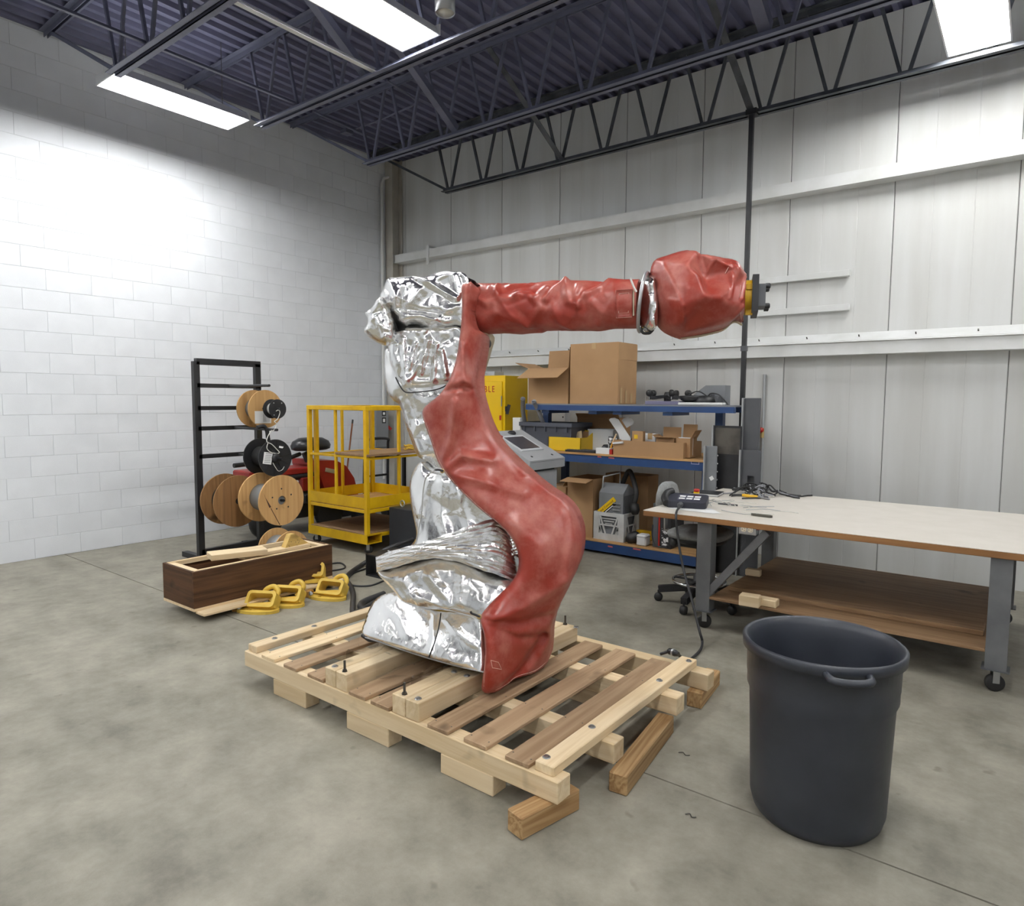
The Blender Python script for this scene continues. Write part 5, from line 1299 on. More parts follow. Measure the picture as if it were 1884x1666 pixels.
part('side_handle', MB().rbox((0.012, hp[1]-6.15, hp[2]-0.06), (0.03, hp[1]-6.15+0.02, hp[2]+0.05), 0.03, 0.035).box(0.0, 0.02, hp[1]-6.15-0.02, hp[1]-6.15+0.03, hp[2]-0.03, hp[2]+0.03), MATS['black'], t)
t = root('metal_tray', 'small dented metal tray on top of the yellow cabinet', 'tray', (cx1-0.36, 6.3, cz))
part('tray', shell(MB(), -0.16, 0.16, -0.08, 0.10, 0, 0.05, 0.004), MATS['galv'], t)
part('handle', MB().tube([(-0.05, -0.085, 0.02), (-0.05, -0.11, 0.03), (0.05, -0.11, 0.03), (0.05, -0.085, 0.02)], 0.004, 6), MATS['galv'], t)
# price tag wire on the cabinet
# ------------------------------------------------------------------ blue rack bench
SX0, SX1, SY0, SY1 = -4.84, -2.38, 6.05, 6.90
t = root('rack_bench', 'blue steel rack bench with wooden decks along the panel wall', 'shelf', ((SX0+SX1)/2, SY0, 0))
bx = (SX1-SX0)/2; BM = MATS['blue']
def beam(z0, z1, y, x0=-bx, x1=bx, nm='beam'):
    return part(nm, MB().prism([(0, 0), (0.045, 0), (0.045, (z1-z0)*0.7), (0.03, (z1-z0)), (0, (z1-z0))], (x0, y, z0), (0, 1, 0), (0, 0, 1), x1-x0), BM, t)
for z0, z1 in ((0.03, 0.125), (0.945, 1.028)):
    beam(z0, z1, 0.0); beam(z0, z1, SY1-SY0-0.045)
ux1 = -2.15-(SX0+SX1)/2
ub0 = -4.50-(SX0+SX1)/2
UD = 0.46
for y in (0.0, UD-0.045): beam(1.49, 1.545, y, ub0, ux1)
part('deck_board', MB().box(-bx, bx, -0.005, SY1-SY0, 0.125, 0.143), wood('bench_ply', axis='x', c=S(190, 152, 104), c2=S(164, 126, 82)), t)
part('deck_board', MB().box(-bx, bx, -0.01, SY1-SY0, 1.028, 1.048), wood('bench_ply', axis='x', c=S(190, 152, 104), c2=S(164, 126, 82)), t)
part('deck_board', MB().box(ub0, ux1, 0.0, UD, 1.545, 1.56), mat('shelf_grey', S(116, 118, 124), 0.6), t)
for x in (ub0, bx-0.075):
    for y in (0.045, UD-0.12, SY1-SY0-0.12):
        p_ = part('upright', MB().prism([(0, 0), (0.075, 0), (0.075, 0.07), (0.06, 0.07), (0.06, 0.015), (0.015, 0.015), (0.015, 0.07), (0, 0.07)], (x, y, 0), (1, 0, 0), (0, 1, 0), 1.49 if 0.1 < y < UD else 1.027), BM, t)
        if x > 0 and y < 0.1:
            for k in range(15):
                part('slot_hole', MB().prism([(-0.012, -0.018), (0.012, -0.018), (0.008, 0.018), (-0.008, 0.018)], (x+0.0375, y-0.0006, 0.2+k*0.055), (1, 0, 0), (0, 0, 1), 0.001), MATS['black'], p_)
for x in (ub0+0.2, ub0+0.8, 0.2, 0.75): part('cross_bar', MB().box(x, x+0.10, 0.03, UD-0.03, 1.455, 1.488), BM, t)
part('corner_post', MB().box(ux1-0.05, ux1, UD-0.07, UD, 0, 1.49), MATS['black'], t)
pl = onY(1279, 850, SY0); part('maker_plate', MB().frame([(-0.04, -0.02), (0.04, -0.02), (0.04, 0.02), (-0.04, 0.02)], [(-0.034, -0.014), (0.034, -0.014), (0.034, 0.014), (-0.034, 0.014)], (pl[0]-(SX0+SX1)/2, -0.0005, pl[2]), (1, 0, 0), (0, 0, 1), 0.0015), mat('plate_pale', S(160, 158, 190), 0.5), t)
for p_, w_ in (((1103, 840), 0.05), ((1125, 842), 0.07), ((1123, 1005), 0.06), ((1172, 1010), 0.09)):
    q = onY(p_[0], p_[1], SY0); part('scuff', MB().prism([(-w_/2, -0.006), (w_/2, -0.008), (w_/2.5, 0.006), (-w_/2.2, 0.008)], (q[0]-(SX0+SX1)/2, -0.0008, q[2]), (1, 0, 0), (0, 0, 1), 0.0008), mat('scuff', S(196, 96, 92), 0.6), t)
ZB, ZU, ZL = 1.048, 1.56, 0.143   # heights of the three decks

# cartons on the top deck
x0, x1, z0, z1 = yb(1048, 1136, 634, 748, 6.10)
tb = carton('big sealed cardboard box on the right of the top rack shelf', x0, x1, 6.10, 6.505, ZU, z1+0.005, closed=True, group='cardboard boxes on the rack')
part('side_flap', MB().box((x1-x0)/2+0.0005, (x1-x0)/2+0.004, -0.2, 0.2, z1-ZU-0.17, z1-ZU), MATS['cardboard'], tb)
for k in range(3): part('tape_strip', MB().box((x1-x0)/2+0.004, (x1-x0)/2+0.0052, -0.16+0.11*k, -0.12+0.11*k, 0.01, 0.17-0.03*k), mat('tape', None), tb)
x0, x1, z0, z1 = yb(972, 1045, 678, 750, 6.12)
carton('open cardboard box with a drooping front flap on the top rack shelf', x0, x1, 6.12, 6.50, ZU, z1, flaps=(('y-', 118, 0.24), ('y+', 8, 0.22), ('x+', 4, 0.22), ('x-', 70, 0.2)), group='cardboard boxes on the rack')
# things lying on the top deck
bd = yb(1188, 1250, 744, 750, 6.12)
solo('grey_board', MB().cbox(-(bd[1]-bd[0])/2, (bd[1]-bd[0])/2, 0, 0.4, 0, 0.035, 0.003), mat('lilac_grey', S(112, 110, 136), 0.5), 'flat lilac grey board under the wheeled base on the top shelf', 'board', loc=((bd[0]+bd[1])/2, 6.10, ZU))
bd = yb(1247, 1329, 746, 750, 6.06)
solo('white_strip', MB().cbox(-(bd[1]-bd[0])/2, (bd[1]-bd[0])/2, 0, 0.09, 0, 0.024, 0.006), MATS['white_plastic'], 'long white plastic strip along the front of the top shelf', 'strip', loc=((bd[0]+bd[1])/2, 6.055, ZU))
def chair_base(label, px, py, n=5, z=ZU+0.035, rz=0.0, r=0.25, Y=6.35):
    c = onY(px, py, Y); t = root('wheeled_base', label, 'chair base', (c[0], Y, z), rz)
    part('hub', MB().lathe([(0.035, 0.0), (0.04, 0.05), (0.028, 0.09), (0.0, 0.09)], seg=16), MATS['black'], t)
    for k in range(n):
        a = 2*math.pi*k/n; p = np.array([math.cos(a), math.sin(a), 0])
        part('leg', MB().rbox((0, 0, 0.05), p*r+(0, 0, 0.03), 0.04, 0.03), MATS['black'], t)
        cw = part('caster', MB().lathe([(0, -0.018), (0.03, -0.018), (0.034, -0.01), (0.034, 0.01), (0.03, 0.018), (0, 0.018)], axis=(-p[1], p[0], 0), org=p*r+(0, 0, 0.078), seg=16), MATS['rubber'], t)
        part('stem', MB().tube([p*r+(0, 0, 0.02), p*r+(0, 0, 0.06)], 0.006, 6), MATS['galv'], cw)
    return t
chair_base('black five armed wheeled base lying upside down on the top shelf', 1228, 738, 5, ZU+0.035, 0.3, 0.20, 6.30)
ms = onY(1272, 738, 6.22)
t = root('round_pedal', 'black round pedal with a flat grey top next to the wheeled base', 'pedal', (ms[0], 6.22, ZU))
part('foot', MB().lathe([(0.05, 0), (0.05, 0.03)], seg=20), MATS['black'], t)
part('dish', MB().lathe([(0.06, 0.03), (0.10, 0.045), (0.115, 0.08), (0.11, 0.088), (0.0, 0.094)], seg=28), MATS['black'], t)
part('tag', MB().cbox(0.115, 0.13, -0.02, 0.02, 0.04, 0.09, 0.002), mat('tag_orange', S(220, 160, 50), 0.5), t)
ms = onY(1297, 741, 6.25)
solo('black_pouch', MB().lathe([(0.0, 0.0), (0.10, 0.0), (0.115, 0.03), (0.10, 0.075), (0.06, 0.09), (0, 0.092)], seg=20), MATS['black'], 'rounded black pouch beside the grey case on the top shelf', 'pouch', loc=(ms[0], 6.25, ZU))
x0, x1, z0, z1 = yb(1292, 1331, 722, 745, 6.45)
t = root('grey_case', 'pale grey metal case with slanted side on the top shelf', 'case', ((x0+x1)/2, 6.35, ZU))
hw = (x1-x0)/2+0.05
part('body', MB().prism([(-hw, 0), (hw, 0), (hw, 0.19), (-hw+0.12, 0.19), (-hw, 0.10)], (0, 0.14, 0), (1, 0, 0), (0, 0, 1), 0.14), MATS['grey_paint'], t)
part('front_box', MB().cbox(hw-0.17, hw-0.02, -0.12, 0.0, 0, 0.085, 0.006).tube([(hw-0.1, -0.06, 0.085), (hw-0.1, -0.06, 0.11)], 0.02, 10), MATS['grey_dark'], t)
part('cable', MB().tube(spline([(-hw-0.02, -0.15, 0.01), (-hw, -0.16, 0.08), (-0.05, -0.16, 0.13), (0.04, -0.15, 0.08), (0.07, -0.15, 0.02)], 6), 0.006, 6), MATS['cable'], t)
part('cable', MB().tube(spline([(0.03, -0.13, 0.06), (0.07, -0.14, 0.11), (0.15, -0.15, 0.10), (0.21, -0.16, 0.05), (0.25, -0.17, 0.008)], 6), 0.006, 6), MATS['cable'], t)

# things on the bench deck
def yrow(px0, px1, pyt, Y, zb): a = yb(px0, px1, pyt, pyt+5, Y); return a[0], a[1], zb, onY((px0+px1)/2, pyt, Y)[2]
# grey tote with two bent tubes
x0, x1, z0, z1 = yrow(956, 1050, 777, 6.09, ZB)
t = root('grey_tote', 'dark grey plastic tote with two silver tubes sticking out', 'tote', ((x0+x1)/2, 6.305, ZB))
hw = (x1-x0)/2; H_ = z1-ZB
mb = MB(); P0 = [(-hw+0.04, -0.16), (hw-0.04, -0.16), (hw-0.04, 0.16), (-hw+0.04, 0.16)]; P1 = [(-hw, -0.2), (hw, -0.2), (hw, 0.2), (-hw, 0.2)]
vs = [(a, b, 0) for a, b in P0]+[(a, b, H_) for a, b in P1]+[(a*0.97, b*0.95, H_) for a, b in P1]+[(a*0.97, b*0.95, 0.006) for a, b in P0]
mb.add(vs, [(0, 1, 5, 4), (1, 2, 6, 5), (2, 3, 7, 6), (3, 0, 4, 7), (4, 5, 9, 8), (5, 6, 10, 9), (6, 7, 11, 10), (7, 4, 8, 11), (8, 9, 13, 12), (9, 10, 14, 13), (10, 11, 15, 14), (11, 8, 12, 15), (12, 13, 14, 15), (3, 2, 1, 0)])
part('body', mb, mat('tote_grey', S(70, 74, 84), 0.5), t)
part('rim', MB().frame([(-hw-0.012, -0.212), (hw+0.012, -0.212), (hw+0.012, 0.212), (-hw-0.012, 0.212)], [(-hw+0.004, -0.196), (hw-0.004, -0.196), (hw-0.004, 0.196), (-hw+0.004, 0.196)], (0, 0, H_-0.045), (1, 0, 0), (0, 1, 0), 0.045), mat('tote_grey', None), t)
for k in range(5): part('rib', MB().box(-hw+0.06+k*(2*hw-0.12)/4-0.006, -hw+0.06+k*(2*hw-0.12)/4+0.006, -0.209, -0.185, H_-0.10, H_-0.045), mat('tote_grey', None), t)
for nm, pts in (('left silver bent tube standing in the grey tote', [(962, 733), (962, 755), (966, 778)]), ('right silver bent tube leaning in the grey tote', [(982, 738), (991, 757), (1000, 780)])):
    sp_ = spline(pts, 6); P = [onY(x, y, 6.0+0.19*k/(len(sp_)-1)) for k, (x, y) in enumerate(sp_)]; P.append(P[-1]+np.array([0.01, 0.03, -0.10])); c = P[-1]
    tt = root('bent_tube', nm, 'tube', tuple(c)); part('pipe', MB().tube([p-c for p in P], 0.024, 12, cap=False), mat('tube_grey', S(150, 152, 156), 0.35, 0.4), tt)
    part('collar', MB().tube([P[0]-c, P[1]-c], 0.027, 12), mat('tube_grey', None), tt)
    part('bore', MB().tube([P[0]-c+np.array([0, 0, 0.0008]), P[0]-c+np.array([0, 0, 0.002])], 0.021, 12), MATS['grey_dark'], tt)
# white cartons behind the tote
for nm, a, Y in (('small white box behind the grey tote at left', (943, 957, 768), 6.10), ('white box with a black port behind the grey tote', (1006, 1040, 759), 6.72)):
    x0, x1, z0, z1 = yrow(*a, Y, ZB)
    tt = root('white_box', nm, 'box', ((x0+x1)/2, Y, ZB)); part('body', MB().cbox(-(x1-x0)/2, (x1-x0)/2, 0, 0.11, 0, z1-ZB, 0.004), MATS['white_plastic'], tt)
    if x1-x0 > 0.13: part('port', MB().box((x1-x0)/2-0.04, (x1-x0)/2-0.025, -0.001, 0.001, z1-ZB-0.06, z1-ZB-0.04), MATS['black'], tt)
# yellow parts box with clutter
x0, x1, z0, z1 = yb(1007, 1066, 800, 828, 6.08)
t = root('yellow_parts_box', 'yellow cardboard parts box with packets sticking out, on the bench', 'box', ((x0+x1)/2, 6.10, ZB))
hw = (x1-x0)/2
YB = mat('yellow_card', S(226, 186, 30), 0.5)
part('body', MB().prism([(0, 0), (0.30, 0), (0.30, 0.22), (0.14, 0.15), (0, 0.15)], (-hw, 0, 0), (0, 1, 0), (0, 0, 1), 0.005).prism([(0, 0), (0.30, 0), (0.30, 0.22), (0.14, 0.15), (0, 0.15)], (hw-0.005, 0, 0), (0, 1, 0), (0, 0, 1), 0.005).box(-hw, hw, 0, 0.005, 0, 0.15).box(-hw, hw, 0.295, 0.30, 0, 0.22).box(-hw, hw, 0, 0.3, 0, 0.005), YB, t)
part('packing', MB().box(-hw+0.006, hw-0.006, 0.006, 0.294, 0.06, 0.11), MATS['cardboard_in'], t)
for k, (a, b, c_) in enumerate(((-0.15, 0.05, (220, 210, 190)), (-0.06, 0.10, (90, 110, 150)), (0.03, 0.06, (200, 205, 210)), (0.12, 0.12, (210, 190, 150)), (-0.1, 0.2, (230, 190, 40)))):
    part('packet', MB().rbox((a, b, 0.10), (a-0.03, b+0.03, 0.21), 0.07, 0.012, up=(0, 1, 0.2)), mat(f'packet_{k}', S(*c_), 0.4), t)
# brown carton, pale bin and small items
x0, x1, z0, z1 = yrow(1062, 1140, 768, 6.60, ZB)
carton('dark brown carton at the back of the bench, in the shade of the shelf', x0, x1, 6.60, 6.85, ZB, z1, flaps=(('y-', 40, 0.06),), group='cardboard boxes on the rack')
x0, x1, z0, z1 = yrow(1083, 1128, 790, 6.35, ZB)
t = root('pale_bin', 'pale translucent storage bin standing behind the black device', 'bin', ((x0+x1)/2, 6.35, ZB))
part('body', shell(MB(), -(x1-x0)/2, (x1-x0)/2, 0, 0.22, 0, z1-ZB, 0.004), mat('bin_pale', S(214, 218, 220), 0.3), t)
part('rim', MB().frame([(-(x1-x0)/2-0.008, -0.008), ((x1-x0)/2+0.008, -0.008), ((x1-x0)/2+0.008, 0.228), (-(x1-x0)/2-0.008, 0.228)], [(-(x1-x0)/2, 0), ((x1-x0)/2, 0), ((x1-x0)/2, 0.22), (-(x1-x0)/2, 0.22)], (0, 0, z1-ZB-0.012), (1, 0, 0), (0, 1, 0), 0.014), mat('bin_pale', None), t)
x0, x1, z0, z1 = yrow(1063, 1086, 793, 6.38, ZB)
carton('slim upright cardboard carton between yellow box and pale bin', x0, x1, 6.36, 6.60, ZB, z1, flaps=(('x-', 60, 0.08),), group='cardboard boxes on the rack')
c = onY(1113, 824, 6.18)
t = root('barcode_reader', 'small black device with a rounded nose on the bench', 'device', (c[0], 6.2, ZB))
part('body', MB().cbox(-0.06, 0.05, 0, 0.10, 0, 0.085, 0.02), MATS['black'], t); part('eye', MB().lathe([(0.03, 0), (0.03, 0.01), (0.02, 0.012), (0, 0.008)], axis=(0, -1, 0), org=(-0.025, 0, 0.04), seg=16), MATS['grey_dark'], t)
x0, x1, z0, z1 = yb(1041, 1096, 824, 830, 6.08)
t = root('black_keyboard', 'flat black keyboard on the bench edge', 'keyboard', ((x0+x1)/2, 6.06, ZB)); part('body', MB().cbox(-(x1-x0)/2, (x1-x0)/2, 0, 0.15, 0, 0.022, 0.005), MATS['black'], t)
for r_ in range(3):
    for k in range(9): part('key', MB().box(-(x1-x0)/2+0.015+k*(x1-x0-0.03)/9, -(x1-x0)/2+0.008+(k+1)*(x1-x0-0.03)/9, 0.02+r_*0.04, 0.05+r_*0.04, 0.022, 0.028), MATS['grey_dark'], t)
x0, x1, z0, z1 = yb(1096, 1121, 824, 833, 6.05)
t = root('white_carton', 'small white carton with a red end at the bench edge', 'box', ((x0+x1)/2, 6.05, ZB)); part('body', MB().cbox(-(x1-x0)/2, (x1-x0)/2, 0, 0.08, 0, 0.06, 0.003), MATS['paper'], t); part('red_end', MB().box((x1-x0)/2, (x1-x0)/2+0.03, 0, 0.08, 0, 0.05), MATS['red_paint'], t)
c = onY(1128, 822, 6.20)
t = root('printed_can', 'black and white printed can beside the white bracket', 'can', (c[0], 6.20, ZB))
part('body', MB().lathe([(0.05, 0), (0.052, 0.01), (0.052, 0.155), (0.048, 0.165), (0, 0.165)], seg=24), mat('can_print', S(225, 226, 226), 0.4, c2=S(40, 40, 42), scale=30, lo=0.47, hi=0.53), t)
part('lid', MB().lathe([(0.05, 0.165), (0.05, 0.175), (0, 0.178)], seg=24), MATS['grey_dark'], t)
pts = [onY(x, y, 6.12) for x, y in ((1124, 824), (1128, 812), (1134, 798))]; c = pts[0]
t = root('marker_pen', 'orange handled marker leaning against the printed can', 'pen', tuple(c)); part('barrel', MB().tube([p-c for p in pts[:2]], 0.011, 8), mat('tag_orange', None), t); part('shaft', MB().tube([p-c for p in pts[1:]], 0.009, 8), wood('pine', axis='z', **WP), t)
# white bent bracket with two rounded ears
t = root('white_bracket', 'white bent sheet bracket with two rounded ears standing on the bench', 'bracket', tuple(onY(1150, 816, 6.22)))
o_ = onY(1150, 816, 6.22)
def flat(pts, Y, dy, th=0.006):
    P = [onY(x, y, Y)-o_ for x, y in pts]
    return MB().prism([(p[0], p[2]) for p in P], (0, dy, 0), (1, 0, 0), (0, 0, 1), th)
part('long_ear', flat([(1143, 815), (1138, 797), (1121, 772), (1124, 769), (1131, 768), (1138, 771), (1161, 806), (1161, 812)], 6.22, 0.0), MATS['white_plastic'], t)
part('round_ear', flat([(1140, 773), (1144, 769), (1151, 768), (1158, 770), (1162, 775), (1161, 780), (1149, 787)], 6.22, 0.05), MATS['white_plastic'], t)
part('foot', flat([(1143, 815), (1142, 812), (1161, 810), (1161, 814)], 6.22, -0.06, 0.12), MATS['white_plastic'], t)
# low cardboard tray full of small cartons
x0, x1, z0, z1 = yb(1128, 1257, 818, 843, 6.06)
TX0, TX1 = x0, x1
carton('long low cardboard tray full of small cartons on the bench', x0, x1, 6.06, 6.50, ZB, ZB+0.15, name='cardboard_tray', group='cardboard boxes on the rack')
def tbox(lbl, px0, px1, pyt, Y, dp, m='cardboard', flaps=None, closed=False):
    x0, x1, z0, z1 = yrow(px0, px1, pyt, Y, ZB+0.008)
    return carton(lbl, x0, x1, Y, Y+dp, ZB+0.008, z1, flaps=flaps or (), closed=closed, group='small cartons in the tray', name='small_carton', m=m)
s = tbox('upright small carton with yellow sticker at the front of the tray', 1163, 1183, 793, 6.09, 0.05, closed=False)
q = onY(1170, 803, 6.09); part('sticker', MB().rbox((q[0]-s.location.x-0.02, -0.026, q[2]-s.location.z), (q[0]-s.location.x+0.02, -0.026, q[2]-s.location.z), 0.002, 0.04), mat('sticker', S(240, 196, 40), 0.5), s)
tbox('white faced small carton in the middle of the tray', 1186, 1206, 797, 6.22, 0.14, 'paper', closed=True)
tbox('small carton with grey flap open in the tray centre', 1207, 1240, 805, 6.12, 0.16, flaps=(('y-', 80, 0.05), ('y+', 5, 0.10), ('x-', 60, 0.05)))
s = tbox('small carton holding a white paper sheet in the tray', 1244, 1270, 806, 6.12, 0.16, flaps=(('x+', 30, 0.09), ('y+', 5, 0.13)))
part('paper_sheet', MB().box(-0.075, 0.075, -0.02, -0.017, 0.02, 0.19), MATS['paper'], s)
# ------------------------------------------------------------------ lower deck of the bench
x0, x1, z0, z1 = yb(1050, 1090, 878, 977, 6.12)
carton('tall open cardboard box under the bench with its flap hanging out', x0-0.05, x1, 6.12, 6.55, ZL, onY(1070, 880, 6.12)[2], flaps=(('y-', 100, 0.16), ('x-', 150, 0.12)), group='cardboard boxes on the rack')
x0, x1, z0, z1 = yb(1015, 1046, 894, 985, 6.14)
carton('sealed cardboard box under the bench close to the console', x0-0.12, x1-0.04, 6.14, 6.5, ZL, onY(1030, 895, 6.14)[2], closed=True, group='cardboard boxes on the rack')
x0, x1, z0, z1 = yb(1128, 1192, 872, 985, 6.62)
carton('large brown carton at the back under the bench behind the grey machine', x0-0.1, x1, 6.60, 6.85, ZL, onY(1150, 872, 6.62)[2], closed=True, group='cardboard boxes on the rack')
# milk crate: lattice of white plastic
x0, x1, z0, z1 = yb(1092, 1147, 941, 992, 6.10)
kw = x1-x0; kh = onY(1120, 943, 6.10)[2]-ZL; kd = kw*0.95
t = root('milk_crate', 'white plastic milk crate under the bench holding the grey machine', 'crate', (x0, 6.10, ZL))
WPm = mat('crate_white', S(206, 208, 208), 0.5, c2=S(190, 190, 188), scale=8)
part('floor', MB().box(0.01, kw-0.01, 0.01, kd-0.01, 0, 0.01), WPm, t)
for zz0, zz1 in ((kh-0.04, kh), (0.0, 0.07)):
    part('band', MB().frame([(0, 0), (kw, 0), (kw, kd), (0, kd)], [(0.012, 0.012), (kw-0.012, 0.012), (kw-0.012, kd-0.012), (0.012, kd-0.012)], (0, 0, zz0), (1, 0, 0), (0, 1, 0), zz1-zz0), WPm, t)
part('mid_band', MB().frame([(0.002, 0.002), (kw-0.002, 0.002), (kw-0.002, kd-0.002), (0.002, kd-0.002)], [(0.012, 0.012), (kw-0.012, 0.012), (kw-0.012, kd-0.012), (0.012, kd-0.012)], (0, 0, kh*0.52), (1, 0, 0), (0, 1, 0), 0.014), WPm, t)
for sx in (0, 1):
    for sy in (0, 1):
        a = 0 if sx == 0 else kw-0.06; b = 0 if sy == 0 else kd-0.06
        e2 = 0.0015
        ya, yb_ = (-e2, 0.012) if sy == 0 else (kd-0.012, kd+e2)
        xa, xb = (-e2, 0.0117) if sx == 0 else (kw-0.0117, kw+e2)
        xs = (-e2, 0.06) if sx == 0 else (kw-0.06, kw+e2)
        yss = (0.0121, 0.06) if sy == 0 else (kd-0.06, kd-0.0121)
        part('corner', MB().box(xs[0], xs[1], ya, yb_, -0.0+0.0005, kh+0.001).box(xa, xb, yss[0], yss[1], 0.0005, kh+0.001), WPm, t)
for (p, q) in (((0.06, kh-0.03), (0.22*kw, 0.06)), ((0.2*kw, kh-0.03), (0.40*kw, 0.06)), ((0.80*kw, kh-0.03), (0.6*kw, 0.06)), ((kw-0.06, kh-0.03), (0.78*kw, 0.06)), ((0.06, kh*0.5), (0.14*kw+0.05, 0.06)), ((kw-0.06, kh*0.5), (0.86*kw-0.05, 0.06))):
    part('lattice_bar', MB().rbox((p[0], 0.006, p[1]), (q[0], 0.006, q[1]), 0.016, 0.011, up=(0, 1, 0)), WPm, t)
    part('lattice_bar', MB().rbox((kw-0.006, p[0]*kd/kw, p[1]), (kw-0.006, q[0]*kd/kw, q[1]), 0.016, 0.011, up=(1, 0, 0)), WPm, t)
for k in range(3): part('lattice_bar', MB().rbox((0.27*kw+0.02*k, 0.006, kh*(0.78-0.09*k)), (0.73*kw-0.02*k, 0.006, kh*(0.78-0.09*k)), 0.010, 0.009), WPm, t)
# grey machine standing in the crate
gx0, gx1 = kw*0.12, kw*0.92
g = root('welding_machine', 'grey machine with yellow diagonal label standing in the white milk crate', 'machine', (x0, 6.10, ZL+0.011))
gh = onY(1130, 900, 6.14)[2]-ZL
part('housing', MB().prism([(0.03, 0.0), (kd-0.04, 0), (kd-0.04, gh*0.92), (0.14, gh*1.08), (0.03, gh*0.9)], (gx0, 0, 0), (0, 1, 0), (0, 0, 1), gx1-gx0), MATS['grey_paint'], g)
part('front_panel', MB().cbox(gx1, gx1+0.01, 0.05, kd-0.06, 0.02, gh*0.86, 0.003), MATS['grey_dark'], g)
a0, a1 = np.array([gx0+0.0, 0.028, gh*0.50]), np.array([gx0+(gx1-gx0)*0.66, 0.028, gh*0.80])
part('yellow_label', MB().rbox(a0, a1, 0.002, 0.052), mat('label_yellow', S(240, 200, 24), 0.4), g)
da = a1-a0; pn = np.array([da[2], 0, -da[0]])/np.linalg.norm(da)
part('black_label', MB().rbox(a0+da*0.12+pn*0.042, a1+pn*0.042-da*0.06, 0.002, 0.028), MATS['black'], g)
me = text_mesh('and Connoxd', 0.036, 'label_text', 0.0005); me.materials.append(mat('label_red', S(110, 24, 20), 0.5))
tx = part('label_text', me, None, g); sl = math.atan2(a1[2]-a0[2], a1[0]-a0[0])
tx.matrix_local = Matrix.Translation(Vector(a0)+Vector((0.02*math.cos(sl)+0.013*math.sin(sl), -0.0016, 0.02*math.sin(sl)-0.013*math.cos(sl)))) @ Matrix.Rotation(-sl, 4, 'Y') @ Matrix.Rotation(math.pi/2, 4, 'X')
part('label_bar', MB().rbox(a0+da*0.28+pn*0.042+(0, -0.0014, 0), a0+da*0.74+pn*0.042+(0, -0.0014, 0), 0.001, 0.010), MATS['paper'], g)
for k in range(4): part('louvre', MB().rbox((gx1-0.115, 0.024, gh*0.52+0.035*k), (gx1-0.03, 0.024, gh*0.515+0.035*k), 0.012, 0.012), MATS['galv'], g)
part('handle', MB().tube([(gx0+0.01, 0.08, gh*0.95), (gx0+0.02, 0.08, gh*1.2), (gx0+0.15, 0.2, gh*1.28), (gx0+0.15, 0.2, gh*1.05)], 0.010, 8), MATS['galv'], g)
part('hose', MB().tube(spline([(gx0+0.17, 0.22, gh*1.05), (gx0+0.24, 0.2, gh*1.30), (gx1+0.02, 0.16, gh*1.28), (gx1+0.10, 0.12, gh*0.95), (gx1+0.09, 0.1, gh*0.72)], 6), 0.026, 10), MATS['rubber'], g)
part('hose_gun', MB().lathe([(0.02, 0), (0.045, 0.02), (0.05, 0.08), (0.03, 0.12), (0.0, 0.12)], axis=(0.3, -0.3, -1), org=(gx1+0.09, 0.1, gh*0.74), seg=14), MATS['rubber'], g)
# small things beside the crate
c = onY(1163, 990, 6.12); solo('black_motor', MB().lathe([(0.0, -0.07), (0.035, -0.07), (0.055, -0.04), (0.06, 0.0), (0.05, 0.05), (0.02, 0.075), (0, 0.075)], axis=(0.8, 0.2, 0.5), org=(0, 0, 0.062), seg=18), MATS['black'], 'rounded black motor lying next to the milk crate', 'motor', loc=(c[0], 6.14, ZL))
x0, x1, z0, z1 = yb(1171, 1186, 976, 997, 6.06)
t = root('white_block', 'small white plastic box at the front of the lower deck', 'box', ((x0+x1)/2, 6.07, ZL)); part('body', MB().cbox(-0.055, 0.05, 0, 0.11, 0, 0.115, 0.012), MATS['white_plastic'], t); part('seam', MB().box(-0.056, 0.051, -0.0008, 0.1108, 0.09, 0.093), MATS['grey_dark'], t)
x0, x1, z0, z1 = yb(1176, 1200, 968, 980, 6.38)
solo('yellow_bar', MB().cbox(-0.12, 0.10, 0, 0.06, 0, 0.09, 0.004), MATS['yellow'], 'short yellow bar behind the small white plastic box', 'bar', loc=((x0+x1)/2, 6.38, ZL+0.001))
x0, x1, z0, z1 = yb(1200, 1224, 947, 1003, 6.12)
t = root('upright_case', 'black upright case with red edge standing on the lower deck', 'case', (x0, 6.12, ZL)); part('grey_side', MB().cbox(0, 0.06, 0, 0.3, 0, 0.44, 0.003), MATS['grey_dark'], t); part('red_edge', MB().cbox(0.061, 0.078, 0, 0.3, 0, 0.44, 0.002), MATS['red_paint'], t); part('black_body', MB().cbox(0.079, 0.20, 0, 0.3, 0, 0.45, 0.004), MATS['black'], t)
part('white_print', MB().box(0.10, 0.17, -0.0012, 0, 0.03, 0.20), mat('print_mix', S(225, 225, 225), 0.5, c2=S(30, 30, 32), scale=40, lo=0.48, hi=0.52), t)
cable('coiled black cable hanging over the lower deck beside the upright case', [onY(x, y, 6.06) for x, y in ((1201, 965), (1200, 985), (1204, 1000), (1214, 1006), (1226, 1006))], 0.008)

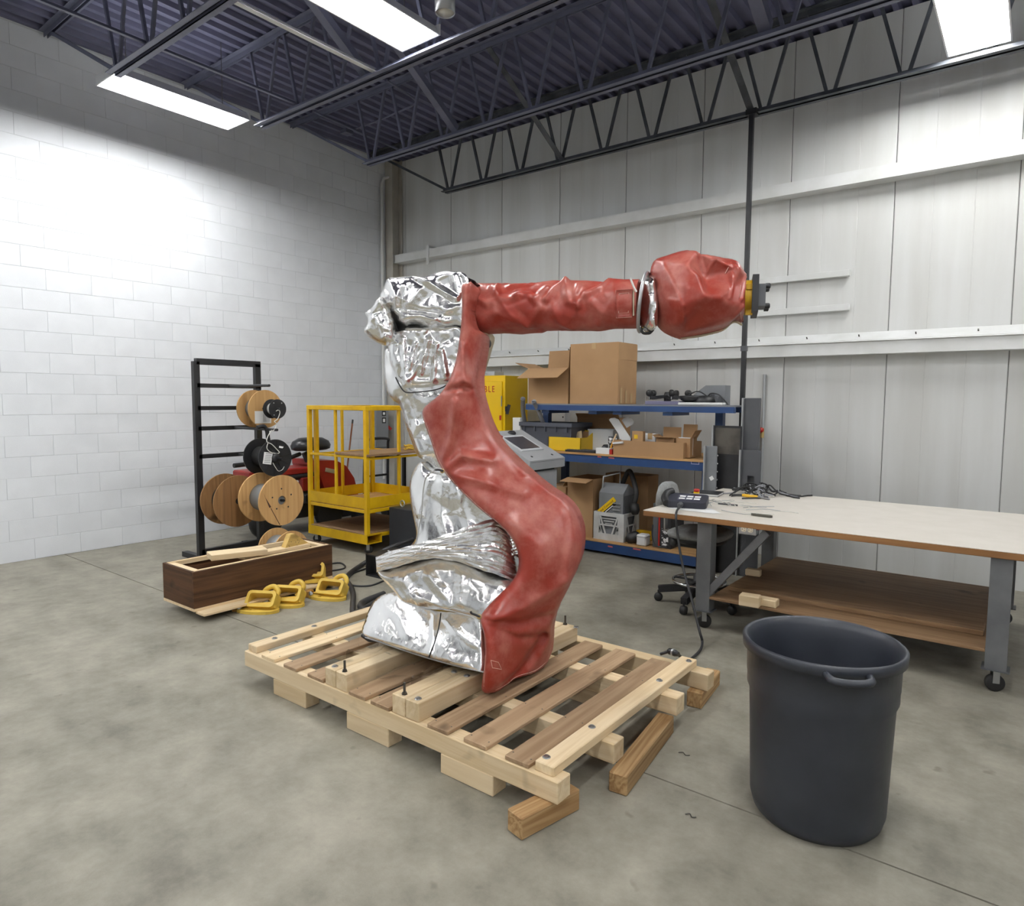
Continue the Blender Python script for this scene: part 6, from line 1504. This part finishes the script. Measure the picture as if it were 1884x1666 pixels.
# ------------------------------------------------------------------ grey operator console
K1, K2 = onZ(972, 848, 1.05), onZ(1042, 841, 1.05)
kx = (K1[0]+K2[0])/2; ky0, ky1 = K1[1], K2[1]
kb = onX(940, 791.5, kx-0.52); kzb = kb[2]
t = root('operator_console', 'grey operator console with slanted touch screen top, right of the red apron', 'console', (kx, (ky0+ky1)/2, 0))
hw = (ky1-ky0)/2; zb = kzb
GP = mat('console_grey', S(164, 167, 170), 0.4, c2=S(156, 159, 162), scale=4)
part('desk', MB().prism([(0, 1.05), (0, 0.965), (-0.03, 0.955), (-0.52, 0.955), (-0.52, zb)], (0, hw, 0), (1, 0, 0), (0, 0, 1), 2*hw), GP, t)
part('desk_seam', MB().box(-0.001, 0.0012, -hw+0.02, hw-0.02, 1.033, 1.036), MATS['grey_dark'], t)
part('pedestal', MB().cbox(-0.48, -0.04, -hw+0.07, hw-0.07, 0.06, 0.94, 0.006), GP, t)
part('neck', MB().box(-0.46, -0.06, -hw+0.09, hw-0.09, 0.94, 0.956), MATS['black'], t)
part('plinth', MB().box(-0.46, -0.06, -hw+0.09, hw-0.09, 0, 0.06), MATS['black'], t)
sl_ = np.array([-0.52, 0, zb-1.05]); sL = np.linalg.norm(sl_); us = sl_/sL; uy = np.array([0, 1., 0]); un = np.cross(uy, us); un = un if un[2] > 0 else -un
O = np.array([0, 0, 1.05])
def on_top(nm, a0, a1, b0, b1, h0, h1, m):   # a: from front edge upwards 0..1, b: -1..1 across
    P = [O+us*sL*a+uy*hw*b for a, b in ((a0, b0), (a0, b1), (a1, b1), (a1, b0))]
    return part(nm, MB().add([p+un*h0 for p in P]+[p+un*h1 for p in P], [(0, 1, 2, 3), (7, 6, 5, 4), (0, 4, 5, 1), (1, 5, 6, 2), (2, 6, 7, 3), (3, 7, 4, 0)]), m, t)
on_top('screen_bezel', 0.30, 0.80, -0.72, 0.52, 0.0, 0.008, mat('bezel', S(196, 199, 202), 0.3))
on_top('screen', 0.35, 0.75, -0.62, 0.42, 0.0085, 0.010, mat('screen', S(72, 74, 82), 0.08, spec=0.8))
on_top('estop_plate', 0.66, 0.80, -0.98, -0.78, 0.0, 0.004, mat('label_yellow', None))
ce = O+us*sL*0.73-uy*hw*0.88
part('emergency_stop', MB().lathe([(0.012, 0.004), (0.012, 0.02), (0.022, 0.022), (0.024, 0.036), (0, 0.042)], axis=un, org=ce, seg=16), MATS['red_paint'], t)
for b in (-0.6, 0.55): part('lock', MB().lathe([(0.012, 0), (0.012, 0.004), (0, 0.005)], axis=un, org=O+us*sL*0.12+uy*hw*b, seg=12), MATS['black'], t)
cm = O+us*sL*0.90+uy*hw*0.18
ms_ = root('computer_mouse', 'black computer mouse lying at the top of the console', 'mouse', tuple(cm+np.array([kx, (ky0+ky1)/2, 0])))
V_ = []; F_ = []
for i in range(7):
    th = i/6*math.pi/2
    for k in range(16):
        a = 2*math.pi*k/16; V_.append(us*0.032*math.cos(th)*math.cos(a)+uy*0.055*math.cos(th)*math.sin(a)+un*(0.026*math.sin(th)+0.001))
F_ = [(i*16+k, i*16+(k+1) % 16, (i+1)*16+(k+1) % 16, (i+1)*16+k) for i in range(6) for k in range(16)]
part('shell', MB().add(V_, F_, True).add(V_[:16], [tuple(range(16))]), MATS['black'], ms_)
part('wheel', MB().tube([uy*0.02+un*0.024-us*0.003, uy*0.02+un*0.024+us*0.003], 0.005, 8), MATS['grey_dark'], ms_)

# ------------------------------------------------------------------ sheet metal panels standing by the rack
def sheet(label, px0, px1, pyt, Y, zb, th=0.02, m='grey_dark', lean=0.0, nm='metal_sheet', hole=None):
    x0, x1, _, z1 = yrow(px0, px1, pyt, Y, zb)
    t = root(nm, label, 'metal sheet', ((x0+x1)/2, Y, zb), 0, 'sheet metal panels by the rack')
    w2, h = (x1-x0)/2, z1-zb
    if hole:
        a, b, c, d = hole
        part('sheet', MB().frame([(-w2, 0), (w2, 0), (w2, h), (-w2, h)], [(w2*a, h*c), (w2*b, h*c), (w2*b, h*d), (w2*a, h*d)], (0, th, 0), (1, 0, 0), (0, 0, 1), th), MATS[m], t)
    else: part('sheet', MB().cbox(-w2, w2, 0, th, 0, h, 0.004), MATS[m], t)
    part('return_edge', MB().box(-w2-0.001, -w2+0.012, -0.03, 0.0, 0, h), MATS['galv'], t)
    for o in list(t.children): o.rotation_euler = (lean, 0, 0)
    return t, w2, h
sheet('grey metal panel with a white sticker leaning at the end of the rack', 1297, 1319, 820, 6.01, 0.0, 0.02, 'grey_paint')
t, w2, h = bpy.data.objects['metal_sheet'], 0.06, 1.1
part('sticker', MB().rbox((0.0, -0.002, 0.88), (0.03, -0.002, 0.90), 0.002, 0.035), MATS['paper'], t)
t, w2, h = sheet('tall dark metal panel with a row of bright holes behind the workbench', 1312, 1364, 783, 6.095, 0.0, 0.02, 'black')
for k in range(14): part('hole', MB().lathe([(0.008, 0), (0.008, 0.001), (0, 0.001)], axis=(0, -1, 0), org=(-w2+0.05, -0.0005, 0.12+k*0.075), seg=8), MATS['paper'], t)
part('bare_patch', MB().box(-w2+0.02, w2-0.01, -0.0012, 0, h-0.26, h-0.02), mat('bare_steel', S(96, 92, 86), 0.4, 0.5, c2=S(60, 58, 56), scale=6), t)
t, w2, h = sheet('dark grey framed panel with a rectangular cutout behind the workbench', 1362, 1400, 828, 6.10, 0.0, 0.02, 'grey_dark', hole=(-0.25, 0.45, 0.45, 0.80))
t, w2, h = sheet('upper dark grey metal door panel behind the black pole', 1367, 1399, 732, 6.15, 0.0, 0.03, 'grey_dark')
ph = root('pipe_valve', 'small red handled valve on the wall at the right edge', 'valve', tuple(onY(1402, 796, 7.075)))
part('body', MB().tube([(0, 0, -0.05), (0, 0, 0.05)], 0.02, 10), mat('brass', None), ph); part('wheel', MB().lathe([(0.026, 0), (0.026, 0.012), (0.0, 0.014)], axis=(0.3, -1, 0.2), org=(0, -0.03, 0.03), seg=16), MATS['red_paint'], ph); part('wall_pipe', MB().tube([(0, 0.02, -0.9), (0, 0.02, 0.6)], 0.016, 8), MATS['galv'], ph)

# ------------------------------------------------------------------ workbench with white top
BX0, BX1, BY0, BY1, BT = -2.235, 0.35, 4.46, 6.06, 0.80
t = root('workbench', 'wheeled workbench with white laminate top and wooden edge at right', 'table', (BX0, BY0, 0))
bw_, bd_ = BX1-BX0, BY1-BY0
part('top', MB().cbox(0, bw_, 0, bd_, BT-0.004, BT, 0.001), mat('laminate', S(232, 226, 216), 0.35, c2=S(226, 220, 209), scale=6), t)
part('edge', MB().cbox(0, bw_, 0, bd_, BT-0.042, BT-0.004, 0.003), wood('bench_edge', axis='x', c=S(158, 116, 76), c2=S(132, 94, 58)), t)
lx = -1.775-BX0
for x in (lx, bw_-0.45):
    for y in (0.02, bd_-0.14):
        lg = part('leg', MB().box(x-0.05, x+0.05, y, y+0.012, 0.135, BT-0.042).box(x-0.05, x-0.04, y+0.0122, y+0.10, 0.135, BT-0.0425).box(x+0.04, x+0.05, y+0.0122, y+0.10, 0.135, BT-0.0425), mat('leg_steel', S(112, 114, 116), 0.45, 0.2, c2=S(96, 98, 100), scale=6), t)
        part('foot_plate', MB().box(x-0.065, x+0.065, y-0.01, y+0.11, 0.128, 0.135), MATS['grey_dark'], t)
        caster(t, x, y+0.05, 0.128, 0.048, 0.036, ang=0.3)
part('brace', MB().rbox((lx+0.03, 0.05, 0.26), (lx+0.42, 0.05, BT-0.06), 0.05, 0.05, up=(0, 1, 0)), MATS['leg_steel'] if 'leg_steel' in MATS else MATS['grey_dark'], t)
part('lower_shelf', MB().cbox(lx+0.051, bw_-0.501, 0.015, bd_-0.03, 0.225, 0.243, 0.002), wood('shelf_ply', axis='x', c=S(150, 122, 92), c2=S(128, 100, 72)), t)
part('shelf_plank', MB().cbox(lx+0.1, bw_-0.52, 0.25, 0.45, 0.2435, 0.275, 0.003), wood('shelf_ply', axis='x', c=S(150, 122, 92), c2=S(128, 100, 72)), t)
# outlet box hung under the front edge
ob = onY(1374, 974, BY0); oc = root('outlet_box', 'grey metal outlet box with two sockets under the bench edge', 'outlet', (ob[0], BY0+0.005, ob[2]))
part('box', MB().cbox(-0.058, 0.058, 0, 0.05, -0.036, 0.036, 0.004), MATS['galv'], oc)
for sx in (-1, 1):
    so = part('socket', MB().prism(rrect(0.036, 0.034, 0.014, 5, sx*0.022), (0, 0.0, 0), (1, 0, 0), (0, 0, 1), 0.003), mat('ivory', S(228, 218, 196), 0.4), oc)
    for a, b, w_, h_ in ((0.007, 0.007, 0.007, 0.0025), (0.007, -0.007, 0.007, 0.0025)):
        part('slot', MB().box(sx*0.022+a-w_/2, sx*0.022+a+w_/2, -0.0042, -0.0031, b-h_/2, b+h_/2), MATS['black'], so)
    part('slot', MB().lathe([(0.003, 0), (0.003, 0.001), (0, 0.001)], axis=(0, -1, 0), org=(sx*0.022-0.009, -0.0031, 0), seg=8), MATS['black'], so)
part('knockout_edge', MB().box(-0.06, -0.0585, 0.0, 0.05, -0.034, 0.034), MATS['grey_dark'], oc)
cable('red wire sagging from the bench edge to the left of the outlet box', [onY(x, y, BY0+0.02) for x, y in ((1338, 958), (1346, 962), (1357, 969))], 0.004, 'red_paint', name='red_wire')
cable('red wire running right from the outlet box', [onY(x, y, BY0+0.02) for x, y in ((1392, 974), (1402, 973), (1412, 971), (1460, 976))], 0.004, 'red_paint', name='red_wire')
# things on the bench top
def bt_(x, y, z=BT): return onZ(x, y, z)
c = bt_(1262, 934)
t = root('teach_pendant', 'dark handheld robot pendant with red stop button on the bench corner', 'pendant', (c[0], c[1], BT+0.001), math.radians(14))
DP = mat('pendant', S(38, 40, 52), 0.45)
part('body', MB().prism(rrect(0.30, 0.19, 0.04, 5), (0, 0.06, 0.02), (1, 0, 0), (0, 0.97, 0.22), 0.05), DP, t)
part('grip', MB().tube(spline([(-0.14, -0.03, 0.03), (-0.165, 0.03, 0.06), (-0.16, 0.10, 0.09), (-0.13, 0.15, 0.10)], 5), 0.028, 10), MATS['black'], t)
part('rear_case', MB().cbox(-0.12, 0.13, -0.03, 0.13, 0.0, 0.045, 0.012), MATS['black'], t)
sc = part('screen', MB().prism([(-0.085, -0.055), (0.085, -0.055), (0.085, 0.06), (-0.085, 0.06)], np.array([0.015, 0.06, 0.02])+np.array([0, -0.22, 0.97])*0.0505, (1, 0, 0), (0, 0.97, 0.22), 0.0015), mat('pendant_screen', S(52, 52, 76), 0.15), t)
for k in range(3):
    for r_ in range(2): part('screen_block', MB().prism([(-0.022, -0.014), (0.022, -0.014), (0.022, 0.014), (-0.022, 0.014)], np.array([-0.035+0.055*k, 0.035+0.045*r_, 0.015+0.01*r_])+np.array([0, -0.22, 0.97])*0.053, (1, 0, 0), (0, 0.97, 0.22), 0.001), MATS['paper'], sc)
es = np.array([0.05, 0.165, 0.09]); part('stop_collar', MB().lathe([(0.022, 0), (0.022, 0.012)], axis=(0, 0.1, 1), org=es, seg=16), mat('label_yellow', None), t); part('stop_button', MB().lathe([(0.016, 0.012), (0.022, 0.016), (0.022, 0.034), (0, 0.038)], axis=(0, 0.1, 1), org=es, seg=16), MATS['red_paint'], t)
part('connector', MB().lathe([(0.02, 0), (0.02, 0.03), (0.014, 0.05)], axis=(-0.2, -1, -0.1), org=(-0.03, -0.03, 0.03), seg=14), MATS['grey_dark'], t)
# pendant cable down to the pallet
cc = bt_(1247, 935)
cable('long grey cable hanging from the pendant over the bench edge down to the pallet', [(cc[0]+0.02, cc[1]+0.02, BT+0.02), onY(1244, 944, BY0-0.02), onY(1247, 985, BY0-0.05), onY(1256, 1040, BY0-0.10), onY(1272, 1100, BY0-0.22), fz(1287, 1160, 0.10), fz(1292, 1180, 0.03), fz(1288, 1196, 0.012), fz(1272, 1211, 0.012), fz(1258, 1219, 0.03), (-1.47, 3.42, 0.20), (-1.50, 3.37, 0.235), (-1.56, 3.36, 0.21)], 0.0085)
t = root('cable_plug', 'dark cable plug end resting on the far end of the pallet rail', 'plug', (-1.455, 3.36, 0.216)); part('shell', MB().lathe([(0.012, 0), (0.018, 0.02), (0.018, 0.06), (0.01, 0.07)], axis=(-1, 0.2, 0), org=(0, 0, 0.018), seg=12), MATS['black'], t); part('ring', MB().lathe([(0.02, 0.03), (0.02, 0.04)], axis=(-1, 0.2, 0), org=(0, 0, 0.018), seg=12), MATS['galv'], t)
c = bt_(1303, 910)
t = root('notebook', 'black covered notebook lying on the white bench top', 'notebook', (c[0], c[1], BT+0.001), math.radians(8)); part('pages', MB().cbox(-0.13, 0.10, -0.10, 0.12, 0.002, 0.018, 0.001), MATS['paper'], t); part('cover', MB().cbox(-0.125, 0.105, -0.105, 0.125, 0.0185, 0.022, 0.001).cbox(-0.125, 0.105, -0.105, 0.125, 0.0, 0.002, 0.0005), MATS['black'], t)
c = bt_(1288, 940)
solo('paper_sheet', MB().add([(-0.24, -0.04, 0.001), (0.12, -0.05, 0.001), (0.16, -0.02, 0.004), (0.02, 0.16, 0.002), (-0.16, 0.14, 0.001)], [(0, 1, 2, 3, 4)]).add([(-0.24, -0.04, 0.0002), (0.12, -0.05, 0.0002), (0.16, -0.02, 0.003), (0.02, 0.16, 0.001), (-0.16, 0.14, 0.0002)], [(4, 3, 2, 1, 0)]), MATS['paper'], 'white paper sheet lying under the pendant', 'paper', loc=(c[0], c[1], BT+0.001))
random.seed(21)
def tangle(label, px, py, n, R, r, m, H=0.04, seed=1, name='wire_bundle', flat=1.0, seg=5):
    rg = np.random.RandomState(seed); c = bt_(px, py); t = root(name, label, 'wires', (c[0], c[1], BT+0.002))
    for i in range(n):
        a = rg.uniform(0, 6.28); p = rg.normal(0, R*0.45, 2)
        pts = []
        for k in range(5):
            a += rg.uniform(-0.8, 0.8); p = p+np.array([math.cos(a), math.sin(a)*flat])*R*0.35
            pts.append((p[0], p[1], r+max(0, rg.uniform(0, H)*(1-min(1, np.hypot(*p)/(R*1.6))))))
        part('wire', MB().tube(spline(pts, 4), r, seg), m[i % len(m)] if isinstance(m, list) else m, t)
    return t
tangle('tangle of thin silver and white wires beside the pendant', 1318, 926, 14, 0.13, 0.0028, [MATS['galv'], MATS['cord_white'], MATS['steel']], 0.03, 3)
tangle('loose beaded white leads spread along the bench front', 1355, 938, 9, 0.20, 0.0026, [MATS['cord_white'], MATS['galv']], 0.012, 5)
tangle('dark heap of cables and connectors at the back right of the bench', 1393, 909, 34, 0.17, 0.0065, [MATS['cable'], MATS['black'], MATS['rubber'], mat('cable_grey', S(150, 152, 158), 0.5)], 0.12, 8, 'cable_heap')
c = bt_(1383, 916)
t = root('screwdriver', 'yellow handled screwdriver in front of the cable heap', 'screwdriver', (c[0], c[1], BT+0.001), math.radians(-14)); part('handle', MB().lathe([(0.0, -0.09), (0.012, -0.085), (0.014, -0.03), (0.009, -0.01), (0.013, 0.0), (0.013, 0.05), (0.0, 0.055)], axis=(1, 0, 0), org=(0, 0, 0.0145), seg=12), mat('handle_yellow', S(236, 186, 44), 0.4), t); part('shaft', MB().tube([(0.05, 0, 0.0145), (0.15, 0, 0.0145)], 0.004, 6), MATS['steel'], t)
c = bt_(1400, 950)
t = root('folding_knife', 'dark closed folding knife near the front edge of the bench', 'knife', (c[0], c[1], BT+0.001), math.radians(-4)); part('handle', MB().prism([(-0.07, 0), (-0.05, -0.014), (0.07, -0.016), (0.08, 0.0), (0.06, 0.014), (-0.04, 0.012)], (0, 0, 0), (1, 0, 0), (0, 1, 0), 0.016), mat('knife', S(74, 72, 64), 0.5), t); part('pivot', MB().lathe([(0.006, 0.016), (0.006, 0.0175), (0, 0.0175)], org=(-0.03, 0, 0), seg=10), MATS['steel'], t)
c = bt_(1326, 928)
t = root('marker_pen', 'grey pen lying across the bench top', 'pen', (c[0], c[1], BT+0.001), 0.05); part('barrel', MB().tube([(-0.02, 0, 0.006), (0.10, 0, 0.006)], 0.0055, 8), MATS['grey_dark'], t); part('cap', MB().tube([(0.10, 0, 0.006), (0.13, 0, 0.006)], 0.0062, 8), MATS['black'], t)
# wood blocks on the lower shelf
for lb, px, py, s_, h in (('knotty pale wood block on the lower bench shelf', 1380, 1105, (0.13, 0.08), 0.075), ('small pale wood block at the back of the lower shelf', 1386, 1058, (0.11, 0.06), 0.05)):
    c = onZ(px, py, 0.276)
    solo('wood_block', MB().cbox(-s_[0]/2, s_[0]/2, -s_[1]/2, s_[1]/2, 0, h, 0.006), wood('pine', axis='x', **WP), lb, 'wood block', loc=(c[0], c[1], 0.2755 if py < 1080 else 0.244), rz=0.1)
c = onZ(1405, 1112, 0.244)
solo('wood_block', MB().cbox(-0.04, 0.09, -0.04, 0.04, 0, 0.05, 0.005), wood('pine', axis='x', **WP), 'flat pale wood block at the right end of the lower shelf', 'wood block', loc=(c[0], c[1], 0.244))

# ------------------------------------------------------------------ shop stool
sc_ = np.array([-2.02, 5.02, 0])
t = root('shop_stool', 'grey padded drafting stool with ring footrest behind the workbench corner', 'stool', tuple(sc_))
for k in range(5):
    a = 2*math.pi*k/5+math.radians(200); p = np.array([math.cos(a), math.sin(a), 0])
    part('base_leg', MB().rbox(p*0.03+(0, 0, 0.14), p*0.31+(0, 0, 0.10), 0.05, 0.05), MATS['black'], t)
    cw = part('caster', MB().lathe([(0, -0.022), (0.03, -0.022), (0.034, -0.012), (0.034, 0.012), (0.03, 0.022), (0, 0.022)], axis=(-p[1], p[0], 0.0), org=p*0.31+(0, 0, 0.034), seg=16), MATS['rubber'], t)
    part('stem', MB().tube([p*0.31+(0, 0, 0.04), p*0.31+(0, 0, 0.09)], 0.009, 6), MATS['black'], cw)
part('column', MB().lathe([(0.045, 0.10), (0.045, 0.24), (0.028, 0.25), (0.028, 0.52)], seg=18), MATS['black'], t)
part('foot_ring', MB().tube([(0.20*math.cos(a), 0.20*math.sin(a), 0.19) for a in np.linspace(0, 2*math.pi, 36, endpoint=False)], 0.011, 8, closed=True), mat('chrome', S(200, 202, 204), 0.15, 1.0), t)
for k in range(4): part('ring_spoke', MB().rbox((0.03*math.cos(k*1.57), 0.03*math.sin(k*1.57), 0.19), (0.2*math.cos(k*1.57), 0.2*math.sin(k*1.57), 0.19), 0.02, 0.012), MATS['black'], t)
part('seat_pan', MB().lathe([(0.0, 0.50), (0.18, 0.50), (0.21, 0.53), (0.21, 0.545)], seg=28), MATS['black'], t)
V_ = []
for r_, z in ((0.0, 0.615), (0.10, 0.612), (0.18, 0.605), (0.215, 0.59), (0.225, 0.57), (0.215, 0.545), (0.0, 0.545)):
    for k in range(32):
        a = 2*math.pi*k/32; q = (abs(math.cos(a))**4+abs(math.sin(a))**4)**-0.25
        V_.append((r_*q*math.cos(a), r_*q*math.sin(a), z))
part('seat_cushion', MB().add(V_, [(i*32+k, (i+1)*32+k, (i+1)*32+(k+1) % 32, i*32+(k+1) % 32) for i in range(6) for k in range(32)], True), mat('seat_fabric', S(140, 142, 142), 0.85, c2=S(126, 128, 128), scale=60), t)
bk = onR(1230, 895, 0, n=np.array([0, 1., 0]), a=np.array([0, 5.05, 0]))-sc_
part('back_bar', MB().rbox((-0.10, 0.02, 0.52), (-0.30, 0.02, 0.56), 0.05, 0.012).rbox((-0.30, 0.02, 0.55), (-0.31, 0.02, 0.86), 0.05, 0.012, up=(1, 0, 0)), MATS['steel'], t)
V_ = []
for i, (s_, z) in enumerate(((0.0, 0.70), (0.6, 0.705), (0.9, 0.73), (1.0, 0.79), (0.95, 0.86), (0.72, 0.92), (0.4, 0.945), (0.0, 0.95))): V_ += [(-0.295+0.035*math.sqrt(max(0, 1-s_*s_))*sx*0+(-0.025 if sx < 0 else 0.03)*(0.4+0.6*math.sqrt(max(0, 1-s_*s_*0.98))), 0.02+sy*0.17*s_, z) for sx in (-1, 1) for sy in (-1, 1)]
mb = MB(); n_ = 8
prof_b = [(0.0, 0.70), (0.10, 0.705), (0.155, 0.73), (0.17, 0.79), (0.16, 0.86), (0.12, 0.92), (0.06, 0.945), (0.0, 0.95)]
outline_b = [(y, z) for y, z in prof_b]+[(-y, z) for y, z in prof_b[-2:0:-1]]
for sgn, xx in ((1, 0.025),):
    cy_, cz_ = 0.0, 0.825
    rings_ = []
    for f, dx in ((1.0, -0.03), (1.02, 0.0), (0.97, 0.022), (0.8, 0.036), (0.4, 0.042), (0.02, 0.043)):
        rings_.append([(-0.285+dx, 0.02+(y-cy_)*f, cz_+(z-cz_)*f) for y, z in outline_b])
    m_ = len(outline_b); vs = [p for r_ in rings_ for p in r_]
    mb.add(vs, [(i*m_+k, i*m_+(k+1) % m_, (i+1)*m_+(k+1) % m_, (i+1)*m_+k) for i in range(5) for k in range(m_)], True); mb.add(rings_[0], [tuple(range(m_))[::-1]])
part('backrest', mb, mat('seat_fabric', None), t)
part('lever_knob', MB().lathe([(0.03, 0), (0.035, 0.02), (0.03, 0.04), (0, 0.042)], axis=(-0.4, -1, 0), org=(-0.16, -0.1, 0.50), seg=12), MATS['black'], t)
part('tilt_mechanism', MB().cbox(-0.18, 0.08, -0.07, 0.07, 0.455, 0.505, 0.01), MATS['black'], t)

# ------------------------------------------------------------------ trash barrel
t = root('trash_barrel', 'big dark plastic trash barrel at the right edge of the floor', 'trash can', (-0.60, 2.73, 0))
part('shell', MB().lathe([(0.0, 0.012), (0.19, 0.012), (0.215, 0.0), (0.232, 0.02), (0.243, 0.06), (0.258, 0.475), (0.268, 0.50), (0.268, 0.535), (0.270, 0.545), (0.272, 0.645), (0.288, 0.65), (0.29, 0.685), (0.282, 0.692), (0.272, 0.685), (0.262, 0.66), (0.255, 0.60), (0.235, 0.05), (0.22, 0.025), (0.0, 0.022)], seg=56), mat('barrel', S(40, 44, 52), 0.42, c2=S(50, 54, 62), scale=5, bump=0.05, bscale=30), t)
for k in range(2):
    a = math.radians(120+180*k); p = np.array([math.cos(a), math.sin(a), 0]); q = np.array([-p[1], p[0], 0])
    part('handle', MB().tube(spline([p*0.275+q*0.07+(0, 0, 0.66), p*0.315+q*0.06+(0, 0, 0.655), p*0.32-q*0.0+(0, 0, 0.65), p*0.315-q*0.06+(0, 0, 0.655), p*0.275-q*0.07+(0, 0, 0.66)], 5), 0.014, 8), mat('barrel', None), t)
lw = onZ(1398, 1160, 0.5); t2 = root('scrap_bag', 'grey crumpled plastic scrap lying inside the trash barrel', 'plastic scrap', (-0.60, 2.73, 0.026))
P = np.array([(x, y) for x in np.linspace(-1, 1, 21) for y in np.linspace(-1, 1, 21)]); hs = facets(P*60, 7, 16, 0.07)
vs = [(0.20*x*math.sqrt(1-y*y/2), 0.20*y*math.sqrt(1-x*x/2), 0.36+h_) for (x, y), h_ in zip(P, hs)]
part('sheet', MB().add(vs, [(i*21+j, (i+1)*21+j, (i+1)*21+j+1, i*21+j+1) for i in range(20) for j in range(20)], True), mat('scrap', S(96, 102, 116), 0.4), t2)
part('stuffing', MB().lathe([(0.20, 0.0), (0.215, 0.30), (0.0, 0.33)], seg=24), MATS['grey_dark'], t2)
# litter on the floor
for lb, px, py, L in (('small curled dark shaving on the floor right of the pallet', 1258, 1388, 0.05), ('thin twig of debris on the floor in front of the barrel', 1270, 1502, 0.04)):
    c = onZ(px, py, 0); solo('floor_debris', MB().tube(spline([(-L/2, 0, 0.003), (-L/6, 0.012, 0.004), (L/5, -0.004, 0.004), (L/2, 0.008, 0.003)], 4), 0.0022, 5), MATS['nail'], lb, 'debris', loc=(c[0], c[1], 0))

for lb, py in (('upper of two short white wall rails right of the robot flange', 519), ('lower of two short white wall rails right of the robot flange', 577)):
    a = onY(1386, py, WY-0.06); b = onY(1500, py, WY-0.06)
    t = root('wall_rail', lb, 'rail', (a[0], WY-0.008, a[2]))
    part('bar', MB().cbox(0, 0.9, -0.06, -0.02, -0.03, 0.03, 0.003), MATS['trim_white'], t)
    for x in (0.1, 0.8): part('standoff', MB().box(x, x+0.04, -0.02, 0.0, -0.025, 0.025), MATS['trim_white'], t)
